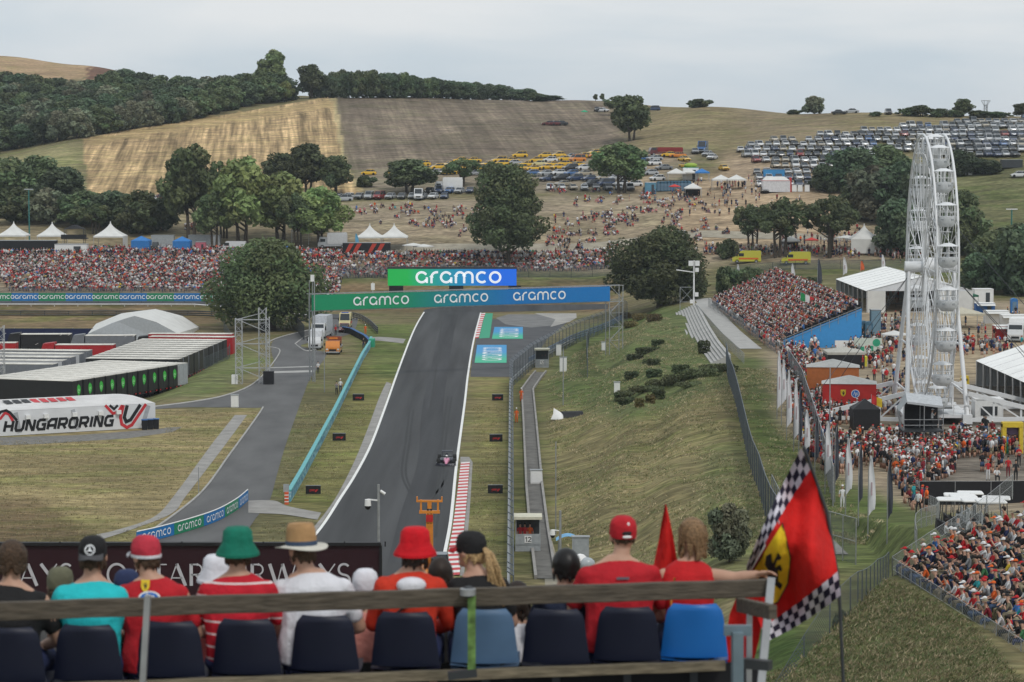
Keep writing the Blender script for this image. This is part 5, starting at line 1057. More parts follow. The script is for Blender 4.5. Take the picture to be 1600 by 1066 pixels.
def car_mesh(kind, col):
    key = ('car', kind, col)
    if key in _pm: return _pm[key]
    mb = MB(); W = .9
    prof = {'hatch': (2.0, .95, [(-1.9,.62),(-1.7,.92),(-1.45,1.0)], (-1.75,-1.35,.35,1.15), 1.48), 'saloon': (2.25, .92, [], (-1.55,-.95,.35,1.05), 1.42), 'suv': (2.2, 1.02, [], (-2.05,-1.75,.4,1.15), 1.72), 'van': (2.4, 1.1, [], (-2.3,-2.2,1.0,1.75), 1.95)}[kind]
    Ln, hb, _, cab, hr = prof; hood = hb-.10
    st = [(-Ln,.38,.62),(-Ln+.08,.25,hb-.12),(-Ln+.4,.2,hb),(cab[3],.2,hb),(Ln-.5,.2,hood),(Ln-.08,.25,hood-.16),(Ln,.38,.55)]; rings = []
    for y, z0, z1 in st:
        w_ = W*(.93 if abs(y) > Ln-.05 else 1); rings.append([(-w_*.96,y,z0),(w_*.96,y,z0),(w_,y,z0+(z1-z0)*.55),(w_*.93,y,z1),(-w_*.93,y,z1),(-w_,y,z0+(z1-z0)*.55)])
    mb.loft(rings, 0, True, False)
    a, b, c, d = cab; mb.loft([[(-W*.9,a,hb-.02),(W*.9,a,hb-.02),(W*.9,d,hb-.04),(-W*.9,d,hb-.04)], [(-W*.76,b,hr-.05),(W*.76,b,hr-.05),(W*.76,c,hr-.05),(-W*.76,c,hr-.05)]], 1, True, False)
    mb.loft([[(-W*.77,b-.03,hr-.05),(W*.77,b-.03,hr-.05),(W*.77,c+.03,hr-.05),(-W*.77,c+.03,hr-.05)], [(-W*.68,b+.1,hr+.02),(W*.68,b+.1,hr+.02),(W*.68,c-.1,hr+.02),(-W*.68,c-.1,hr+.02)]], 0, True, False)
    for x in (-1,1):
        for y in (-Ln*.62, Ln*.64): mb.cyl((x*W*1.01,y,.33), (x*(W-.2),y,.33), .33, n=10, m=2)
        mb.box((x*W*.72,Ln-.03,.64), (.34,.12,.14), 3); mb.box((x*W*.78,-Ln+.03,.74), (.24,.1,.18), 4)
        mb.bar((x*W*.86,(a+b)/2*.9,hb), (x*W*.75,b,hr-.03), .06, .06, 0); mb.bar((x*W*.86,d,hb-.05), (x*W*.75,c,hr-.03), .06, .06, 0); mb.bar((x*W*.88,(b+c)/2-.1,hb-.05), (x*W*.765,(b+c)/2-.1,hr-.04), .05, .07, 0)
    mb.box((0,Ln-.0,.45), (1.1,.05,.16), 5)
    me_ = mb.mesh('parked_car', [paint(col), M_GLASS, M_TYRE, M_HEAD, M_TAIL, M_BLK]); _pm[key] = me_; return me_
CARS = []; rv = random.Random(9)
def carspot(px, py, rz, area, cols=None, kinds=None):
    p = G(px, py)
    if p is None: return
    col = rv.choice(cols or ['white']*7+['silver']*6+['grey']*5+['black']*4+['dark blue']*3+['blue','red','beige']); ki = rv.choice(kinds or ['hatch','saloon','hatch','suv','saloon','van' if rv.random() < .4 else 'hatch']); CARS.append((p.y, p, rz+rv.uniform(-.12,.12)*(3.5 if cols else 1), col, ki, area))
def carfill(poly, dx, dy, rz, area, cols=None, keep=.92, skew=0):
    ys = [p[1] for p in poly]; xs_ = [p[0] for p in poly]; y = max(ys); r_ = 0
    while y > min(ys):
        f = (y-min(ys))/(max(ys)-min(ys)+1e-6); ddx = dx[0]*(1-f)+dx[1]*f; x = min(xs_)+rv.uniform(0,ddx)
        while x < max(xs_):
            yy = y+skew*(x-min(xs_))+rv.uniform(-.6,.6)*(3 if cols else 1)
            if inpoly(np.array([x]), np.array([yy]), poly)[0] and rv.random() < keep: carspot(x, yy, rz, area, cols)
            x += ddx*rv.uniform(.93,1.1)
        y -= dy[0]*(1-f)+dy[1]*f; r_ += 1
carfill([(1140,238),(1200,222),(1330,208),(1420,198),(1600,186),(1640,184),(1640,252),(1560,252),(1495,248),(1495,262),(1480,245),(1400,243),(1350,262),(1345,300),(1182,302),(1182,262),(1160,246)], (11.8,15.8), (6.0,10.4), math.pi+.05, 'on the right hillside', keep=.96)
carfill([(556,272),(620,262),(700,254),(800,246),(950,240),(960,252),(880,268),(760,276),(640,276),(560,280)], (19,21), (6,7), math.pi/2+.3, 'in the block on the central slope', ['yellow']*10+['orange','cream','white','silver'], keep=.84)
carfill([(770,276),(880,268),(950,256),(1035,246),(1040,262),(1028,296),(960,296),(862,300),(856,284),(780,288)], (19,22), (7,9), math.pi/2+.5, 'in the centre below the taxis', keep=.93)
carfill([(506,320),(620,316),(740,308),(740,296),(700,294),(640,308),(506,310)], (15,17), (8,9), math.pi-.2, 'in the row behind the dusty hillside')
carfill([(845,306),(1040,300),(1040,292),(845,297)], (17,18), (9,9), math.pi+.1, 'in the row by the portable toilets')
carfill([(-40,350),(60,344),(160,338),(270,332),(270,318),(100,322),(-40,334)], (16,18), (8,9), math.pi/2+.3, 'behind the tent peaks at left')
carfill([(150,330),(350,328),(540,318),(540,308),(380,312),(150,314)], (15,17), (7,8), math.pi/2+.3, 'seen between the trees at left')
CARS.sort(key=lambda c: c[0])
SPECIAL = [(858,196,'saloon','maroon',math.pi/2,'left dark red car of three on the bare hillside'),(867,196,'saloon','maroon',math.pi/2+.4,'middle dark red car of three on the bare hillside'),(876,196,'saloon','black',math.pi/2+.2,'black car, right one of three on the bare hillside'),(933,174,'saloon','black',math.pi,'black car beside a white one near the top of the hillside'),(941,175,'saloon','white',math.pi+1,'white car near the top of the hillside by the dark tree'),
 (1021,173.5,'suv','dark blue',math.pi/2,'dark off-roader right of the dark hillside tree'),(1311,179,'saloon','black',-math.pi/2,'black car parked on the skyline at right'),(1330,176,'saloon','silver',math.pi/2,'silver car behind the black one on the skyline'),(1388,179,'suv','black',math.pi,'dark car on the skyline left of the scrub trees'),
 (1131,266,'saloon','yellow',math.pi+.2,'single yellow car on the dirt track'),(1046,245,'saloon','yellow',math.pi/2,'yellow car beside the red truck, left one'),(1059,246,'saloon','orange',math.pi/2,'orange-yellow car beside the red truck, middle one'),(1069,252,'saloon','yellow',math.pi+.4,'yellow car above the white and green booth, upper one'),(1071,262,'saloon','yellow',math.pi+.4,'yellow car above the white and green booth, lower one'),
 (1106,244,'saloon','silver',math.pi-.5,'silver car below the blue van'),(1113,249,'saloon','white',math.pi-.4,'white car below the silver one by the dirt track'),(1592,277,'hatch','white',math.pi/2,'white car at the right edge above the open green field'),(1086,240,'hatch','grey',math.pi,'grey car left of the blue van')]
for px, py, ki, col, rz, lab in SPECIAL:
    p = G(px, py); o = bpy.data.objects.new('parked_car', car_mesh(ki, col)); COL.objects.link(o); o.location = p; o.rotation_euler = (0,0,rz); put(o, lab, 'car')
NI = 300-len(SPECIAL)-1
KN = {'hatch': 'hatchback', 'saloon': 'saloon', 'suv': 'off-roader', 'van': 'minivan'}
for _, p, rz, col, ki, area in CARS[:NI]:
    o = bpy.data.objects.new('parked_car', car_mesh(ki, col)); COL.objects.link(o); o.location = p; o.rotation_euler = (0,0,rz)
    lab = f'{col} {KN[ki]} parked {area}'; put(o, lab, 'car', 'cars: '+lab)
# the remaining cars farther up the hill
if len(CARS) > NI:
    mb = MB(); slots = []; cache = {}
    VV = []; FF = []; MM = []; base = 0
    for _, p, rz, col, ki, area in CARS[NI:]:
        me_ = car_mesh(ki, col)
        if (ki, col) not in cache:
            for q in me_.materials:
                if q not in slots: slots.append(q)
            cache[(ki, col)] = ([tuple(v.co) for v in me_.vertices], [tuple(f.vertices) for f in me_.polygons], [slots.index(me_.materials[f.material_index]) for f in me_.polygons])
        V, F, m_ = cache[(ki, col)]; c, s = math.cos(rz), math.sin(rz)
        VV += [(x*c-y*s+p.x, x*s+y*c+p.y, z+p.z) for x, y, z in V]; FF += [tuple(i+base for i in f) for f in F]; MM += m_; base += len(V)
    me_ = bpy.data.meshes.new('far_parked_cars'); me_.from_pydata(VV, [], FF)
    for q in slots: me_.materials.append(q)
    me_.polygons.foreach_set('material_index', MM); o = bpy.data.objects.new('parked_cars', me_); COL.objects.link(o); put(o, 'many more cars parked in the farther rows of the hillside', 'cars', kind='stuff')
# ---- vans, ambulances, lorries
def wheelset(t, W, ys, r=.38):
    for y in ys:
        for x in (-1,1): mb = MB(); mb.cyl((x*W,y,r), (x*(W-.25),y,r), r, n=14); mb.cyl((x*(W+.01),y,r), (x*(W-.02),y,r), r*.55, n=10, m=1); mb.obj('wheel', [M_TYRE, M_STEEL], t)
def van(px, py, rz, col, label, L_=5.6, H_=2.5, W_=1.0, box=None, cat='van', stripe=None, name='van', p=None, lights=None):
    p = p or G(px, py); t = thing(name, label, cat, tuple(p), rz); h = L_/2; mb = MB()
    prof = [(-h,.35),(-h,H_-.15),(-h+.15,H_),(h-1.75,H_),(h-1.0,1.45),(h-.15,1.15),(h,.95),(h,.35)]
    if box: prof = [(-h,.5),(-h,.9),(h-2.0,.9),(h-2.0,H_-.3),(h-.45,H_-.3),(h-.1,1.4),(h,1.1),(h,.4)]
    mb.prism(prof, 'x', -W_, W_); mb.obj('body', paint(col), t)
    mb = MB(); z0, z1, y0, y1 = (1.45, H_-.12, h-1.0, h-1.72) if not box else (1.42, H_-.45, h-.14, h-.45)
    mb.add([(-W_*.88,y0+.03,z0),(W_*.88,y0+.03,z0),(W_*.82,y1+.05,z1),(-W_*.82,y1+.05,z1)], [(0,1,2,3)]); mb.add([(W_*.88,y0+.01,z0-.02),(-W_*.88,y0+.01,z0-.02),(-W_*.82,y1+.03,z1),(W_*.82,y1+.03,z1)], [(0,1,2,3)]); mb.obj('windscreen', M_GLASS, t)
    for x in (-1,1): mb = MB(); mb.box((x*(W_+.004),h-1.85 if not box else h-1.1,1.75), (.02,1.1,.65)); mb.obj('side_window', M_GLASS, t); mb = MB(); mb.box((x*W_*.78,h+.01,.85), (.32,.06,.24)); mb.obj('headlight', M_HEAD, t); mb = MB(); mb.box((x*(W_+.16),h-1.05 if not box else h-.3,1.6), (.18,.12,.35)); mb.obj('mirror', M_BLK, t)
    mb = MB(); mb.box((0,h+.012,.72), (1.1,.05,.3)); mb.obj('grille', M_BLK, t); mb = MB(); mb.box((0,h+.03,.42), (W_*1.9,.12,.2)); mb.obj('bumper', M_GREY if col != 'black' else M_BLK, t)
    wheelset(t, W_, (-h+1.0, h-1.0))
    if box: mb = MB(); rbox(mb, (0,-1.0,.95+box[0]/2+.0), (W_*2.1,L_-2.1,box[0]), 0, .05, 1.0); mb.obj('cargo_box', box[1], t)
    if stripe: mb = MB(); [mb.box((x*(W_+.006),-.4,.95), (.02,L_-1.9,.35)) for x in (-1,1)]; mb.box((0,h+.04,.98), (W_*1.6,.02,.12)); mb.obj('stripe', stripe, t)
    if lights: mb = MB(); mb.box((0,h-1.9,H_+.08), (1.3,.25,.16)); mb.obj('light_bar', lights, t)
    return t
M_BLUEL = mat('blue_beacon', (.02,.08,.5), .3); M_AMB = mat('amber_beacon', (.7,.25,.02), .3)
van(493.5,545,math.pi,'white','white panel van facing the viewer on the service road',L_=5.5,H_=2.35,box=(2.0,mat('van_box',(.55,.56,.58),.5)))
van(503,527,math.pi-.1,'white','tall white box lorry behind the white van on the service road',L_=8,H_=2.9,W_=1.15,box=(2.8,mat('lorry_box',(.42,.44,.47),.6)),name='lorry',cat='lorry')
van(540,512,math.pi,'cream','yellow ambulance standing on the service road behind the dark red car',L_=6,H_=2.7,stripe=M_RED,cat='ambulance',name='ambulance',lights=M_BLUEL)
p = G(538, 519); o = bpy.data.objects.new('parked_car', car_mesh('hatch','maroon')); COL.objects.link(o); o.location = p; o.rotation_euler = (0,0,math.pi); put(o, 'dark red car in front of the yellow ambulance', 'car')
t = van(522,552,math.pi,'orange','orange recovery lorry with flat load bed facing the viewer',L_=6.5,H_=2.4,W_=1.1,box=(.25,M_STEEL),name='lorry',cat='lorry',lights=M_AMB)
mb = MB(); mb.box((0,-1.1,1.9), (2.2,.12,1.3)); mb.bar((-1.0,-.6,1.2), (-1.0,-3,2.4), .12); mb.bar((1.0,-.6,1.2), (1.0,-3,2.4), .12); mb.bar((-1.1,1.15,2.6),(1.1,1.15,2.6),.3); mb.obj('load_frame', mat('rust_red',(.22,.06,.03),.7), t)
for px, py, lab in ((1166,411,'yellow ambulance with orange band left of the slim trees, behind the fence'),(1243,413,'yellow ambulance with orange band beneath the open-crowned trees')):
    van(px,py,math.pi/2,'bright yellow',lab,L_=6,H_=2.6,stripe=mat('ambulance_orange',(.6,.13,.02),.5),cat='ambulance',name='ambulance',lights=M_BLUEL)
van(654,312,math.pi,'white','tall white van in the car row left of the tall oval tree',L_=6,H_=2.7); van(1098,238,math.pi-.2,'blue','blue van parked beside the dirt track on the hill',L_=6.5,H_=3.0,W_=1.1)
van(1590,533,math.pi-.3,'white','white motorhome facing left at the right frame edge by the stalls',L_=6.5,H_=2.9,W_=1.1,box=(2.3,M_WHITE),name='motorhome',cat='motorhome')
van(28,343,math.pi/2,'cream','pale yellow van among the parked cars at far left',L_=5.5,H_=2.3)
van(701,300,math.pi/2,'white','white lorry behind the cars left of the tall oval tree',L_=7,H_=2.9,W_=1.15,box=(2.6,M_WHITE),name='lorry',cat='lorry'); van(1040,243,math.pi/2+.2,'maroon','long dark red lorry parked below the dark hillside tree',L_=9,H_=2.4,W_=1.15,box=(1.2,mat('lorry_red',(.20,.02,.02))),name='lorry',cat='lorry')
# ---- racing cars
def f1(p, rz, body, accent, label, dark=M_BLK):
    t = thing('racing_car', label, 'racing car', tuple(p), rz)
    mb = MB(); mb.loft([[(-.09,2.75,.16),(.09,2.75,.16),(.09,2.75,.30),(-.09,2.75,.30)], [(-.16,2.0,.16),(.16,2.0,.16),(.14,2.0,.48),(-.14,2.0,.48)], [(-.28,1.0,.12),(.28,1.0,.12),(.24,1.0,.60),(-.24,1.0,.60)], [(-.34,.4,.1),(.34,.4,.1),(.27,.4,.62),(-.27,.4,.62)]], 0, True, True)
    mb.obj('nose', accent, t)
    mb = MB(); mb.loft([[(-.34,.4,.1),(.34,.4,.1),(.27,.35,.58),(-.27,.35,.58)], [(-.72,-.1,.08),(.72,-.1,.08),(.66,-.15,.55),(-.66,-.15,.55)], [(-.7,-.9,.08),(.7,-.9,.08),(.5,-.9,.52),(-.5,-.9,.52)], [(-.22,-2.1,.15),(.22,-2.1,.15),(.15,-2.1,.42),(-.15,-2.1,.42)]], 0, True, True); mb.obj('sidepods', body, t)
    mb = MB(); mb.loft([[(-.14,-.45,.5),(.14,-.45,.5),(.10,-.45,.98),(-.10,-.45,.98)], [(-.13,-1.0,.5),(.13,-1.0,.5),(.06,-1.0,.85),(-.06,-1.0,.85)], [(-.04,-2.1,.4),(.04,-2.1,.4),(.01,-2.1,.52),(-.01,-2.1,.52)]], 0, True, True); mb.obj('engine_cover', body, t)
    mb = MB(); mb.box((0,0,.06), (1.5,4.2,.05)); mb.obj('floor', dark, t)
    mb = MB(); [mb.tube([(-.95,2.55,z), (-.3,2.75,z-.02), (.3,2.75,z-.02), (.95,2.55,z)], .05, 5) for z in (.14,.24)]; [mb.box((x*.97,2.5,.24), (.04,.55,.3)) for x in (-1,1)]; mb.obj('front_wing', body, t)
    mb = MB(); mb.box((0,-2.45,.92), (1.0,.30,.05)); mb.box((0,-2.6,.99), (1.0,.18,.04)); [mb.box((x*.5,-2.5,.72), (.04,.5,.6)) for x in (-1,1)]; mb.box((0,-2.4,.5), (.9,.2,.04)); mb.obj('rear_wing', body, t)
    mb = MB(); mb.tube([(-.28,-.1,.62),(-.27,.3,.78),(-.12,.65,.80),(0,.75,.76),(.12,.65,.80),(.27,.3,.78),(.28,-.1,.62)], .04, 6); mb.bar((0,.75,.76),(0,.9,.58),.05); mb.obj('halo', dark, t)
    mb = MB(); mb.ell((0,.1,.72), (.14,.16,.15), 0, 10, 6); mb.obj('helmet', M_WHITE, t)
    for x in (-1,1):
        for y, r, w_ in ((1.7,.36,.30),(-1.75,.36,.38)):
            mb = MB(); mb.cyl((x*.97,y,r), (x*(.97-w_),y,r), r, n=16); mb.obj('wheel', [M_TYRE], t); mb = MB()
            for z in (.25,.42): mb.bar((x*.2,y-.15,z), (x*.75,y,z), .04)
            mb.obj('suspension', dark, t)
        mb = MB(); mb.box((x*.45,.6,.72), (.16,.06,.1)); mb.obj('mirror', dark, t)
f1(onz(698,724), math.pi+.0, mat('car_navy',(.03,.03,.05),.3,coat=.6), mat('car_pink',(.62,.16,.30),.3,coat=.6), 'pink and black single-seat racing car on the track beside the kerb', M_BLK)
f1(G(318,471)+Vector((0,-1,.15)), -math.pi/2, mat('car_orange',(.65,.14,.01),.3,coat=.6), mat('car_orange2',(.62,.13,.01),.3,coat=.6), 'orange racing car on the far straight beside the round tree')
# ---- articulated trailers in the left paddock
M_ROOF = tone_mat('trailer_roof', (.62,.60,.55), .35, .25); M_TGR = mat('logo_green', (.05,.45,.06), .5, var=.03)
def trailer(x, y, ang, side, rear, label, group, logo=False, L_=13.4, H_=3.95, z=-1.5, roof=None, cab=False):
    """x,y: middle of the rear end; the body runs away along ang"""
    t = thing('trailer', label, 'trailer', (x, y, z), ang, group); W = 1.25
    mb = MB(); mb.box((-L_/2,0,(H_+1.05)/2), (L_,2*W,H_-1.05)); mb.obj('body', side, t)
    mb = MB(); mb.box((-L_/2,0,H_+.03), (L_+.06,2*W+.06,.06)); [mb.bar((-.4-k*1.3,-W,H_+.075), (-.4-k*1.3,W,H_+.075), .05, .03) for k in range(10)]; mb.obj('roof', roof or M_ROOF, t)
    for s_ in (-1,1): mb = MB(); mb.box((.02,s_*W/2,(H_+1.1)/2), (.05,W-.06,H_-1.2)); mb.obj('rear_door', rear, t); mb = MB(); mb.box((.05,s_*.9,.95), (.05,.35,.16)); mb.obj('tail_lamp', M_TAIL, t)
    mb = MB(); mb.box((-L_/2,0,.95), (L_,.9,.2)); mb.box((-.1,0,.75), (.1,2.3,.14)); mb.obj('chassis', M_BLK, t)
    for k in range(3):
        for s_ in (-1,1): mb = MB(); mb.cyl((-1.6-k*1.3,s_*W,.5), (-1.6-k*1.3,s_*(W-.35),.5), .5, n=12); mb.obj('wheel', M_TYRE, t)
    if logo:
        mb = MB(); pts = [(-.1,0),(.35,.35),(.5,.8),(.35,1.2),(-.1,1.45),(-.45,1.2),(-.52,.8),(-.4,.4)]
        mb.add([(.06, a*.95+.35, 1.95+b*1.05) for a, b in pts], [tuple(range(8))]); o = mb.obj('leaf_logo', M_TGR, t)
        mb = MB(); write(mb, 'e', GL, lambda x_, y_: Vector((.075, .35+x_, 2.35+y_)), .55, 0, .14, x0=-.35, shear=0); mb.obj('lettering', mat('logo_pale',(.4,.7,.4),.5), o)
    if cab:
        mb = MB(); mb.prism([(-L_-2.3,.6),(-L_-2.3,2.2),(-L_-1.9,3.4),(-L_-.2,3.6),(-L_-.2,.6)], 'y', -1.2, 1.2); mb.obj('cab', side, t)
    return t
M_TB = mat('trailer_black', (.02,.02,.021), .45, var=.1); M_TW = mat('trailer_white', (.50,.51,.52), .45, var=.08); M_TG = mat('trailer_grey', (.17,.18,.20), .45, var=.1); M_TR = mat('trailer_red', (.38,.02,.025), .4, var=.08)
ga = math.atan2(-.34,.94); n_ = 10
for k in range(n_):
    x = -55.6+k*1.02; y = 326+k*2.62; w = ['nearest, long side in view','second','third','fourth','fifth','sixth','seventh','eighth','ninth','last, beside the pale trailer'][k]
    trailer(x, y, ga, M_TB, M_TB, f'black trailer with green leaf mark on doors, front row, {w}', 'trailers with green leaf marks', True)
trailer(-55.6+10*1.02, 326+26.4, ga, M_TW, mat('door_grey',(.33,.35,.37),.5), 'pale grey plain trailer at the far end of the green-marked row', 'plain trailers')
g2 = math.atan2(-.12,1)
for k in range(10):
    y = 361+k*4.0; x = -46.9+k*.25; dk = k % 3
    trailer(x, y, g2, (M_TG if dk else M_TB), M_TB, f'dark-doored trailer with pale ribbed roof, {["first","second","third","fourth","fifth","sixth","seventh","eighth","ninth","tenth"][k]} from the front in the middle row', 'pale-roofed trailers of the middle row')
for k in range(5):
    trailer(-63+k*.2, 352+k*6.0, g2, M_TW if k % 2 else M_TG, M_TG, f'{["grey","white","grey","white","grey"][k]} trailer at the left edge, {["first","second","third","fourth","fifth"][k]} from the front behind the black ones', 'trailers at the left frame edge')
trailer(-44.0, 404, math.atan2(-.1,1), M_TR, M_TR, 'bright red trailer with red rear doors at the right end of the paddock', 'red trailers'); trailer(-45.0, 411, math.atan2(-.05,1), M_TR, M_TR, 'red trailer just behind the bright red one', 'red trailers')
trailer(-62, 398, 0.0, M_TR, M_TR, 'red trailer at the left end of the arched tent', 'red trailers', L_=9, H_=3.2, cab=True); trailer(-78, 402, 0.0, M_TR, M_TR, 'small red lorry body near the left frame edge', 'red trailers', L_=7, H_=3.2, cab=True)
for k in range(3): trailer(-50.5-k*11, 414+k*3, .05, [M_TB,M_TG,M_TB][k], M_TB, ['black lorry with cab parked before the arched tent','grey lorry with cab left of the arched tent','black lorry with cab farther left behind the red one'][k], 'lorries by the arched tent', L_=8, H_=3.3, cab=True)
# big arched tent
t = thing('arched_tent', 'large white tent with gently arched roof behind the parked trailers', 'tent', (-65,428,-1.5), math.atan2(-.45,1)*0+.0)
def P3(px, py, Y): p = at(px, py, Y); return p-Vector((-65,428,-1.5))
front = [P3(137,522,424), P3(175,507,427), P3(210,497,429), P3(245,506,431), P3(277,521,433)]; back = [P3(150,506,452), P3(190,492,454), P3(243,486,456), P3(285,496,456), P3(311,511,456)]
def arch(Q, n=4):
    o = []; 
    for k in range(len(Q)-1):
        for i in range(n): o.append(Q[k].lerp(Q[k+1], i/n)+Vector((0,0,math.sin(math.pi*(k*n+i)/(n*(len(Q)-1)))*.35)))
    return o+[Q[-1]]
fr, bk = arch(front), arch(back); mb = MB(); rows_ = [[a.lerp(b, k/10) for a, b in zip(fr, bk)] for k in range(11)]; mb.loft(rows_, 0, False, True, False)
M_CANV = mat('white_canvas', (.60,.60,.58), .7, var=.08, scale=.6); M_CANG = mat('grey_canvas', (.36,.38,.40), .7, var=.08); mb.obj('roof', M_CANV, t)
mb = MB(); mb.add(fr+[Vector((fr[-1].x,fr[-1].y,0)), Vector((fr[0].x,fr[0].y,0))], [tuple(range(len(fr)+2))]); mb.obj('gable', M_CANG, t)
mb = MB(); mb.add([fr[-1],bk[-1],Vector((bk[-1].x,bk[-1].y,0)),Vector((fr[-1].x,fr[-1].y,0))], [(3,2,1,0)]); mb.add([fr[0],bk[0],Vector((bk[0].x,bk[0].y,0)),Vector((fr[0].x,fr[0].y,0))], [(0,1,2,3)]); mb.obj('side_wall', M_CANV, t)
t = thing('hoarding', 'long dark navy fabric hoarding behind the paddock at the left edge', 'hoarding', (-80,436,-1)); mb = MB(); mb.box((-8,0,1.3), (46,.1,2.6)); mb.obj('fabric', mat('navy_fabric',(.012,.018,.06),.8), t); [MB().cyl((x,.1,0),(x,.1,2.7),.05).obj('post', M_STEEL, t) for x in range(-30,16,5)]
# paddock building with printed banner
A = onz(0, 682.5); B = onz(243, 668.5); d = (B-A).normalized(); A2 = A-d*8; nrm = d.cross(Vector((0,0,1))).normalized(); Lx = (B-A2).length; H = 2.85; Dp = 13
t = thing('banner_building', 'long low building wrapped in a white banner with bold black lettering', 'building', tuple(A2)); f3 = lambda x, y, o=0: d*x+Vector((0,0,y))+nrm*o
mb = MB(); mb.add([f3(0,.05), f3(Lx,.05), f3(Lx,H), f3(0,H), f3(0,.05,-Dp), f3(Lx,.05,-Dp), f3(Lx,H,-Dp), f3(0,H,-Dp)], [(0,1,2,3),(7,6,5,4),(1,5,6,2),(0,3,7,4)]); wl = mb.obj('banner_wall', mat('banner_white',(.60,.61,.63),.6,var=.05,scale=.5), t)
mb = MB(); ks = 14; rr = []
for k in range(ks+1):
    x = Lx*k/ks; rr.append([f3(x,H+.01,.02), f3(x,H+.28+.06*math.sin(k*2.1),-Dp*.3), f3(x,H+.42+.1*math.sin(k*1.7),-Dp*.55), f3(x,H+.2,-Dp*.8), f3(x,H,-Dp-.02)])
mb.loft(rr, 0, False, True, False); rf = mb.obj('roof', mat('roof_sheet',(.58,.57,.56),.7,var=.1,scale=.5), t)
sg = (B-A).length/243
mb = MB(); write(mb, 'HUNGARORING', GW, lambda x_, y_: f3(x_, y_, .03), 1.18, 0, .27, x0=8+5*sg, y0=.52, shear=.22, sx=.80, sp=.07); mb.obj('lettering', M_BLK, wl)
mr_, mk = MB(), MB()
def fp(px, py):  # image point on the banner face
    x = (onz(px, 675)-onz(0, 675)).length/1.0; u = px/243; yb = 682.5+(668.5-682.5)*u; s_ = FP/(A.y+(B.y-A.y)*u); return (8+(B-A).length*u, (yb-py)/s_)
for Q, w_, mbx in (([(163,633),(175,646),(183,644),(190,633)], .32, mr_), ([(170,633),(177,639),(183,633)], .28, mk), ([(192,633),(187,652),(189,663),(197,668),(205,664),(228,631)], .36, mr_), ([(198,633),(193,652),(196,659),(203,656),(219,632)], .40, mk), ([(0,655),(8,645),(14,647),(20,658)], .3, mr_), ([(-6,652),(2,643),(10,641),(16,645),(26,657)], .3, mk)):
    ribbon(mbx, [fp(*q) for q in Q], w_, lambda x_, y_: f3(x_, y_, .035 if mbx is mk else .03), 0)
mr_.obj('stripe_mark', mat('banner_red',(.5,.03,.04),.6), wl); mk.obj('stripe_mark', M_BLK, wl)
mb = MB(); [ribbon(mb, [(8+a*sg,.3),(8+b*sg,2.6)], .5, lambda x_, y_: f3(x_, y_, .02), 0) for a, b in ((222,232),(30,24),(120,112))]; mb.obj('grey_slash', mat('banner_grey',(.34,.35,.37),.6), wl)
for px in (42,70,114,155,183): mb = MB(); x = 8+px*sg; mb.box(f3(x,2.05,.2), (.55,.4,.45), rz=math.atan2(d.y,d.x)); mb.obj('air_unit', M_WHITE, t)
mb = MB()
for k in range(8): x = 8+(30+k*14)*sg; mb.add([f3(x,H+.34,-Dp*.32), f3(x+.8,H+.34,-Dp*.32), f3(x+1.1,H+.52,-Dp*.52), f3(x+.3,H+.52,-Dp*.52)], [(0,1,2,3)], 0 if k > 2 else 1)
mb.obj('roof_print', [mat('banner_red',(.5,.03,.04)), M_BLK], rf)
for i, px in enumerate((226,235,244)):
    p = onz(px, 671.5-i*.7); t = thing('wheelie_bin', f'black bin with blue lid, {["left","middle","right"][i]} of three at the banner building corner', 'bin', tuple(p), .1, 'bins by the banner building'); mb = MB(); mb.box((0,0,.55), (.6,.7,1.1), top=(1.1,1.1)); mb.obj('body', M_BLK, t); mb = MB(); mb.box((0,0,1.15), (.72,.84,.08)); mb.obj('lid', mat('blue_lid',(.04,.12,.3),.5), t); [MB().cyl((x*.3,.35,.1),(x*.22,.35,.1),.1,n=8).obj('wheel', M_TYRE, t) for x in (-1,1)]
put(flat('gravel_strip', [(-150,682),(-20,684),(120,680),(243,671),(262,668),(285,667),(270,675),(200,685),(60,694),(-150,700)], .012, tone_mat('gravel',(.17,.165,.155),1.5,.25)), kind='structure')
# ---- poles, huts, cabinets, towers
def pole(px, py, top, label, r=.07, Y=None, name='pole', cat='pole', m=None, head=None):
    p = G(px, py) if Y is None else gnd((px-800)/FP*Y, Y); zt = zat(top, p.y); t = thing(name, label, cat, tuple(p)); mb = MB(); mb.cyl((0,0,-.3), (0,0,zt-p.z), r, r*.8, 8); mb.obj('shaft', m or M_STEEL, t); return t, zt-p.z
def cctv(t, z, x=-.5):
    mb = MB(); mb.bar((0,0,z), (x,0,z+.05), .06); mb.obj('arm', M_WHITE, t); mb = MB(); mb.cyl((x,0,z+.05),(x,0,z-.25),.14,.16,10); mb.obj('camera', M_WHITE, t); mb = MB(); mb.ell((x,0,z-.28),(.14,.14,.16),0,10,6); mb.obj('dome', M_BLK, t)
t, z = pole(590,0,757,'tall grey camera pole in front of the track with a dome camera',.075,Y=118,name='camera_pole'); cctv(t, z-.75); mb = MB(); mb.cyl((.08,0,z-.3),(.3,0,z-.45),.07,n=8); mb.obj('camera', M_WHITE, t)
t, z = pole(876,0,798,'grey camera pole right of the drain with a white dome camera',.09,Y=150,name='camera_pole'); cctv(t, z-1.2,-.45)
pole(492,597,440,'tall thin pole left end of the banner gantry, by the road crossing',.09); pole(507,613,548,'short pale pole beside the road crossing',.06); pole(307,0,730,'thin dark pole beside the service road above the lettered wall',.04,Y=236)
pole(869,0,690,'thin pole in the grass right of the drain',.05,Y=210); pole(880,633,545,'pole holding a white cabinet near the fence',.07); pole(917,522,505,'thin pole right of the catch fence curve',.05)
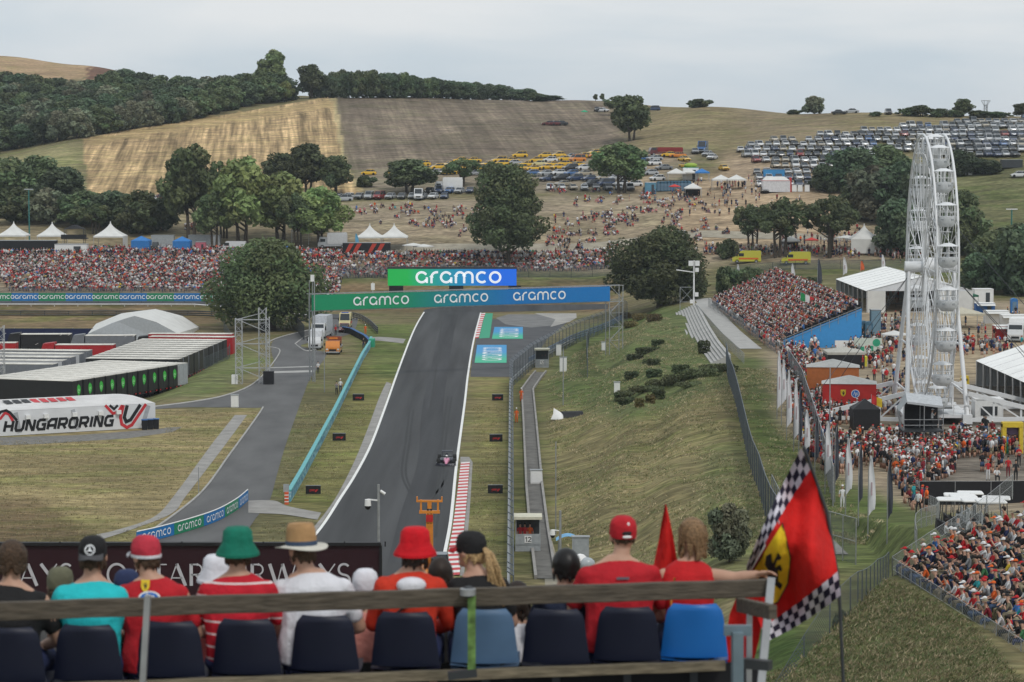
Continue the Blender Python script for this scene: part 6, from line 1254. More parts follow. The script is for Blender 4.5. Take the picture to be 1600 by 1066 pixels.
t, z = pole(46,380,296,'teal floodlight post behind the pointed tents',.16,name='floodlight_post',m=mat('teal_post',(.03,.16,.15),.5)); mb = MB(); mb.box((0,0,z), (2,.3,.25)); mb.obj('lamp_head', M_GREY, t)
t, z = pole(1580,390,327,'teal floodlight post on the right slope',.18,name='floodlight_post',m=mat('teal_post',(.03,.16,.15),.5)); mb = MB(); mb.box((0,0,z), (2.4,.3,.2)); mb.obj('lamp_head', M_WHITE, t)
t, z = pole(1084,486,407,'tall white camera mast with boxes and side arm beside the dense tree',.16,name='camera_mast',m=M_WHITE)
for x, zz, s_ in ((-.55,z-.5,1),(.55,z-.5,1),(.5,z-1.6,.8),(.45,.8+2,.8),(-.4,1.6,.7)): mb = MB(); mb.box((x,-.1,zz), (.75*s_,.5,.85*s_)); mb.obj('equipment_box', M_WHITE, t)
mb = MB(); mb.bar((0,0,z-2), (-3,0,z-1.6), .16); mb.obj('side_arm', M_WHITE, t); mb = MB(); mb.bar((-2.3,.5,0),(-2.3,.5,4),.08); mb.bar((-2.3,.5,4),(0,.5,4),.08); mb.bar((-2.3,.5,1.5),(0,.5,4),.06); mb.bar((0,.5,1.5),(-2.3,.5,4),.06); mb.bar((-2.3,.5,1.5),(0,.5,1.5),.06); mb.obj('frame', M_GREY, t)
def cabinet(px, py, w_, h_, label, Y=None, col=None):
    p = G(px, py) if Y is None else at(px, py, Y); t = thing('cabinet', label, 'cabinet', tuple(p)); mb = MB(); mb.box((0,0,h_/2+.05), (w_,.5,h_)); mb.obj('body', col or M_WHITE, t); mb = MB(); mb.box((0,0,h_+.09), (w_+.12,.62,.07)); mb.obj('lid', M_GREY, t); mb = MB(); mb.box((w_*.02,-.262,h_/2+.05), (w_*.86,.02,h_*.86)); mb.obj('door', col or M_WHITE, t)
cabinet(367,637,.9,1.5,'white cabinet on the grass by the side road junction'); cabinet(880,581,1.0,2.0,'white cabinet beside the pole near the small roofed post'); cabinet(964,615,.7,1.3,'white cabinet on the slope above the cube bushes'); cabinet(838,756,1.1,1.25,'white cabinet standing over the drain channel'); cabinet(873,556,.8,1.7,'white box on the fence line beside the roofed post'); cabinet(943,548,.6,1.2,'small white cabinet on the upper slope right of the gantry foot')
cabinet(907,905,1.2,3.0,'tall grey cabinet behind the seated man with dark hair',Y=182,col=M_GREY); cabinet(892,905,1.2,1.6,'shorter grey cabinet left of the tall one',Y=180,col=M_GREY)
p = at(911,880,172); t = thing('loudspeaker', 'white and clear horn loudspeaker dome behind the man in the red cap', 'loudspeaker', tuple(p)); mb = MB(); mb.ell((-.2,0,.1),(.55,.5,.55),0,12,6); mb.obj('horn', M_WHITE, t); mb = MB(); mb.ell((.25,-.25,-.05),(.6,.45,.5),0,14,6); mb.obj('dome', mat('clear_plastic',(.35,.38,.4),.15),t); mb = MB(); mb.bar((0,0,-.4),(0,0,-6),.12); mb.obj('post', M_STEEL, t)
p = at(888,843,185); t = thing('canopy', 'small light blue curved canopy beside the tall grey cabinet', 'canopy', tuple(p)); mb = MB(); mb.loft([[(-.9+k*.22, y, .35*math.sin(k/8*math.pi)) for k in range(9)] for y in (-.8,.8)], 0, False, True, False); mb.obj('roof', mat('canopy_blue',(.12,.33,.55),.5), t); [MB().cyl((x,0,-3.5),(x,0,.05),.05).obj('post', M_STEEL, t) for x in (-.7,.7)]
# huts
def hut(px, Y, W, zf, label, num=None):
    p = gnd((px-800)/FP*Y, Y); t = thing('marshal_post', label, 'hut', tuple(p)); H = 2.55
    mb = MB(); mb.box((0,0,zf/2), (W,1.8,zf)); mb.obj('platform', M_GREY, t); mb = MB(); mb.box((0,0,H+.12), (W+.25,2.2,.22)); mb.obj('roof', mat('cream_panel',(.55,.53,.42),.6), t)
    for x in (-1,1):
        for y in (-1,1): mb = MB(); mb.bar((x*(W/2-.05),y*.85,zf),(x*(W/2-.05),y*.85,H),.08); mb.obj('post', M_STEEL if num else M_WHITE, t)
    mb = MB(); mb.box((0,-.92,zf+.42), (W,.05,.85)); mb.obj('front_panel', M_GREY, t); mb = MB(); mb.box((0,.9,(H+zf)/2), (W,.04,H-zf)); mb.obj('back_panel', M_DST, t)
    if num: mb = MB(); mb.box((0,-.97,zf+.42), (.55,.03,.55)); o = mb.obj('number_board', M_WHITE, t); mb = MB(); write(mb, num, GD, lambda x_, y_: Vector((x_,-.995,y_)), .38, 0, .17, x0=-.24, y0=zf+.23); mb.obj('digits', M_BLK, o)
hut(825,202,2.0,.55,'marshal post hut with the number twelve on its front','12'); hut(847,376,2.0,.4,'small marshal post with cream roof at the catch fence curve','12')
# lattice towers
def lattice(t, x, y, z0, z1, w_, m=M_STEEL, bw=.07):
    n = max(2, int((z1-z0)/w_)); c = [(x-w_/2,y-w_/2),(x+w_/2,y-w_/2),(x+w_/2,y+w_/2),(x-w_/2,y+w_/2)]; mb = MB()
    for a in c: mb.bar((*a,z0), (*a,z1), bw)
    for k in range(n):
        za, zb = z0+(z1-z0)*k/n, z0+(z1-z0)*(k+1)/n
        for i in range(4): a, b = c[i], c[(i+1)%4]; mb.bar((*a,za), (*b,zb) if k % 2 else (*b,za), bw*.6); mb.bar((*a,zb), (*b,za), bw*.6)
    mb.obj('mast', m, t)
p = G(392,600); t = thing('scaffold_tower', 'grey lattice scaffold tower beside the service road, left of the round tree', 'scaffold', tuple(p)); p1_ = mat('pale_steel',(.42,.43,.44),.5,.2)
lattice(t, -1.6,0,0,9.0,.9,p1_); lattice(t, 1.6,.5,0,10.4,1.0,p1_); lattice(t, 2.4,-.6,0,9.2,.5,p1_)
mb = MB()
for z in (2.2,5.5,8.8): mb.bar((-2,0,z),(2.6,0,z),.12); mb.bar((-2,0,z),(1.6,.5,z+.9),.08); mb.bar((-1.6,-.4,z),(2.2,-.4,z-1.6),.08)
mb.obj('cross_beam', p1_, t); mb = MB(); mb.box((2.5,-.6,.9),(1.4,1.2,1.8)); mb.obj('equipment_case', M_BLK, t); mb = MB(); mb.box((1.9,.2,7.6),(1.0,.3,1.2)); mb.obj('speaker_box', M_BLK, t); mb = MB(); mb.box((-2.2,0,.6),(.8,.8,1.3)); mb.obj('ballast', M_WHITE, t)
p = onz(2,600); t = thing('scaffold_tower', 'narrow lattice mast at the left frame edge in the paddock', 'scaffold', (p.x,p.y,-1.5)); lattice(t,0,0,0,9.5,.9,p1_)
# orange telehandler in front
p = gnd(-6.0,185); t = thing('telehandler', 'orange telescopic handler with raised boom and wide fork head beside the red kerb', 'telehandler', tuple(p)); mo = mat('machine_orange',(.62,.22,.03),.45)
mb = MB(); mb.box((0,0,.9),(2.1,4.6,.7)); mb.obj('chassis', mo, t); mb = MB(); rbox(mb,(.75,0,1.75),(1.3,1.6,1.3),0,.1,.9); mb.obj('cab', M_GLASS, t); wheelset(t, 1.1, (-1.5,1.5), .55)
mb = MB(); mb.bar((0,.2,1.3),(0,-.1,5.3),.42,.5); mb.obj('boom', mo, t); mb = MB(); mb.bar((-.12,-.2,4.6),(-.12,-.2,5.9),.12); mb.bar((.12,-.2,4.6),(.12,-.2,5.9),.12); mb.obj('ram', M_BLK, t)
mb = MB(); mb.box((0,-.2,6.25),(1.9,.25,.14)); mb.box((0,-.2,5.45),(1.5,.3,.2)); [mb.box((x*.62,-.2,5.9),(.13,.2,.9)) for x in (-1,1)]; [mb.box((x*.9,-.2,6.4),(.1,.2,.35)) for x in (-1,1)]; mb.box((0,-.2,6.0),(.3,.22,.6)); mb.obj('fork_head', mo, t)
mb = MB(); mb.box((0,-.34,5.0),(.5,.06,.5)); mb.obj('hose_block', M_RED, t)
# white sheet and dark culvert
p = G(872,655); t = thing('culvert', 'dark tunnel-like cover with a white sheet at its mouth on the grass slope', 'culvert', tuple(p), .25); mb = MB()
mb.loft([[(x, 1.1*math.cos(a), 1.0*math.sin(a)-.1) for a in [math.pi*k/8 for k in range(9)]] for x in (.4,1.6,2.9)], 0, False, True, False); mb.obj('cover', M_BLK, t); mb = MB(); mb.loft([[(-.9,0,.0),(-.3,-.6,.0),(.3,-1.0,.0),(.6,-.9,0)],[(-.6,0,.6),(-.1,-.4,.7),(.3,-.7,.6),(.5,-.8,.4)],[(-.5,.1,1.3),(0,.2,1.0),(.3,0,.8),(.5,-.3,.6)]],0,False,True,False); mb.obj('sheet', M_WHITE, t)
# skyline mast
p = G(1540,182) or gnd(140,760); t = thing('transmission_mast', 'pale flared steel mast standing alone on the right skyline', 'mast', (p.x,p.y,p.z-1)); mb = MB(); mt = mat('mast_grey',(.42,.45,.48),.6)
for a in range(6):
    c, s_ = math.cos(a*1.047), math.sin(a*1.047); mb.tube([(c*2.1,s_*2.1,0),(c*.6,s_*.6,2.2),(c*.5,s_*.5,4.2),(c*1.3,s_*1.3,5.6)], .09, 4)
for z, r in ((2.2,.6),(3.2,.55),(4.2,.5),(5.6,1.3)): mb.tube([(r*math.cos(k*.5236),r*math.sin(k*.5236),z) for k in range(12)], .08, 4, closed=True)
mb.obj('lattice', mt, t)
# ------------------------------------------------ tents, stands, stalls and the wheel
M_ALU = mat('aluminium', (.45,.46,.47), .4, .5)
def pagoda(px, Y, W, he, hp_, label, col=None, walls=(), z=None, rz=0.0, name='pagoda_tent', group=None, frill=True, zoff=0):
    p = gnd((px-800)/FP*Y, Y, zoff); t = thing(name, label, 'tent', tuple(p), rz, group); h = W/2; rings = []
    for k in range(7):
        f = k/6; w_ = h*(1-f)**1.75 if hp_ > 1.2 else h*(1-f); zz = he+hp_*f; w_ = max(w_, .05); rings.append([(-w_,-w_,zz),(0,-w_*1.0,zz),(w_,-w_,zz),(w_,0,zz),(w_,w_,zz),(0,w_,zz),(-w_,w_,zz),(-w_,0,zz)])
    if frill: rings = [[(x,y,he-.3) for x, y, _ in rings[0]]]+rings
    mb = MB(); mb.loft(rings, 0, True, False); mb.obj('canopy', col or M_CANV, t)
    for x in (-1,1):
        for y in (-1,1): MB().cyl((x*(h-.08),y*(h-.08),-.2),(x*(h-.08),y*(h-.08),he),.05).obj('leg', M_ALU, t)
    for s_, c_ in walls:
        mb = MB(); q = {'f': ((0,-h+.03),(W-.1,.03)), 'b': ((0,h-.03),(W-.1,.03)), 'l': ((-h+.03,0),(.03,W-.1)), 'r': ((h-.03,0),(.03,W-.1))}[s_]; mb.box((q[0][0],q[0][1],he/2-.05),(q[1][0],q[1][1],he-.1)); mb.obj('wall', c_ or M_CANV, t)
    return t
def Yof(px, py): p = G(px, py); return p.y if p else 600
def simplebox(name, label, cat, px, py, W, D, H, m, roof=None, extra=None, rz=0, Y=None, parts=True, group=None):
    p = G(px, py) if Y is None else gnd((px-800)/FP*Y, Y); t = thing(name, label, cat, tuple(p), rz, group); mb = MB(); mb.box((0,0,H/2),(W,D,H)); [mb.box((x*W*.5,-D/2-.01,H/2),(.08,.05,H)) for x in (-.99,.99)]; mb.obj('body', m, t)
    mb = MB(); mb.box((0,0,H+.05),(W+.12,D+.12,.1)); mb.obj('roof', roof or M_GREY, t)
    if extra: mb = MB(); extra(mb, W, D, H); mb.obj('door', M_DST, t)
    return t
door = lambda mb, W, D, H: mb.box((W*.2,-D/2-.03,H*.42),(W*.22,.04,H*.8))
BLU = mat('tent_blue', (.03,.17,.45), .6); 
pagoda(22,566,6.2,3.1,3.0,'white pointed tent at the left frame edge behind the black hoarding'); pagoda(82,566,5.8,3.1,3.0,'white pointed tent second from left beside the black viewing deck'); pagoda(173,566,6.6,3.0,3.2,'largest left white pointed tent, right of the white container',walls=(('r',None),))
pagoda(578,566,5.8,3.0,2.9,'white pointed tent, left one behind the black and red truck'); pagoda(616,566,6.0,2.9,2.9,'white pointed tent, right one behind the black and red truck'); pagoda(66+800-800+0 if False else 470,572,4,3,2.5,'white tent peak half hidden behind the huge round tree')
pagoda(1350,541,6.4,3.0,3.2,'white pointed tent with walls left of the wheel',walls=(('r',None),('f',None))); pagoda(221,562,4.0,2.6,1.0,'blue gazebo with white top, left one above the crowd',BLU,(('f',BLU),('l',BLU),('r',BLU))); pagoda(285,562,3.8,2.5,1.0,'blue gazebo with white top, right one above the crowd',BLU,(('f',BLU),('l',BLU),('r',BLU)))
pagoda(1126,Yof(1126,296),4.4,2.4,1.1,'white canopy left of two beside the dirt track'); pagoda(1150,Yof(1150,296),4.4,2.4,1.1,'white canopy right of two beside the dirt track'); pagoda(1082,Yof(1082,308),4.0,2.2,1.1,'white square canopy in front of the portable toilets',walls=(('b',M_BLK),)); pagoda(1056,Yof(1056,284),4.4,2.2,1.1,'white low canopy behind the portable toilets'); pagoda(1076,Yof(1076,283),3.4,2.2,.9,'small white canopy below the green booth'); pagoda(1096,Yof(1096,283),3.6,2.2,.9,'dark blue canopy right of the green booth',BLU)
pagoda(1236,Yof(1236,392),3.6,2.2,1.0,'small white canopy among the slim trees',walls=(('b',M_BLK),)); pagoda(1354,243,2.6,2.0,.9,'black canopy with pointed top in front of the red pavilion',M_BLK,(('f',M_BLK),('l',M_BLK),('r',M_BLK))); pagoda(1502,Yof(1502,484),5.2,2.6,1.3,'dark green canopy right of the wheel near the box truck',mat('tent_green',(.02,.10,.06),.7))
pagoda(1504,Yof(1504,512),6.0,2.3,.8,'beige awning in front of the dark green canopy',mat('tent_beige',(.45,.42,.33),.8)); pagoda(1345,Yof(1345,572),1.7,1.2,.4,'small yellow canopy behind the orange pavilion',mat('tent_yellow',(.65,.60,.05),.7),(('f',mat('tent_yellow',(.65,.60,.05),.7)),)); pagoda(1320,Yof(1320,574),4.6,2.0,.5,'low grey roofed black stall behind the orange pavilion',mat('tent_stone',(.40,.39,.35),.8),(('f',M_BLK),('l',M_BLK)))
def parasol(px, py, W, H, m, label, n=10):
    p = G(px, py); t = thing('parasol', label, 'parasol', tuple(p)); mb = MB(); v = [(0,0,H)]+[(W/2*math.cos(6.283*k/n),W/2*math.sin(6.283*k/n),H-.5) for k in range(n)]; mb.add(v, [(0,k+1,(k+1)%n+1) for k in range(n)]); mb.add([(a,b,c-.15) for a, b, c in v[1:]]+v[1:], [(k,(k+1)%n,n+(k+1)%n,n+k) for k in range(n)]); mb.obj('canopy', m, t); MB().cyl((0,0,0),(0,0,H),.04).obj('pole', M_STEEL, t)
parasol(1397,545,3.6,2.5,M_CANV,'round white parasol on the dusty ground left of the wheel'); parasol(1054,303,2.8,2.3,mat('parasol_red',(.55,.04,.03)),'red parasol beside the portable toilets'); parasol(1268,388,3,2.3,mat('parasol_red',(.55,.04,.03)),'red parasol among the slim trees'); parasol(1323,388,5,2.8,M_CANV,'large white parasol left of the walled pointed tent'); parasol(646,401,5,3.0,M_CANV,'white parasol right of the pointed tents, left of two'); parasol(662,402,4.6,2.9,M_CANV,'white parasol right of the pointed tents, right of two'); parasol(913,181,2.2,1.8,mat('parasol_green',(.03,.35,.18)),'green parasol high on the bare hillside')
for y, x, lab in ((392,44,'long black hoarding container under the left pointed tents'),): simplebox('container', lab, 'container', x, y, 12.5, 2.5, 2.9, M_BLK, Y=560)
simplebox('container','second black container at the left frame edge under the tents','container',-20,392,6,2.5,2.9,M_BLK,Y=560)
simplebox('container','white container beside the black hoarding under the viewing deck','container',112,392,7.0,2.5,2.3,M_WHITE,extra=door,Y=559)
p = gnd((117-800)/FP*563, 563); t = thing('viewing_deck','black raised viewing deck with canopy above the white container','platform',tuple(p)); mb = MB(); mb.box((0,0,2.9),(5.6,2.6,.25)); mb.box((0,-1.3,3.3),(5.6,.06,.9)); mb.obj('deck', M_BLK, t); pagx = MB(); pagx.loft([[(-2.2,-1.2,5.0),(2.2,-1.2,5.0),(2.2,1.2,5.0),(-2.2,1.2,5.0)],[(-.3,-.2,5.9),(.3,-.2,5.9),(.3,.2,5.9),(-.3,.2,5.9)]],0,True,False); pagx.obj('canopy', M_BLK, t); [MB().cyl((x,y,0),(x,y,5),.06).obj('post', M_DST, t) for x in (-2.1,2.1) for y in (-1.1,1.1)]
for k, (px, W, lab) in enumerate(((255,5,'grey container behind the generator'),(320,7,'long grey container right of the second gazebo'))): simplebox('container', lab, 'container', px, 380, W, 2.4, 2.3, M_GREY, Y=571)
simplebox('stall','pink and red stall right of the second blue gazebo','stall',314,395,2.1,2,2.4,mat('stall_pink',(.45,.12,.16),.6),extra=door,Y=561)
t = thing('generator','dark wheeled drum machine between the two blue gazebos','generator',tuple(gnd((243-800)/FP*562,562))); mb = MB(); mb.cyl((-.6,0,1.2),(.6,0,1.2),1.1,n=14); mb.obj('drum', M_DST, t); mb = MB(); mb.box((0,0,.3),(2.4,1.6,.35)); mb.box((1.8,0,1.0),(1.2,1.4,1.3)); mb.obj('frame', M_GREY, t)
van(363,398,math.pi/2,'white','white van with green markings at the right end of the far left crowd',L_=6,H_=2.4,stripe=M_TGR,p=gnd((363-800)/FP*562,562))
van(520,398,math.pi/2,'silver','pale grey box lorry left of the black and red truck',L_=6.5,H_=2.8,W_=1.1,box=(2.5,M_TW),name='lorry',cat='lorry',p=gnd((520-800)/FP*568,568))
# black and red display truck
p = gnd((573-800)/FP*561,561); t = thing('display_truck','black display trailer with slanting red stripes and white marks below the pointed tents','trailer',tuple(p)); mb = MB(); mb.box((0,0,1.75),(10.4,2.5,2.5)); bd = mb.obj('body', M_BLK, t); mb = MB(); mb.box((0,0,3.05),(10.5,2.6,.08)); mb.obj('roof', M_GREY, t)
mb = MB()
for x in (-4.9,-3.2,.1,1.9): mb.add([(x,-1.27,.6),(x+.8,-1.27,.6),(x+2.2,-1.27,2.9),(x+1.2,-1.27,2.9)], [(0,1,2,3)])
mb.obj('stripe_mark', mat('display_red',(.45,.05,.03)), bd)
for x in (-2.2,1.6,4.0): mb = MB(); race_mark(mb, lambda a, b: Vector((x+a, -1.29, .9+b)), 0, 0, .45, 0); mb.obj('logo', M_WHITE, bd)
wheelset(t, 1.2, (0,), .4)
# portable toilets, booth, pavilion
ML = mat('toilet_blue', (.05,.14,.22), .5)
def toilet(p, label, m, group=None):
    t = thing('portable_toilet', label, 'toilet', tuple(p), 0, group); mb = MB(); mb.box((0,0,1.1),(1.1,1.1,2.1)); mb.obj('body', m, t); mb = MB(); mb.loft([[(-.58,y,2.15),(-.4,y,2.38),(0,y,2.48),(.4,y,2.38),(.58,y,2.15)] for y in (-.58,.58)],0,True,False); mb.obj('roof', m if m != ML else mat('toilet_roof',(.07,.16,.24)), t); mb = MB(); mb.box((0,-.57,1.05),(.7,.03,1.7)); mb.obj('door', mat('toilet_door',(.12,.20,.28),.5), t); return t
for k in range(10): toilet(gnd((1029+k*5.2-800)/FP*Yof(1050,299), Yof(1050,299)), 'dark blue-grey portable toilet in the long row behind the red parasol', ML, 'row of portable toilets')
simplebox('cabin','pale blue cabin at the left end of the portable toilet row','cabin',1016,303,2.6,2.4,2.7,mat('cabin_blue',(.10,.24,.34)),M_WHITE,door)
toilet(G(1584,489), 'single bright blue portable toilet on the grass at the right', mat('toilet_bright',(.03,.16,.42),.5)); toilet(G(1349,528), 'dark navy portable toilet by the blue grandstand side, left one', ML); toilet(G(1357,529), 'dark navy portable toilet by the blue grandstand side, right one', ML)
t = simplebox('booth','white and green ticket booth with yellow-green sign on the dirt track','booth',1079,281,3.8,2.5,3.0,M_WHITE,mat('booth_green',(.05,.28,.12)),door); mb = MB(); mb.ell((0,-.3,3.6),(1.7,.5,.6),0,12,6); mb.obj('sign', mat('booth_sign',(.30,.42,.06),.6), t); mb = MB(); write(mb,'aec'[:1]+'c',GL,lambda a,b: Vector((a,-1.28,b)),.01,0) ; 
t = simplebox('hospitality_trailer','white hospitality trailer with red trim beside the dark grove','trailer',1212,300,6.5,3.0,2.6,mat('pav_white',(.58,.58,.6)),M_RED); mb = MB(); mb.loft([[(-3.2,-1.5,2.7),(3.2,-1.5,2.7),(3.2,1.5,2.7),(-3.2,1.5,2.7)],[(-2.4,-.3,3.6),(2.0,-.3,3.6),(2.0,.3,3.6),(-2.4,.3,3.6)]],0,True,False); mb.obj('canopy', M_CANV, t); mb = MB(); mb.box((3.4,0,1.7),(.3,3.1,3.4)); mb.obj('end_post', M_RED, t)
simplebox('cabin','blue box cabin on the dirt track left of the hospitality trailer','cabin',1209,279,5,2.4,2.2,mat('cabin_bright',(.05,.25,.5)))
for x in (1241,1250,1261): cabinet(x, 300, 1.1, 1.6, f'white box {["left","middle","right"][(1241,1250,1261).index(x)]} of three beside the hospitality trailer')
for x in (1507,1516): cabinet(x, 274, .9, 1.5, f'white box {["left","right"][(1507,1516).index(x)]} of two on the field edge behind the wheel')
simplebox('cabin','dark shed at the end of the hedge on the right slope','cabin',1580,262,5,3,1.9,M_DST)
# grandstand with blue side
t = thing('grandstand','large temporary grandstand with a sky blue triangular end wall','grandstand',(36,348,0))
for r_ in range(14):
    mb = MB(); v = []; x0 = .3+r_*.8; z = 5.62+r_*.37-.0
    mb.add([(x0,0,z-.37),(x0,0,z),(x0+.8,0,z),(x0+.8,0,z-.37),(x0-1.2,100,z-.37),(x0-1.2,100,z),(x0-.4,100,z),(x0-.4,100,z-.37)], [(0,1,2,3),(7,6,5,4),(0,4,5,1),(1,5,6,2),(2,6,7,3),(3,7,4,0)]); mb.obj('step', M_DST, t)
mb = MB(); mb.add([(-.4,-.25,4.9),(11.6,-.25,4.7),(11.6,-.25,10.4),(-.4,-.25,5.5),(-.4,-.15,4.9),(11.6,-.15,4.7),(11.6,-.15,10.4),(-.4,-.15,5.5)], [(0,1,2,3),(7,6,5,4),(3,2,6,7),(1,5,6,2),(0,3,7,4)]); mb.obj('side_panel', mat('sky_blue_panel',(.045,.26,.58),.5,var=.05), t)
mb = MB(); mb.add([(11.65,0,4.7),(11.65,0,11.2),(10.4,100,11.2),(10.4,100,4.7)], [(0,1,2,3)]); mb.obj('back_panel', M_DST, t)
mb = MB(); [mb.bar((x,-.3,5.0+x*.41+.9),(x,-.3,5.0+x*.41-.2),.06) for x in [k*1.2 for k in range(1,10)]]; mb.bar((0,-.3,5.9),(11.5,-.3,10.6),.07); mb.bar((0,-.3,5.5),(11.5,-.3,10.2),.05); mb.obj('end_railing', M_STEEL, t)
# marquees
def marquee(name, x0, x1, y0, y1, zb, he, hr, label, cols=7, openside='l', fr_wall=None):
    t = thing(name, label, 'marquee', (x0, y0, zb)); W = x1-x0; D = y1-y0; mb = MB(); rib = 24; rr = []
    for k in range(rib+1):
        y = D*k/rib; sag = -.05*(k % 2); rr.append([(-.15,y,he),(W/2,y,hr+sag),(W+.15,y,he)])
    mb.loft(rr, 0, False, False, False); mb.obj('roof', mat('marquee_roof',(.82,.82,.80),.6,var=.06,scale=.4), t)
    [MB().bar(a_,b_,.1,.06).obj('roof_seam', mat('seam',(.62,.63,.63)), t) for k in range(9) for a_, b_ in (((-.1,D*k/8,he+.03),(W/2,D*k/8,hr+.05)),((W/2,D*k/8,hr+.05),(W+.1,D*k/8,he+.03)))]
    mb = MB(); mb.add([(0,.05,he),(W,.05,he),(W/2,.05,hr-.05)],[(0,1,2)]); mb.obj('gable', mat('gable_grey',(.62,.64,.67),.6,var=.05), t)
    for k in range(cols+1):
        y = D*k/cols; mb = MB(); mb.box((0,y,he/2),(.14,.14,he)); mb.obj('column', M_ALU, t); mb = MB()
        mb.loft([[(-.02,y+.1,z),(.25,y+.35+.25*abs(z/he-.45),z),(.02,y+.7+.5*abs(z/he-.45),z)] for z in (0,he*.25,he*.5,he*.75,he)],0,False,True,False); mb.obj('curtain', M_CANV, t)
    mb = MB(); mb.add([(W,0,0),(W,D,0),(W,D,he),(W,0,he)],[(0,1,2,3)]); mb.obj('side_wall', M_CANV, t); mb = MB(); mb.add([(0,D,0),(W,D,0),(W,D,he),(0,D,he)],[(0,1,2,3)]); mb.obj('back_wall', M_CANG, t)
    for a, b in (fr_wall or []): mb = MB(); n = 12; mb.loft([[(a+(b-a)*k/n, -.05+.06*(k % 2), z) for z in (0,he)] for k in range(n+1)],0,False,True,False); mb.obj('front_wall', M_CANV, t)
    mb = MB(); [mb.box((W*.3+k*1.6,D*.3+1.5*(k % 3),.75),(1.2,.8,.06)) for k in range(5)]; [mb.box((W*.3+k*1.6,D*.3+1.5*(k % 3),.37),(.1,.1,.74)) for k in range(5)]; mb.obj('tables', M_DST, t); return t
marquee('marquee',59.0,76.6,425,465,5.0,3.6,5.9,'large white marquee behind the wheel with open curtained left side',fr_wall=[(.1,3.1),(12,17.6)])
marquee('marquee',51.6,70,246,283,5.7,2.8,5.9,'large white marquee cut by the right frame edge with tied-back curtains',cols=9,fr_wall=[(0,18)])
# wheel
wx, wy, wz, WR = 41.3, 252, 20.3, 13.0; gz = h1(wx, wy)
wt = thing('ferris_wheel','tall white ferris wheel seen almost edge-on above the crowd','ferris wheel',(wx,wy,gz),-R(2.5)); hz = wz-gz; M_WW = mat('wheel_white',(.66,.67,.68),.4,var=.04)
def rim(x, r, a): return Vector((x, r*math.cos(a), hz+r*math.sin(a)))
NG = 20
for x in (-1.0, 1.0):
    mb = MB(); mb.tube([rim(x,WR,6.2832*k/80) for k in range(80)], .125, 6, closed=True); mb.obj('rim', M_WW, wt)
    mb = MB(); mb.tube([rim(x,WR*.86,6.2832*k/60) for k in range(60)], .05, 5, closed=True); mb.tube([rim(x,WR*.45,6.2832*k/40) for k in range(40)], .04, 5, closed=True); mb.obj('inner_rim', M_WW, wt)
    for k in range(NG):
        a = 6.2832*k/NG; b = 6.2832*(k+.5)/NG; c = 6.2832*(k+1)/NG; mb = MB(); mb.cyl(rim(x*.7,.8,a), rim(x,WR,a), .05, n=5); mb.cyl(rim(x,WR*.86,b), rim(x,WR,a), .04, n=4); mb.cyl(rim(x,WR*.86,b), rim(x,WR,c), .04, n=4); mb.cyl(rim(x,WR*.45,a), rim(x,WR*.86,b), .035, n=4); mb.cyl(rim(x,WR*.45,c), rim(x,WR*.86,b), .035, n=4); mb.obj('spoke', M_WW, wt)
for k in range(NG):
    a = 6.2832*(k+.5)/NG; [MB().cyl(p_, q_, .035, n=4).obj('cross_tie', M_WW, wt) for p_, q_ in ((rim(-1,WR*.86,a),rim(1,WR*.86,a)),(rim(-1,WR*.86,a),rim(1,WR*.86,a+6.2832/NG)),(rim(-1,WR*.62,a),rim(1,WR*.62,a)))]
mb = MB(); mb.cyl((-2.6,0,hz),(2.6,0,hz),.55,n=14); mb.cyl((-.9,0,hz),(.9,0,hz),.95,n=14); mb.obj('hub', M_WW, wt)
gm = MB(); gm.loft([[(.55*math.cos(t_),.55*math.sin(t_),-2.15) for t_ in [k*.5236 for k in range(12)]], [(.95*math.cos(t_),.95*math.sin(t_),-1.75) for t_ in [k*.5236 for k in range(12)]], [(1.0*math.cos(t_),1.0*math.sin(t_),-1.15) for t_ in [k*.5236 for k in range(12)]]],0,True,True); tub = gm.mesh('tub', mat('gondola_white',(.60,.62,.64),.4))
gm = MB(); gm.loft([[(1.05*math.cos(t_),1.05*math.sin(t_),-.12) for t_ in [k*.5236 for k in range(12)]], [(.3*math.cos(t_),.3*math.sin(t_),.16) for t_ in [k*.5236 for k in range(12)]]],0,True,True); top = gm.mesh('roof', M_WW)
gm = MB(); [gm.bar((.98*math.cos(t_),.98*math.sin(t_),-1.2),(.95*math.cos(t_),.95*math.sin(t_),-.1),.06) for t_ in [k*.7854 for k in range(8)]]; gm.tube([(.99*math.cos(t_),.99*math.sin(t_),-.75) for t_ in [k*.5236 for k in range(12)]],.03,4,closed=True); gm.cyl((0,0,-2.0),(0,0,-.1),.05); cage = gm.mesh('cage', M_WW)
gm = MB(); [gm.box((.86*math.cos(t_),.86*math.sin(t_),-1.45),(.28,.28,.16),rz=t_) for t_ in [k*1.0472 for k in range(6)]]; vent = gm.mesh('opening', M_GREY)
for k in range(NG):
    a = 6.2832*(k+.35)/NG; g = bpy.data.objects.new('gondola', tub); COL.objects.link(g); g.parent = wt; g.location = rim(0,WR-.05,a)
    for nm, m_ in (('roof',top),('cage',cage),('opening',vent)): c = bpy.data.objects.new(nm, m_); COL.objects.link(c); c.parent = g
for x in (-1,1):
    for y in (-1,1): mb = MB(); mb.tube([(x*2.2,0,hz),(x*2.9,y*6.2,.6)], [.17,.24], 8); mb.obj('support_leg', M_WW, wt)
    mb = MB(); mb.bar((x*2.5,-3,hz*.5),(x*2.5,3,hz*.5),.16); mb.bar((x*2.75,-5,.2*hz),(x*2.75,5,.2*hz),.16); mb.obj('leg_tie', M_WW, wt)
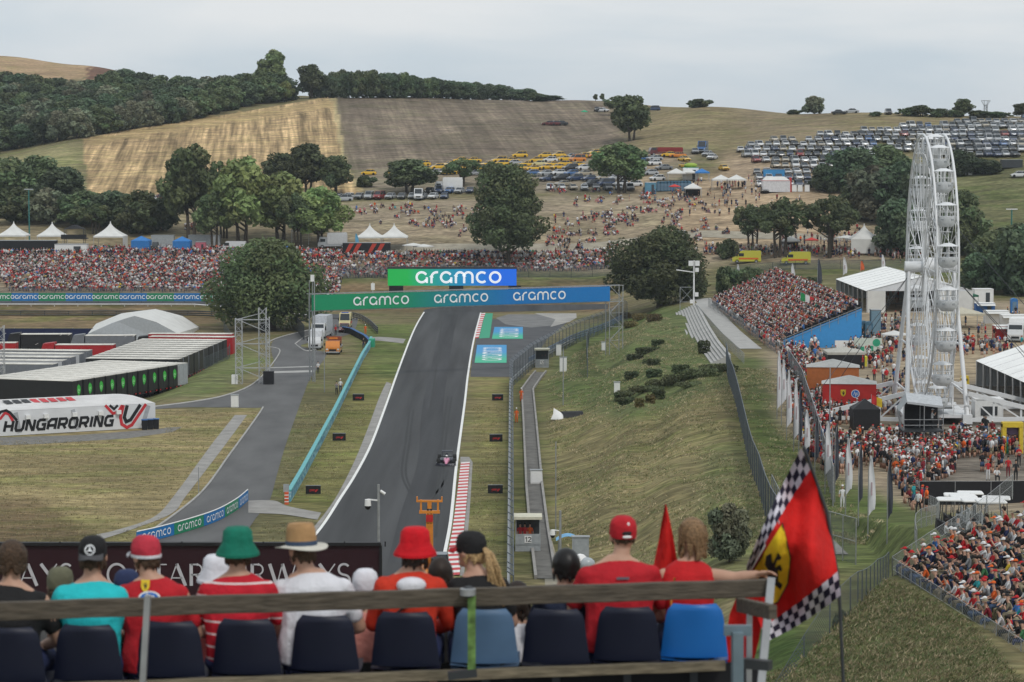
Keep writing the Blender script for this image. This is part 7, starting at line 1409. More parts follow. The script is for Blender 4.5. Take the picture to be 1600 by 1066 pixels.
mb = MB(); mb.box((0,0,.7),(6.4,12,.3)); mb.bar((-3.2,-6,1.8),(3.2,-6,1.8),.1); [mb.bar((x,-6,.8),(x,-6,1.8),.08) for x in (-3.2,-1.6,0,1.6,3.2)]; [mb.box((x*2.9,y*6.0,.45),(.9,.9,.9)) for x in (-1,1) for y in (-1,0,1)]; mb.obj('base_frame', M_WW, wt)
mb = MB(); mb.box((.2,-4.6,1.5),(2.6,2.4,.2)); [mb.bar((x,-5.8,1.5),(x,-5.8,2.5),.05) for x in (-1,-.4,.2,.8,1.4)]; mb.bar((-1,-5.8,2.5),(1.4,-5.8,2.5),.06); mb.obj('boarding_deck', M_STEEL, wt)
for y in (-5.8, 5.8):
    for s_ in (-1, 1):
        Lh = 8.2; mb = MB(); mb.bar((s_*3,y,2.9),(s_*(3+Lh),y,.9),.36,.42); mb.bar((s_*3,y,.35),(s_*(3+Lh),y,.55),.34,.36); mb.bar((s_*(3+Lh),y,.2),(s_*(3+Lh),y,.9),.35); [mb.bar((s_*(3+Lh*f),y,.4),(s_*(3+Lh*f),y,2.9-2.2*f),.18) for f in (.0,.3,.62)]
        mb.bar((s_*3,y,2.8),(s_*(3+Lh*.3),y,.5),.14); mb.bar((s_*(3+Lh*.3),y,2.2),(s_*(3+Lh*.62),y,.5),.14); mb.obj('outrigger', M_WW, wt)
for a_, b_ in (((-2.3,0,hz-1),(-14,-9,.3)),((2.3,0,hz-1),(14,-10,.3)),((2.3,0,hz+4),(18,-8,.3)),((-2.3,0,hz-1),(-10,8,.3)),((2.3,0,hz-1),(15,9,.3))): MB().cyl(a_, b_, .035, n=4).obj('guy_cable', M_DST, wt)
# covered camera platform
p = gnd(36.4,228); t = thing('camera_platform','black scaffold platform with a slanted pale grey roof below the wheel','platform',tuple(p)); mb = MB(); mb.add([(-1.2,-1,4.5),(2.0,-1,4.1),(2.2,1.4,4.7),(-1.0,1.4,5.1)],[(0,1,2,3)]); mb.add([(-1.2,-1,4.5),(2.0,-1,4.1),(2.0,-1,3.9),(-1.2,-1,4.3)],[(3,2,1,0)]); mb.obj('roof', mat('platform_roof',(.42,.44,.46),.5), t)
mb = MB(); mb.add([(-1.2,-1,4.5),(-1.9,-1,3.6),(-1.8,1.2,3.8),(-1.0,1.4,5.1)],[(0,1,2,3)]); mb.add([(-1.9,-1,3.6),(-1.6,-1,1.9),(-1.5,1.2,1.9),(-1.8,1.2,3.8)],[(0,1,2,3)]); mb.obj('side_sheet', mat('sheet_grey',(.30,.32,.33),.5), t)
mb = MB(); mb.box((.4,1.2,3.0),(3.0,.06,2.4)); mb.obj('back_sheet', M_BLK, t); mb = MB(); mb.box((.2,0,1.85),(3.6,2.6,.15)); mb.obj('deck', M_DST, t)
mb = MB(); [mb.bar((x,y,0),(x,y,4.2),.07) for x in (-1.5,.3,2.0) for y in (-1.2,1.2)]; [mb.bar((-1.5,-1.25,z),(2.0,-1.25,z),.06) for z in (1.0,2.4,2.9)]; [mb.bar((-1.5,y,0),(.3,y,1.8),.05) for y in (-1.2,1.2)]; mb.obj('scaffold', M_STEEL, t); mb = MB(); mb.box((.3,-1.5,.45),(4.2,.08,.9)); mb.obj('skirt', M_BLK, t)
person(p+Vector((1.2,0,1.95)),-math.pi/2,'standphone','white','black','white','camera operator in white standing on the black scaffold platform')
# pavilions
def pavilion(px, Y, W, D, H, m, roofm, label, z=None):
    p = gnd((px-800)/FP*Y, Y); t = thing('pavilion', label, 'pavilion', tuple(p), -.12); mb = MB(); mb.box((0,0,H/2),(W,D,H)); b = mb.obj('wall', m, t); mb = MB(); mb.loft([[(-W/2-.1,-D/2-.1,H+.01),(W/2+.1,-D/2-.1,H+.01),(W/2+.1,D/2+.1,H+.01),(-W/2-.1,D/2+.1,H+.01)],[(-.1,-.1,H+.75),(.1,-.1,H+.75),(.1,.1,H+.75),(-.1,.1,H+.75)]],0,True,False); mb.obj('roof', roofm, t); return t, b
MR_ = mat('pavilion_roof',(.44,.44,.42),.7,var=.1); M_RP = mat('pavilion_red',(.46,.025,.02),.5,var=.12,scale=1); M_OP = mat('pavilion_orange',(.45,.14,.04),.6,var=.1)
pavilion(1303,268,5.4,3.4,3.4,M_OP,MR_,'orange-brown walled pavilion with pale grey roof behind the red one')
t, b = pavilion(1329,255,5.3,3.4,3.1,M_RP,MR_,'red pavilion with pale roof, yellow shield and round blue badge on its wall')
def shield(mb, f3, cx, cy, h, m=0): blobm(mb, [(cx+x*h, cy+y*h) for x, y in ((0,-.5),(.22,-.36),(.36,-.1),(.38,.5),(-.38,.5),(-.36,-.1),(-.22,-.36))], lambda x, y: f3(x, y), m)
HORSE = [[(-.10,-.38),(-.06,-.18),(-.12,-.02),(-.02,.10),(-.06,.26),(.0,.36),(.10,.30),(.06,.22),(.10,.08),(.14,-.06),(.10,-.22),(.16,-.30),(.10,-.34),(.03,-.20),(.0,-.10),(-.02,-.24),(-.05,-.38)], [(.08,.12),(.22,.18),(.26,.06),(.21,.06),(.18,.12),(.10,.04)], [(.08,.02),(.20,.0),(.22,-.10),(.18,-.10),(.16,-.05),(.08,-.06)], [(-.10,.0),(-.20,.06),(-.22,.20),(-.27,.30),(-.18,.26),(-.16,.12),(-.06,.06)]]
def horse(mb, f3, cx, cy, h, m=0):
    for pl in HORSE: blobm(mb, [(cx+x*h, cy+y*h) for x, y in pl], lambda x, y: f3(x, y), m)
def disc(mb, f3, cx, cy, r, m=0, n=20, ry=None): blobm(mb, [(cx+r*math.cos(6.2832*k/n), cy+(ry or r)*math.sin(6.2832*k/n)) for k in range(n)], lambda x, y: f3(x, y), m)
ff = lambda o: (lambda x, y: Vector((x, -1.7-o, y)))
mb = MB(); shield(mb, ff(.02), -.6, 2.2, .7); o = mb.obj('shield', mat('shield_yellow',(.65,.46,.03)), b); mb = MB(); horse(mb, ff(.035), -.6, 2.18, .65); mb.obj('horse_mark', M_BLK, o)
M_HPB = mat('badge_blue',(.01,.13,.48),.5); mb = MB(); disc(mb, ff(.02), .6, 2.15, .42); o = mb.obj('badge_rim', M_WHITE, b); mb = MB(); disc(mb, ff(.035), .6, 2.15, .35); mb.obj('badge', M_HPB, o); mb = MB(); write(mb, 'hp', GL, ff(.05), .26, 0, .17, x0=.39, y0=2.0, shear=.2); mb.obj('lettering', M_WHITE, o)
# boards and stalls on the plateau
def board(px, py, W, H, m, label, Y=None, leg=.3, rz=0, name='banner'):
    p = G(px, py) if Y is None else gnd((px-800)/FP*Y,Y); t = thing(name, label, 'banner', tuple(p), rz); mb = MB(); mb.box((0,0,leg+H/2),(W,.08,H)); b = mb.obj('panel', m, t); [MB().cyl((x*W/2,.08,0),(x*W/2,.08,leg+H),.04).obj('post', M_STEEL, t) for x in (-1,1)]; return t, b
t, b = board(1320,551,2.6,1.3,M_WHITE,'white banner with black letters under the blue grandstand side'); mb = MB(); write(mb,'FA',GD,lambda x,y: Vector((x,-.06,y)),.42,0,.2,x0=.0,y0=.75); mb.obj('lettering', M_BLK, b)
t, b = board(1356,556,3.6,2.0,mat('poster_pale',(.50,.56,.50)),'pale poster board with green patches next to the white banner'); mb = MB(); mb.add([(-1.5,-.06,.6),(-.5,-.06,.6),(-.5,-.06,1.2),(-1.5,-.06,1.2)],[(0,1,2,3)]); disc(mb, lambda x,y: Vector((x,-.06,y)), 1.1, 1.7, .5); mb.add([(.2,-.06,.6),(.7,-.06,.6),(.7,-.06,1.3),(.2,-.06,1.3)],[(0,1,2,3)]); mb.obj('green_patch', M_GREEN, b)
simplebox('container','tall narrow blue-grey container standing beside the grandstand','container',1367,528,1.3,2.0,4.0,mat('slate_blue',(.16,.26,.33)))
simplebox('kiosk','white kiosk with open dark counter beside the wheel base','kiosk',1542,658,2.7,2.2,2.2,M_WHITE,M_WHITE,lambda mb,W,D,H: mb.box((0,-D/2-.03,H*.5),(W*.6,.04,H*.4)))
t = simplebox('container','white box trailer to the right of the dark green canopy','trailer',1535,478,3.2,3,2.9,M_WHITE,M_WHITE,door)
for i, (px, py, W, m_, lab) in enumerate([(1556,505,3.6,M_WHITE,'white stall with awning left of the red one'),(1570,530,3.2,M_RED,'red stall with white awning left of the motorhome'),(1538,492,3.0,mat('tank_blue',(.03,.12,.36)),'blue water tanks behind the white stalls'),(1584,512,4,M_WHITE,'white stall at the right frame edge above the motorhome')]):
    t = simplebox('stall', lab, 'stall', px, py, W, 2.2, 1.9, m_, M_WHITE, door); mb = MB(); mb.add([(-W/2,-1.1,1.85),(W/2,-1.1,1.85),(W/2,-2.3,1.6),(-W/2,-2.3,1.6)],[(0,1,2,3)]); mb.obj('awning', M_CANV, t)
p = G(1581,708); t = thing('kiosk','bright yellow arched kiosk at the right edge near the wheel base','kiosk',tuple(p)); my = mat('kiosk_yellow',(.62,.45,.04),.6); mb = MB(); [mb.box((x,0,1.3),(.35,.8,2.6)) for x in (-.75,.75)]; mb.box((0,0,2.55),(1.85,.85,.45)); mb.obj('frame', my, t); mb = MB(); mb.box((0,.3,1.2),(1.2,.1,2.3)); mb.obj('inner_panel', mat('purple_panel',(.20,.14,.25)), t); mb = MB(); mb.box((0,-.2,.5),(1.1,.5,1.0)); mb.obj('counter', M_GREEN, t)
board(1556,706,1.3,1.3,M_GREEN,'dark green board standing left of the yellow kiosk')
t = thing('bin','yellow rounded bin with black base beside the right marquee','bin',tuple(G(1507,607))); mb = MB(); rbox(mb,(0,0,.75),(1.0,.9,1.3),0,.2,.85); mb.obj('body', my, t); mb = MB(); mb.box((0,-.46,1.0),(.5,.04,.25)); mb.obj('slot', M_BLK, t)
# black fence and golf carts
mesh_fence('black_fence',[(30.6,191,0),(36,191,0),(44,192,0)],'long black cloth fence behind the white golf carts',1.95,2.6,M_BLK,M_STEEL,pw=.06,z=4.95)
def cart(px, py, s_, rz, label, k=.7):
    Y = s_; p = gnd((px-800)/FP*Y, Y); dz = zat(py, Y)-1.95; t = thing('golf_cart', label, 'golf cart', tuple(p), rz, 'golf carts parked by the black fence'); t.scale = (1,k,1); mb = MB(); rbox(mb,(0,0,1.93),(1.25,2.3,.10),0,.12,.97); mb.obj('roof', M_WHITE, t)
    for x in (-1,1):
        for y in (-1,1): MB().bar((x*.52,y*.95,.7),(x*.52,y*.85,1.9),.05).obj('post', M_DST, t)
        for y in (-.8,.85): MB().cyl((x*.55,y,.23),(x*.38,y,.23),.23,n=12).obj('wheel', M_TYRE, t)
    mb = MB(); mb.loft([[(-.55,-1.15,.25),(.55,-1.15,.25),(.5,-1.15,.65),(-.5,-1.15,.65)],[(-.58,.5,.22),(.58,.5,.22),(.58,.5,.55),(-.58,.5,.55)],[(-.5,1.2,.3),(.5,1.2,.3),(.42,1.15,.85),(-.42,1.15,.85)]],0,True,False); mb.obj('body', M_BLK, t); mb = MB(); mb.box((0,-.2,.68),(1.05,.5,.15)); mb.box((0,-.45,1.0),(1.05,.12,.5)); mb.obj('seat', M_GREY, t); mb = MB(); mb.add([(-.5,1.0,.85),(.5,1.0,.85),(.5,.82,1.85),(-.5,.82,1.85)],[(0,1,2,3)]); mb.obj('windscreen', mesh_mat('clear_screen',(.5,.52,.54),.05,2), t)
    mb = MB(); mb.tube([(.3+.16*math.cos(a),.35,1.0+.16*math.sin(a)) for a in [k*.785 for k in range(8)]],.02,4,closed=True); mb.obj('steering_wheel', M_BLK, t); return t
for i, a in enumerate([(1521,770,152,1.5),(1500,776,149,1.45),(1510,781,145,1.55),(1502,789,139,1.5),(1530,796,135,1.5),(1562,798,137,1.4),(1554,806,131,1.55)]): cart(*a, 'white-roofed golf cart, '+['farthest back','back left with thin roof','small one in the middle','widest roof at the front left','front middle','behind the rightmost','rightmost and nearest'][i], 1.0 if i == 3 else .66)
for i, (px, py, Y, ki, sh, ha, lab) in enumerate([(1482,812,136,'sit','white','none','person in white shirt sitting in the widest front left golf cart'),(1515,815,132,'sitlean','white','none','person in white sitting beside the golf carts'),(1500,812,134,'sit','grey','black','person in grey sitting between golf carts'),(1440,785,178,'walk','white','none','person in white at the corner of the crowd barriers')]):
    p = gnd((px-800)/FP*Y, Y); person(p, RP.uniform(0,6.3), ki, sh, 'black', ha, lab)
# railings at the right
mesh_fence('crowd_barrier',[(31.6,200,0),(30.2,184,0),(28.6,170,0),(26.4,158,0),(23.6,149,0),(22.8,143,0)],'grey crowd barriers curving from the plateau crowd to the golf carts',1.15,2.2,M_CHAINL,M_STEEL,pw=.06,n_rails=2,cat='barrier')
F0_ = B0+BN*-.12; mesh_fence('railing',[tuple(F0_),tuple(F0_+BD*36)],'grey wire railing along the front of the lower right grandstand',1.05,1.45,M_CHAINL,M_STEEL,pw=.05,n_rails=2,cat='railing',z=lambda p: 11.75-(B0-p).length*.9/40)
mesh_fence('railing',[tuple(F0_),(19.6,120,0),(22.5,123,0),(25,127,0)],'grey rail round the far end of the lower right grandstand',1.05,1.6,M_CHAINL,M_STEEL,pw=.05,n_rails=2,cat='railing',z=lambda p: 11.8+.36*max(0,(p.x-17.7)))
q = F0_+BD*20.5; t = thing('hi_vis_vest','bright lime safety vest hung over the front railing of the lower right stand','vest',(q.x-.08,q.y,11.75-.46+.0)); mb = MB(); mb.loft([[(0,y,z) for y in (-.28,-.1,.1,.28)] for z in (-.05,.35,.7,1.05)],0,False,True,False); mb.v = [(x-.05*math.sin(z*6+y*5),y*(1-.15*(z>.9)),z) for x,y,z in mb.v]; mb.obj('cloth', mat('lime',(.45,.85,.03),.7), t); mb = MB(); mb.add([(-.08,-.1,.45),(-.08,.12,.45),(-.08,.1,.85),(-.08,-.08,.85)],[(3,2,1,0)]); mb.obj('dark_print', M_BLK, t)
# feather flags
def feather(px, ytop, ybot, ybase, m, label, w_=.46, group=None, z0=None):
    p = G(px, ybase) or gnd(20,200); s_ = FP/p.y; Ht = zat(ytop, p.y)-p.z; Hb = zat(ybot, p.y)-p.z; t = thing('feather_flag', label, 'flag', tuple(p), RP.uniform(-.3,.3), group); mb = MB(); mb.tube([(0,0,-.2),(0,0,Ht*.8),(.1,0,Ht*.95),(.28,0,Ht)],[.045,.03,.02,.015],6); mb.obj('pole', M_STEEL if m != M_BLK else M_DST, t)
    mb = MB(); n = 10; rr = []
    for k in range(n+1):
        f = k/n; z = Hb+(Ht-Hb)*f; ww = w_*(1-.75*f**3)*(0.75+.25*min(1,f*4)); rr.append([(.04+ww*j/4+.28*max(0,f-.8)*5*.2, .06*math.sin(j*1.3+f*7), z+(.12*j if f == 0 else 0)) for j in range(5)])
    mb.loft(rr,0,False,True,False); s2 = mb.obj('sail', m, t)
    if m == M_WF: mb = MB(); mb.loft([[(.04+w_*j/2*.42+w_*.26,-.09,Hb+(Ht-Hb)*f) for j in range(2)] for f in (.34,.36,.40,.42,.46,.48,.52,.56)][:8],0,False,False,False); mb.obj('print_mark', mat('flag_print',(.40,.30,.32),.7), s2)
    return t
M_WF = mat('flag_white',(.62,.62,.64),.8,var=.05); M_DF = mat('flag_dark',(.05,.055,.07),.8)
for i, a in enumerate([(1214,548,640,655),(1221,562,632,665),(1229,578,668,688),(1240,594,687,706),(1257,640,705,728),(1289,658,742,772),(1321,684,773,806),(1356,712,806,842)]): feather(*a, M_WF, 'white feather flag, '+['farthest of the row by the crowd fence','second farthest by the crowd fence','third from the far end of the fence row','fourth from the far end of the fence row','narrow one in front of the crowd','tall one right behind the big red flag','tall one standing clear on the grass','nearest and lowest, right of the big red flag'][i])
for i, a in enumerate([(1248,600,690,708),(1273,650,722,748),(1304,662,755,785),(1341,690,788,822),(1386,714,812,850)]): feather(*a, M_DF, 'dark feather flag, '+['farthest back by the fence','second from back','between two tall white ones','left of the nearest white one','rightmost on the grass slope'][i], .3)
for i, (px, a, b, c, m_) in enumerate([(1151,413,450,458,M_WF),(1236,412,446,458,M_WF),(1277,405,447,470,M_DF),(1317,402,430,448,M_WF),(1377,398,420,440,M_WF),(1344,408,424,446,mat('flag_orange',(.6,.12,.04))),(555,365,384,398,mat('flag_cyan',(.10,.3,.45)))]): feather(px,a,b,c,m_,['small white flag with red mark left of the grandstand','thin white flag above the grandstand crowd','dark flag on the bank above the grandstand crowd','white flag behind the far marquee','white flag left of the wheel by the pointed tent','orange flag on the bank left of the marquee','pale blue flag left of the pointed tents'][i],.8)
for i, (px, a) in enumerate([(1296,575),(1300,668)]): pole(px, 705 if i == 0 else 745, a, ['thin flagpole beside the red pavilion','lamp pole with flat shade in front of the crowd'][i], .06)
# flags held in the crowd
def small_flag(p, cols, label, s_=1.0):
    t = thing('flag', label, 'flag', tuple(p)); MB().cyl((0,0,-1.2*s_),(0,0,1.3*s_),.025,n=5).obj('pole', M_STEEL, t)
    for k, c in enumerate(cols): mb = MB(); mb.loft([[(.02+.5*k*s_+.5*s_*j/3,.1*math.sin(j+k*2),z*s_-.12*j*s_*.6-.2*k*s_) for z in (.4,1.25)] for j in range(4)],0,False,True,False); mb.obj('stripe', c, t)
small_flag(Vector(gnd(42,372,0))+Vector((0,0,4.6)), [mat('fg',(.02,.25,.08)),M_WHITE,mat('fr',(.5,.03,.03))], 'green, white and red flag raised in the grandstand crowd', 1.3)
small_flag(G(1361,668)+Vector((0,0,1.9)), [mat('fr',(.5,.03,.03)),mat('shield_yellow',(.65,.46,.03))], 'red and yellow flag hanging at the wheel outrigger', 1.0)
# ------------------------------------------------ foreground: stand, rail, seats, spectators, flags
def fuse(mb, vox=.012, sm=3, disp=0, seed=0):
    """weld overlapping forms into one continuous skin"""
    ob = bpy.data.objects.new('f', mb.mesh('f', [M_SKIN])); COL.objects.link(ob); a = ob.modifiers.new('r', 'REMESH'); a.mode = 'VOXEL'; a.voxel_size = vox; a.use_smooth_shade = True
    b = ob.modifiers.new('s', 'SMOOTH'); b.factor = .6; b.iterations = sm; dg = bpy.context.evaluated_depsgraph_get(); dg.update(); me_ = bpy.data.meshes.new_from_object(ob.evaluated_get(dg)); od = ob.data; bpy.data.objects.remove(ob); bpy.data.meshes.remove(od)
    if disp:
        n = len(me_.vertices); co = np.zeros(n*3); me_.vertices.foreach_get('co', co); co = co.reshape(-1,3); g = np.random.default_rng(seed); nn = np.zeros(n*3); me_.vertices.foreach_get('normal', nn); nn = nn.reshape(-1,3); d = np.zeros(n)
        for k in range(7): w_ = g.normal(size=3)*np.array([9,9,16]); d += np.sin(co@w_+g.uniform(0,6))*(.35+.65*g.random())
        me_.vertices.foreach_set('co', (co+nn*(d*disp/3)[:,None]).ravel()); me_.update()
    me_.polygons.foreach_set('use_smooth', np.ones(len(me_.polygons), bool)); return me_
def link(name, me_, m, parent, loc=None, rz=0, label=None):
    me_.materials.clear(); me_.materials.append(m); o = bpy.data.objects.new(name, me_); COL.objects.link(o); o.parent = parent
    if loc is not None: o.location = loc
    o.rotation_euler[2] = rz
    if label: o['label'] = label
    return o
def limb(mb, pts, rs):
    for (a, b), (r0, r1) in zip(zip(pts, pts[1:]), zip(rs, rs[1:])): mb.cyl(a, b, r0, r1, 12); mb.ell(b, (r1,)*3, 0, 12, 8)
    mb.ell(pts[0], (rs[0],)*3, 0, 12, 8)
def hand(mb, p, d, up, s_=1, grip=.6):
    """palm, four curled fingers of unequal length and a side thumb"""
    p = Vector(p); d = Vector(d).normalized(); up = Vector(up).normalized(); sd = d.cross(up)
    R3 = Matrix((sd, d, up)).transposed(); mb.ell(p+d*.045, (.042,.052,.018), 0, 12, 8, rot=R3)
    for i, L_ in enumerate((.070,.080,.075,.058)):
        q = p+d*.085+sd*(.030-.020*i); a = q; dd = d.copy()
        for k in range(3): dd = (dd*math.cos(grip*.75)-up*math.sin(grip*.75)).normalized() if k else (dd*math.cos(grip*.4)-up*math.sin(grip*.4)).normalized(); b = a+dd*L_*(.42,.32,.26)[k]; mb.cyl(a, b, .0095-.0008*k, .009-.0008*k, 8); mb.ell(b, (.0088-.0008*k,)*3, 0, 8, 6); a = b
    q = p+d*.02+sd*.038*s_; dd = (d*.7+sd*.7*s_-up*.3).normalized(); mb.cyl(q, q+dd*.035, .012, .010, 8); mb.cyl(q+dd*.035, q+dd*.035+(dd-up*.4+d*.4).normalized()*.03, .010, .008, 8)
def base_person(px, yseat, Y, label, shirt, headrot=0, wide=1.0, tall=1.0, lean=.06, hx=0, skin=M_SKIN, sleeves='short', armR=None, trousers=None, hair=None, rz=0, big=1.0):
    p = at(px, yseat, Y); t = thing('person', label, 'person', tuple(p), rz); T = tall; W = wide
    mb = MB(); ring = lambda z, a, b, y: [(a*math.cos(6.2832*k/16)*W, y+b*math.sin(6.2832*k/16), z*T) for k in range(16)]
    tor = [(.02,.17,.13,.02),(.14,.168,.13,.02),(.26,.160,.118,.02+lean*.3),(.38,.180,.124,.02+lean*.55),(.47,.196,.118,.02+lean*.7),(.53,.190,.100,.02+lean*.8),(.575,.140,.080,.02+lean*.9),(.605,.095,.068,.02+lean),(.635,.060,.056,.02+lean)]
    mb.loft([ring(z, a*.95, b*.95, y) for z, a, b, y in tor], 0); hc = Vector((hx, .055+lean, .757*T)); nk = Vector((hx*.3, .02+lean, .585*T))
    mb.cyl(nk, hc-Vector((0,.012,.05)), .060, .054, 14); mb.ell(nk+Vector((0,0,-.01)), (.115*W,.07,.055), 0, 14, 8)
    Rz = Matrix.Rotation(headrot, 3, 'Z'); H3 = lambda v: hc+Rz @ Vector(v)
    mb.ell(hc+Vector((0,0,.01)), (.078,.097,.112), 0, 18, 12, rot=Rz); mb.ell(H3((0,.035,-.055)), (.055,.062,.062), 0, 14, 8, rot=Rz); mb.ell(H3((0,.104,-.01)), (.012,.020,.026), 0, 8, 6, rot=Rz); mb.ell(H3((0,.088,-.058)), (.026,.014,.012), 0, 8, 6, rot=Rz); mb.ell(H3((0,.078,-.098)), (.028,.022,.02), 0, 8, 6, rot=Rz)
    for x in (-1,1): mb.ell(H3((x*.082,.0,-.012)), (.013,.024,.034), 0, 10, 6, rot=Rz)
    for x in (-1,1): mb.ell(H3((x*.03,.086,.012)), (.016,.010,.008), 0, 8, 6, rot=Rz)
    arms = {}
    for x in (-1,1):
        sh = Vector((x*.176*W,.02+lean*.75,.505*T)); el = Vector((x*.255*W,.10+lean,.235*T)); ha = Vector((x*.13,.36,.15))
        if x == 1 and armR: el, ha = Vector(armR[0]), Vector(armR[1])
        limb(mb, [sh, sh.lerp(el,.5), el, el.lerp(ha,.45), ha], [.052,.050,.044,.042,.029]); arms[x] = (sh, el, ha); dd = ha-el
        hand(mb, ha, dd, Vector((0,0,1)) if not (x == 1 and armR) else Vector((0,.4,.9)), -x)
        limb(mb, [(x*.09,.04,.06), (x*.12,.26,.075), (x*.14,.47,.07), (x*.14,.45,-.2), (x*.13,.43,-.38)], [.10,.085,.062,.055,.04]); mb.ell((x*.13,.50,-.41), (.045,.12,.035), 0, 10, 6)
    link('body', fuse(mb, .011, 2), skin, t)
    mb = MB(); mb.loft([ring(z, a*1.04+.006, b*1.07+.008, y) for z, a, b, y in tor[:-2]]+[ring(.612, .082, .070, .02+lean)], 0)
    for x in (-1,1):
        sh, el, ha = arms[x]
        if sleeves == 'short': limb(mb, [sh+Vector((-x*.012,0,.004)), sh.lerp(el,.66)], [.069,.064])
        elif sleeves == 'long': limb(mb, [sh, sh.lerp(el,.5), el, el.lerp(ha,.45), ha.lerp(el,.06)], [.069,.062,.055,.051,.042])
    link('shirt', fuse(mb, .012, 3, .011 if sleeves != 'none' else .004, int(px)), shirt, t)
    mb = MB(); mb.ell((0,.03,.05), (.19*W,.155,.10), 0, 14, 8)
    for x in (-1,1): limb(mb, [(x*.09,.04,.06), (x*.12,.26,.075), (x*.14,.47,.07), (x*.14,.455,-.15)], [.115,.097,.075,.07])
    link('trousers', fuse(mb, .014, 2, .004, 3), trousers or cloth('navy'), t)
    return t, hc, Rz, H3
def shell(prof, n=24, sx=1, sy=1, thick=.006):
    """hat by lathe: prof = (r, z) list"""
    mb = MB(); mb.loft([[(r*sx*math.cos(6.2832*k/n), r*sy*math.sin(6.2832*k/n), z) for k in range(n)] for r, z in prof], 0, True, True, True); return mb
def hat(t, kind, hc, Rz, m, m2=None, rot=0, z=0, tilt=0):
    c = hc+Vector((0,-.004,.0+z)); M3 = (Rz @ Matrix.Rotation(rot,3,'Z')).to_4x4() @ Matrix.Rotation(tilt,4,'X'); rz = None
    def fin(mb, nm, mm, par=t):
        mb.v = [tuple(c+(M3 @ Vector(v).to_4d()).to_3d()) for v in mb.v]; return mb.obj(nm, mm, par)
    if kind == 'bucket': h = fin(shell([(.152,-.030),(.145,-.01),(.108,.048),(.106,.07),(.099,.125),(.074,.150),(.01,.156)], sx=.95, sy=1.08), 'hat', m); mb = shell([(.1465,-.014),(.1495,-.022),(.147,-.024)], sx=.96, sy=1.09); fin(mb,'seam',m,h); return h
    if kind == 'fedora':
        mb = MB(); n = 32; mb.loft([[(r*math.cos(a)*.95, r*math.sin(a)*1.1, z_+.022*abs(math.cos(a))**2*(r-.1)/.07) for a in [6.2832*k/n for k in range(n)]] for r, z_ in ((.098,.026),(.14,.006),(.172,.0),(.174,.006),(.14,.013),(.098,.032))],0,True,True,False); h = fin(mb, 'hat_brim', m2); cr = shell([(.102,.024),(.100,.08),(.094,.135),(.080,.172),(.045,.168),(.01,.156)], sx=.95, sy=1.12); o = fin(cr, 'hat_crown', m); b_ = shell([(.1035,.028),(.1035,.058),(.101,.059)], sx=.955, sy=1.125); fin(b_, 'hat_band', mat('band_blue',(.03,.05,.09),.7), o); return h
    if kind == 'cap':
        h = fin(shell([(.094,-.008),(.098,.02),(.097,.06),(.085,.102),(.055,.127),(.01,.135)], sx=.93, sy=1.12), 'cap', m); mb = MB(); n = 10; rr = []
        for zz in (0, .006): 
            for f in (0, 1): rr.append([(math.sin(a)*(.083+.0*f), .06+math.cos(a)*(.04+.085*f)-.012, .020-.018*f-.02*abs(math.sin(a))*f+zz) for a in [(-1.25+2.5*k/n) for k in range(n+1)]])
        mb.loft([rr[0], rr[1], rr[3], rr[2]], 0, False, True, False); fin(mb, 'brim', m2 or m, h); mb = MB(); mb.ell((0,0,.131),(.008,.008,.004),0,8,4); fin(mb,'button',m,h); return h
def hair_cap(t, hc, Rz, m, sx=1, low=-.06, vol=1, seed=1):
    g = random.Random(seed); mb = MB(); mb.ell(Vector((0,-.012,.028)), (.088*vol,.100*vol,.104*vol), 0, 20, 12, -.45, 1)
    for k in range(60): a = 3.14+g.uniform(-1.9,1.9)+1.57; r = .080*vol; q = Vector((r*math.cos(a), r*1.1*math.sin(a)-.01, g.uniform(low,.05))); mb.ell(q, (.012,.015,.032), 0, 8, 6)
    mb.v = [tuple(hc+Rz @ Vector(v)) for v in mb.v]; return link('hair', fuse(mb, .008, 1, .006*vol, seed), m, t)
M_BRN = mat('hair_brown', (.055,.032,.018), .6, var=.6, scale=60, bump=.5); M_BLD = mat('hair_blonde', (.38,.25,.12), .55, var=.5, scale=70, bump=.4); M_LBR = mat('hair_light_brown', (.20,.12,.06), .6, var=.6, scale=70, bump=.5); M_GRYH = mat('hair_grey', (.2,.18,.16), .6)
def Yr(px): return 16.15+.9*px/1210
def fcloth(n, c, v=.10): return mat('fg_'+n, c, .85, var=v*1.5, scale=9, bump=.55)
F_RED = fcloth('red', (.40,.012,.020)); F_BLK = fcloth('black', (.012,.012,.013)); F_WHT = fcloth('white', (.62,.62,.66), .05); F_TEAL = fcloth('turquoise', (.02,.46,.50), .06)
# striped polo material: thin white hoops round a red shirt
ST_ = fcloth('striped', (.45,.012,.025)); tt = ST_.node_tree; tcx = tt.nodes.new('ShaderNodeTexCoord'); sx_ = tt.nodes.new('ShaderNodeSeparateXYZ'); tt.links.new(tcx.outputs['Object'], sx_.inputs[0])
m1 = tt.nodes.new('ShaderNodeMath'); m1.operation = 'MULTIPLY'; m1.inputs[1].default_value = 12.5; tt.links.new(sx_.outputs[2], m1.inputs[0]); m2_ = tt.nodes.new('ShaderNodeMath'); m2_.operation = 'FRACT'; tt.links.new(m1.outputs[0], m2_.inputs[0]); m3_ = tt.nodes.new('ShaderNodeMath'); m3_.operation = 'LESS_THAN'; m3_.inputs[1].default_value = .15; tt.links.new(m2_.outputs[0], m3_.inputs[0])
mi_ = tt.nodes.new('ShaderNodeMixRGB'); mi_.inputs[1].default_value = (.45,.012,.025,1); mi_.inputs[2].default_value = (.65,.55,.55,1); tt.links.new(m3_.outputs[0], mi_.inputs[0]); tt.links.new(mi_.outputs[0], [k for k in tt.nodes if k.type == 'VECT_MATH'][0].inputs[0])
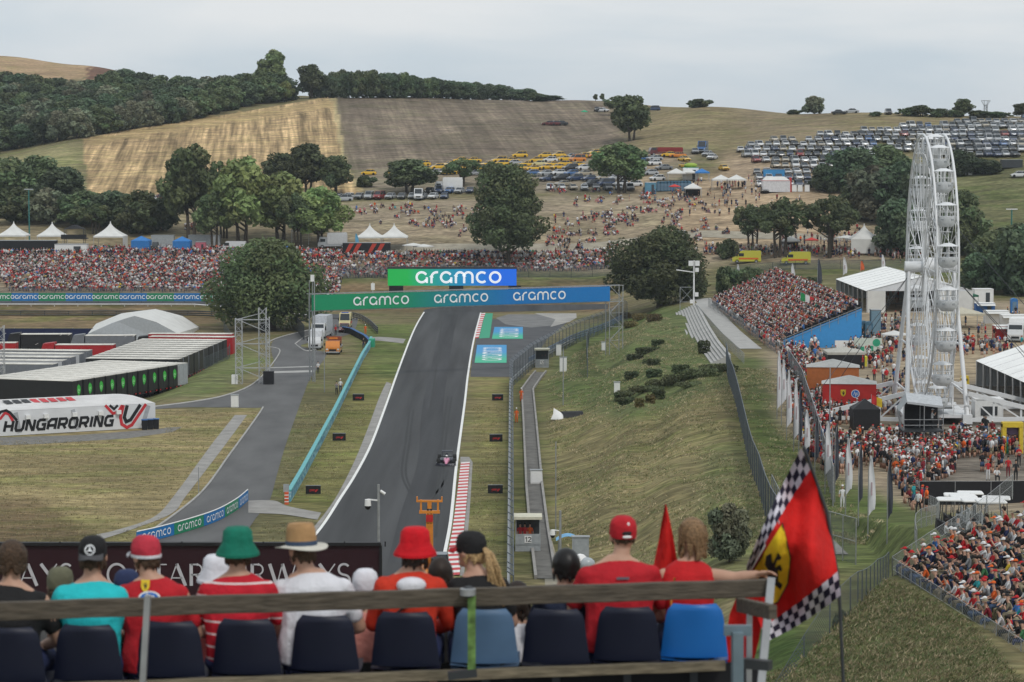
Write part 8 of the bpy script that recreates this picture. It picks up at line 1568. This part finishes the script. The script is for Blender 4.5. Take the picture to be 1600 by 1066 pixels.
def patch(t, fn, name, m, cx, cz, back=-.165, par=None):
    """flat emblem wrapped on the back of a shirt"""
    mb = MB(); f3 = lambda x, y: Vector((x, float(np.interp(y, [.2,.38,.47,.53,.575,.612], [-.112,-.104,-.086,-.061,-.038,-.022]))-.004+(back+.148)+x*x*1.5, y)); fn(mb, f3); return mb.obj(name, m, par or t)
def row_y(px, y0, y1): return y0+(y1-y0)*px/1210
ys_ = lambda px: row_y(px, 1063, 1016)
# 1 man in black
t, hc, Rz, H3 = base_person(16, 1064, Yr(16), 'man with dark brown hair in black T-shirt, leftmost seated in the front row', F_BLK, .1, 1.12); hair_cap(t, hc, Rz, M_BRN, vol=1.08, seed=2)
# 2 turquoise
t, hc, Rz, H3 = base_person(143, ys_(143)-2, Yr(143), 'man in plain turquoise T-shirt and black cap worn backwards', F_TEAL, 0, 1.06); hair_cap(t, hc, Rz, M_BRN, vol=.97); h = hat(t, 'cap', hc, Rz, F_BLK, fcloth('grey', (.07,.07,.075)), rot=math.pi)
f3 = lambda x, y: hc+Vector((x, -.126+.42*max(0, y-.055), y+.002)); mb = MB(); ribbon(mb, [(.030*math.cos(6.2832*k/20), .055+.030*math.sin(6.2832*k/20)) for k in range(21)], .007, f3, 0); [blobm(mb, [(.007*math.cos(a+1.57), .055+.007*math.sin(a+1.57)), (.028*math.cos(a), .055+.028*math.sin(a)), (.007*math.cos(a-1.57), .055+.007*math.sin(a-1.57))], lambda x, y: f3(x, y), 0) for a in (1.57, 1.57+2.094, 1.57-2.094)]; mb.obj('star_badge', M_WL, h)
# 3 red shirt, badges
t, hc, Rz, H3 = base_person(237, ys_(237), Yr(237), 'man in red team shirt with yellow shield and blue badge on back, red cap', F_RED, .75, 1.08, hx=-.045, sleeves='short'); h = hat(t, 'cap', hc, Rz, fcloth('capred', (.42,.03,.05)), F_WHT); hair_cap(t, hc, Rz, M_BRN, vol=.90)
mb = shell([(.1005,-.008),(.102,.002),(.1005,.012)], sx=.93, sy=1.12); mb.v = [tuple(hc+Rz @ Vector(v)) for v in mb.v]; mb.obj('white_edge', F_WHT, h)
s = patch(t, lambda mb, f: shield(mb, f, -.03, .583, .075), 'shield', mat('shield_yellow', (.65,.46,.03)), 0, 0, -.148); patch(t, lambda mb, f: horse(mb, f, -.03, .583, .06), 'horse_mark', M_BLK, 0, 0, -.150, s)
s = patch(t, lambda mb, f: disc(mb, f, .0, .508, .072, ry=.045), 'badge_rim', M_WHITE, 0, 0, -.150); s = patch(t, lambda mb, f: disc(mb, f, .0, .508, .061, ry=.037), 'badge', M_HPB, 0, 0, -.152, s); patch(t, lambda mb, f: write(mb, 'hp', GL, f, .036, 0, .17, x0=-.032, y0=.490, shear=.2), 'lettering', M_WHITE, 0, 0, -.154, s)
# 4 striped polo
t, hc, Rz, H3 = base_person(370, ys_(370)-2, Yr(370), 'man in red polo with thin white hoops and green bucket hat', ST_, 0, 1.16); hat(t, 'bucket', hc, Rz, fcloth('hatgreen', (.005,.14,.09)), z=.01); hair_cap(t, hc, Rz, M_BRN, vol=.95)
# 5 white T-shirt, straw hat
t, hc, Rz, H3 = base_person(487, ys_(487)-2, Yr(487), 'man in white T-shirt and straw hat with white brim and dark band', F_WHT, .7, 1.2, hx=-.07); hat(t, 'fedora', hc, Rz, fcloth('straw', (.34,.20,.09)), fcloth('brim', (.55,.53,.47)), tilt=-.06); hair_cap(t, hc, Rz, M_BRN, vol=.93)
# 6 red bucket hat, orange-red sweatshirt with white hood
t, hc, Rz, H3 = base_person(641, ys_(641)-4, Yr(641), 'person in orange-red sweatshirt with white hood and bright red bucket hat', fcloth('orange_red', (.52,.035,.015)), 0, .98, hx=.03, tall=.97, sleeves='long'); hat(t, 'bucket', hc, Rz, fcloth('hatred', (.5,.005,.012)), z=-.012); hair_cap(t, hc, Rz, M_HAIR, vol=1.0, low=-.11)
mb = MB(); mb.ell((.01,-.045,.515), (.10,.075,.055), 0, 16, 8); mb.ell((.01,-.085,.46), (.075,.045,.06), 0, 14, 8); link('hood', fuse(mb, .01, 2, .005, 4), F_WHT, t); mb = MB(); mb.tube([(-.16,-.085,.2),(-.10,-.10,.33),(.02,-.10,.42)], .008, 5); mb.obj('bag_strap', M_BLK, t)
# 7 blonde ponytail
t, hc, Rz, H3 = base_person(748, ys_(748)-4, Yr(748), 'woman with long blonde ponytail, black cap with red front and black top', F_BLK, .95, .86, hx=-.05, tall=.93); h = hat(t, 'cap', hc, Rz, F_BLK, F_RED); hair_cap(t, hc, Rz, M_BLD, vol=.97)
mb = MB(); g = random.Random(4)
for k in range(34):
    a, b_ = g.uniform(-.025,.025), g.uniform(-.02,.02); q0 = H3((.0,-.105,.03)); mb.tube([q0+Vector((a*.3,b_*.3,0)), q0+Vector((.035+a,-.04+b_,-.035)), q0+Vector((.06+a*1.6+.01*math.sin(k),-.05+b_,-.14)), q0+Vector((.085+a*2+.014*math.sin(k*2.1),-.04+b_,-.25)), q0+Vector((.10+a*1.8+.01*math.sin(k*1.3),-.03,-.34-g.random()*.05))], [.006,.009,.009,.006,.002], 5)
mb.obj('ponytail', M_BLD, t)
# 8 dark hair child
t, hc, Rz, H3 = base_person(884, ys_(884)+6, Yr(884)+.25, 'small person with black hair in dark navy jacket sitting low', fcloth('navy', (.012,.018,.04)), .3, .86, tall=.82, sleeves='long'); hair_cap(t, hc, Rz, mat('hair_black', (.008,.007,.007), .45), vol=1.08)
# 9 man in red cap
t, hc, Rz, H3 = base_person(967, ys_(967)-2, Yr(967), 'large man in red team T-shirt and red cap with white strap at the back', F_RED, .2, 1.27, tall=1.04, hx=.03); h = hat(t, 'cap', hc, Rz, F_RED, F_RED, tilt=.05); hair_cap(t, hc, Rz, M_BRN, vol=.88, low=-.03)
mb = MB(); mb.ell(H3((0,-.103,.028)), (.036,.014,.024), 0, 14, 6, rot=Rz); mb.obj('cap_opening', M_BLK, h); mb = MB(); mb.ell(H3((0,-.115,.004)), (.034,.007,.010), 0, 12, 6, rot=Rz); mb.obj('strap', M_WHITE, h); mb = MB(); mb.ell(H3((.01,-.100,.085)), (.012,.008,.016), 0, 8, 5, rot=Rz); mb.obj('cap_mark', M_WHITE, h)
patch(t, lambda mb, f: mb.add([f(-.02,.518), f(.065,.518), f(.065,.534), f(-.02,.534)], [(0,1,2,3)]), 'neck_label', mat('label_grey', (.10,.08,.10)), 0, 0, -.150)
for k in range(3): mb = MB(); mb.box((-.265-.008*k,-.035,.455-.042*k), (.03,.01,.016), rz=.3); mb.obj('sleeve_mark', M_WHITE, t)
# 10 woman in red vest, arm on the rail
t, hc, Rz, H3 = base_person(1076, ys_(1076)-2, Yr(1076), 'woman with short light brown hair in red sleeveless top, arm out along the rail', fcloth('vest', (.45,.012,.015)), 0, .92, hx=.03, sleeves='none', armR=((.31,.0,.50),(.445,-.06,.535))); hair_cap(t, hc, Rz, M_LBR, vol=1.10, low=-.12, seed=9)
mb = MB(); g = random.Random(8)
for k in range(60): a = g.uniform(3.2,6.2); q = H3((.088*math.cos(a),.095*math.sin(a)-.01,g.uniform(-.02,.1))); mb.tube([q, q+Vector((g.uniform(-.012,.012),-.010,-.05)), q+Vector((g.uniform(-.02,.02),-.004,-.11))], [.006,.007,.002], 4)
mb.obj('hair_strands', M_LBR, t); mb = MB(); mb.tube([(-.10,-.10,.52),(-.13,-.115,.42),(-.125,-.12,.33)], .008, 5); mb.obj('lanyard', mat('lanyard', (.55,.2,.03)), t)
# lower row
def low(px, ytop, Y, label, shirt, m, kind, hairm=M_BRN, rot=0, m2=None, **k):
    sY = FP/Y; t, hc, Rz, H3 = base_person(px, ytop+.895*sY, Y, label, shirt, rot, **k); hair_cap(t, hc, Rz, hairm, vol=1.02 if kind is None else .98, low=-.12)
    if kind: hat(t, kind, hc, Rz, m, m2)
low(92, 884, 17.4, 'person in khaki cap in the row below, left of the turquoise shirt', fcloth('dgrey', (.10,.10,.10)), fcloth('khaki', (.11,.11,.07)), 'cap', hx=0)
low(338, 870, 17.5, 'person in white bucket hat in the row below, beside the striped polo', fcloth('dred', (.12,.02,.02)), F_WHT, 'bucket'); low(570, 887, 17.3, 'person in white cap and pink top in the row below', fcloth('pink', (.55,.22,.18)), F_WHT, 'cap', M_HAIR)
low(688, 868, 17.6, 'dark-haired person in the row below, right of the red bucket hat', F_BLK, None, None, M_HAIR); low(808, 905, 17.3, 'dark-haired person in white shirt in the row below', F_WHT, None, None, M_HAIR, .4); low(196, 888, 17.8, 'person in navy and yellow cap in the row below', F_BLK, fcloth('navycap', (.02,.03,.08)), 'cap', m2=mat('shield_yellow', (.65,.46,.03)))
# seats
M_NAVY = mat('seat_navy', (.0045,.007,.022), .5, var=.1, scale=2, spec=.35); M_SBL = mat('seat_blue', (.012,.13,.42), .4, var=.08, scale=3); M_SGB = mat('seat_faded', (.07,.13,.22), .5, var=.15, scale=3)
def seat_meshes():
    mb = MB(); rr = []; n = 12
    for side in (0, 1):
        for k in range(9):
            f = k/8; z = -.02+.36*f; hw = (.225-.045*f)*(1 if f < .75 else math.sqrt(max(0, 1-((f-.75)/.27)**2))*.35+.65); y = -.03*f-.035+(.014 if side else 0)
            rr.append([(hw*(2*j/n-1), y+.055*(2*j/n-1)**2+.0, z) for j in range(n+1)])
    a = rr[:9]; b = rr[9:]; mb.loft(a+b[::-1]+[a[0]], 0, False, True, False); mb.v = mb.v; back = mb.mesh('backrest', M_NAVY)
    mb = MB(); mb.loft([[(x*w_, y, z-.02*(1-abs(x))) for x in (-1,-.5,0,.5,1)] for y, z, w_ in ((-.06,-.025,.22),(-.02,-.03,.225),(.2,-.035,.225),(.36,-.01,.215),(.38,-.03,.21),(.2,-.055,.22),(-.02,-.05,.22),(-.07,-.045,.215))],0,False,True,False); pan = mb.mesh('seat', M_NAVY)
    mb = MB(); mb.bar((-.12,0,-.06),(-.12,.25,-.06),.04); mb.bar((.12,0,-.06),(.12,.25,-.06),.04); mb.bar((0,.12,-.06),(0,.12,-.42),.05); return back, pan, mb.mesh('bracket', M_DST)
SB = seat_meshes()
for i, (px, yb, m, lab) in enumerate([(16,1062,M_NAVY,'dark navy plastic seat, leftmost, behind the man in black'),(137,1058,M_NAVY,'dark navy plastic seat behind the turquoise shirt'),(266,1052,M_NAVY,'dark navy plastic seat right of the galvanised post'),(385,1048,M_NAVY,'dark navy plastic seat behind the striped polo'),(507,1042,M_NAVY,'dark navy plastic seat behind the white T-shirt'),(633,1036,M_NAVY,'dark navy plastic seat behind the orange-red sweatshirt'),(757,1031,M_SGB,'faded grey-blue plastic seat behind the green post'),(868,1031,M_NAVY,'dark navy plastic seat of the small dark-haired person'),(980,1027,M_NAVY,'dark navy plastic seat behind the large man in red'),(1085,1022,M_SBL,'bright blue plastic seat at the right end of the row')]):
    Y = Yr(px)-.16; t = thing('stadium_seat', lab, 'seat', tuple(at(px, yb, Y)), -.05)
    for nm, me_ in zip(('backrest','seat','bracket'), SB):
        q = me_.copy() if m != M_NAVY and nm != 'bracket' else me_
        if q is not me_: q.materials.clear(); q.materials.append(m)
        o = bpy.data.objects.new(nm, q); COL.objects.link(o); o.parent = t
# rail, posts, stand
def wood_mat(name, c):
    m = mat(name, c, .75, var=.35, scale=6, bump=.3); t_ = m.node_tree; z = [q for q in t_.nodes if q.type == 'TEX_NOISE'][0]; tc_ = [q for q in t_.nodes if q.type == 'TEX_COORD'][0]; mp_ = t_.nodes.new('ShaderNodeMapping'); mp_.inputs['Scale'].default_value = (.35,6,8); t_.links.new(tc_.outputs['Object'], mp_.inputs[0]); t_.links.new(mp_.outputs[0], z.inputs[0]); return m
M_WOOD = wood_mat('weathered_wood', (.080,.066,.050)); M_WOOD2 = wood_mat('pale_wood', (.20,.165,.11))
t = thing('handrail', 'weathered wooden handrail on steel posts behind the spectator seats', 'railing', tuple(at(0,954,15.5))); o = Vector(t.location); L_ = lambda px, py, Y: at(px, py, Y)-o
a, b = L_(-90,957.5,15.42), L_(1208,918.5,16.35)
def beam(a, b, h, d, m, nm, t):
    dr = (b-a).normalized(); sd = Vector((-dr.y, dr.x, 0)).normalized(); up = dr.cross(sd)*-1; up = up if up.z > 0 else -up; mb = MB(); n = 24; rr = []
    for k in range(n+1): c = a.lerp(b, k/n)+up*.002*math.sin(k*1.9); rr.append([c+sd*x*d/2+up*z*h/2 for x, z in ((-1,-.9),(-.9,-1),(.9,-1),(1,-.9),(1,.9),(.9,1),(-.9,1),(-1,.9))])
    mb.loft(rr, 0, True, False); return mb.obj(nm, m, t)
beam(a, b, .112, .05, M_WOOD, 'top_rail', t); beam(L_(-60,1081,15.75), L_(1132,1040,16.7), .065, .05, M_WOOD2, 'lower_rail', t)
mb = MB(); mb.bar(L_(231,930,15.47), L_(222,1090,15.47), .058, .035); mb.obj('post', M_STEEL, t)
M_GRN = mat('rusty_green', (.11,.20,.055), .6, var=.6, scale=14); mb = MB(); mb.bar(L_(737,926,15.95), L_(737,1056,15.95), .062, .05); mb.obj('post', M_GRN, t, label='green post with rust spots'); mb = MB(); mb.bar(L_(700,1056,15.93), L_(745,1051,15.93), .05); mb.ell(L_(732,925,15.9), (.045,.03,.04), 0, 10, 6); mb.obj('clamp', M_DST, t)
mb = MB(); mb.cyl(L_(731,920,15.88), L_(731,930,15.88), .05, n=12); mb.obj('bolt_plate', M_STEEL, t)
t2 = thing('end_frame', 'grey steel end frame of the stand with short wooden plank at right', 'railing', tuple(at(1150,1066,15.2))); o = Vector(t2.location)
mb = MB(); mb.bar(L_(1205,903,16.3), L_(1187,1090,16.1), .055, .05); mb.obj('post', M_STEEL, t2); mb = MB(); mb.bar(L_(1152,986,14.6), L_(1152,1100,14.6), .155, .06); mb.bar(L_(1131,985,14.6), L_(1174,985,14.6), .03, .06); mb.obj('panel_post', mat('blue_grey_steel', (.14,.19,.22), .5, .2, var=.2), t2); mb = MB(); mb.bar(L_(1171,960,16.0), L_(1170,1090,16.0), .035); mb.obj('inner_post', M_STEEL, t2); beam(L_(1156,945,16.25), L_(1208,957,15.6), .09, .05, M_WOOD, 'plank', t2); mb = MB(); mb.bar(L_(1160,1036,15.9), L_(1204,1040,15.8), .06); mb.obj('bracket', M_DST, t2)
t = thing('grandstand', 'dark concrete stepped stand carrying the nearest spectators', 'grandstand', (-1.6,16,0)); zf = zat(1045, 16.4)-.44
for k in range(5): mb = MB(); mb.box((0,1.1+k*.95-(.6 if k == 0 else 0),zf-.42*k-.55 if k else zf-.55),(6.7,.95+(1.2 if k == 0 else 0),1.1)); mb.obj('step', mat('dark_concrete', (.05,.05,.05), .9, var=.25), t)
mb = MB(); mb.box((0,1.05,zf+.18),(6.6,.04,.34)); mb.obj('underseat_shade_sheet', M_BLK, t)  # black sheet added to stand in for the shade beneath the seats
# advertising hoarding below
Yb = 100; a = at(-30, 1010, Yb); b = at(594, 1010, Yb); t = thing('billboard', 'long dark maroon billboard with pale capital lettering below the stand', 'billboard', tuple(a)); W = b.x-a.x; zt = zat(852, Yb)-a.z
mb = MB(); mb.box((W/2,0,zt/2),(W,.12,zt)); pn = mb.obj('panel', mat('maroon_panel', (.022,.004,.008), .6, var=.06), t); mb = MB(); mb.box((W/2,-.02,zt+.06),(W+.1,.3,.12)); [mb.box((x,-.1,zt+.06),(.05,.05,.2)) for x in [k*1.6 for k in range(11)]]; mb.box((W+.04,0,zt/2),(.1,.3,zt)); mb.obj('frame', M_BLK, t); mb = MB(); [mb.bar((x,1,-4),(x,.1,zt),.12) for x in (1,5,9,13,W-.3)]; mb.obj('support', M_STEEL, t)
s_ = FP/Yb; mb = MB(); hC = 35/s_; base = zat(915, Yb)-a.z; fB = lambda x, y: Vector((x, -.08, y)); write(mb, 'QATAR AIRWAYS', GS, fB, hC, 0, x0=(170+30)/s_, y0=base, sx=.925, sp=.0); write(mb, 'AYS', GS, fB, hC, 0, x0=(32+30)/s_, y0=base, sx=.95); mb.obj('lettering', mat('letter_pale', (.45,.44,.47), .5), pn)
# the big checkered flag and a small pennant
t = thing('flag', 'big red flag with black and white checkered edges and yellow shield', 'flag', tuple(at(1250,1000,16.9))); o = Vector(t.location)
P00, P10, P11, P01 = [Vector((x, y)) for x, y in ((1252,700),(1314,930),(1198,1003),(1166,884))]
def FL(u, v, off=0):
    p = P00*(1-u)*(1-v)+P10*u*(1-v)+P11*u*v+P01*(1-u)*v; bow = Vector((9,-3))*math.sin(u*math.pi)*(1-v)+Vector((-7,-6))*math.sin(u*math.pi)*v+Vector((0,5))*math.sin(v*math.pi)*(u**2)-Vector((0,6))*math.sin(v*math.pi)*(1-u); p = p+bow
    w_ = .16*math.sin(u*4.5+v*6.5)+.07*math.sin(v*11-u*7)+.10*v; q = at(p.x, p.y, 17.0+w_-off); return q-o
nu, nv = 78, 48; mb = MB(); V = [FL(i/nu, j/nv) for i in range(nu+1) for j in range(nv+1)]; F_ = []; Mi = []
for i in range(nu):
    for j in range(nv):
        u, v = (i+.5)/nu, (j+.5)/nv; m_ = 0
        if u < .154 or u > .846: c = int((u if u < .154 else u-.846)/.0513)+int(v*15); m_ = 1+(c % 2)
        F_.append((i*(nv+1)+j, (i+1)*(nv+1)+j, (i+1)*(nv+1)+j+1, i*(nv+1)+j+1)); Mi.append(m_)
mb.add(V, F_, 0, True); mb.m = Mi; fl = mb.obj('cloth', [fcloth('flag_red', (.50,.010,.008), .06), fcloth('check_white', (.55,.52,.58), .05), fcloth('check_black', (.015,.012,.03))], t)
mb = MB(); gx = lambda x, y: FL(.46-y*.44, .74-x*.46, .02)
def fine(mbx, pts, f, m, k=8):
    q = []
    for a_, b_ in zip(pts, pts[1:]+pts[:1]): q += [(a_[0]+(b_[0]-a_[0])*i/k, a_[1]+(b_[1]-a_[1])*i/k) for i in range(k)]
    cx = sum(p[0] for p in q)/len(q); cy = sum(p[1] for p in q)/len(q); n = len(q); rings = [[f(cx+(x-cx)*s, cy+(y-cy)*s) for x, y in q] for s in (.02,.25,.5,.75,1)]; mbx.loft(rings, m, True, True, False)
fine(mb, [(0,-.62),(.34,-.45),(.55,-.1),(.58,.55),(-.58,.55),(-.55,-.1),(-.34,-.45)], gx, 0); sh = mb.obj('shield', fcloth('flag_yellow', (.74,.50,.02)), fl)
mb = MB(); ribbon(mb, [(-.58,.55),(.58,.55),(.56,.1),(.55,-.1),(.34,-.45),(0,-.62),(-.34,-.45),(-.55,-.1),(-.58,.55)], .03, lambda x, y: FL(.46-y*.44,.74-x*.46,.028), 0); [fine(mb, [(x*1.35,y*1.25-.02) for x, y in pl], lambda x, y: FL(.46-y*.44,.74-x*.46,.034), 0, 3) for pl in HORSE]; mb.obj('horse_mark', M_BLK, sh)
mb = MB(); ribbon(mb, [(-.52,.66),(.0,.66),(.52,.66)], .07, lambda x, y: FL(.46-y*.44,.74-x*.46,.02), 0); mb.obj('stripe', M_WHITE, fl)
mb = MB(); mb.tube([at(1256,698,17.06)-o, at(1292,800,17.12)-o, at(1309,900,17.15)-o, at(1313,960,17.15)-o, at(1319,1100,17.15)-o], .012, 8); mb.obj('pole', M_DST, t)
mb = MB(); rr = [[at(x+dx, y, 17.1+.06*math.sin(k+dx*.1))-o for dx in (-26,-12,0,12,26)] for k, (x, y) in enumerate([(1180,925),(1166,960),(1160,1000),(1150,1040),(1140,1085)])]; mb.loft(rr,0,False,True,False); mb.obj('hanging_end', fcloth('flag_red', (.50,.010,.008)), t)
t = thing('flag', 'small plain red pennant rising between the large man and the woman in red', 'flag', tuple(at(1040,890,17.6))); o = Vector(t.location); mb = MB(); rr = [[at(x0+(x1-x0)*j/5, y, 17.6+.05*math.sin(j*1.6+k*.5))-o for j in range(6)] for k, (y, x0, x1) in enumerate([(788,1039,1041),(815,1034,1047),(845,1029,1053),(875,1023,1058),(905,1016,1062),(940,1010,1064)])]; mb.loft(rr,0,False,True,False); mb.obj('cloth', fcloth('flag_red', (.50,.010,.008)), t); MB().cyl(at(1040,789,17.63)-o, at(1042,960,17.63)-o, .008).obj('pole', M_DST, t)
# ------------------------------------------------ air
mb = MB(); mb.box((0,2150,24),(5200,4700,160)); hz_ = bpy.data.materials.new('haze_air'); hz_.use_nodes = True; n_ = hz_.node_tree.nodes; n_.clear(); o_ = n_.new('ShaderNodeOutputMaterial'); v_ = n_.new('ShaderNodeVolumePrincipled'); v_.inputs['Color'].default_value = (.80,.88,.96,1); v_.inputs['Density'].default_value = .00009; v_.inputs['Anisotropy'].default_value = .2
hz_.node_tree.links.new(v_.outputs[0], o_.inputs['Volume']); put(mb.obj('haze', hz_), kind='stuff')
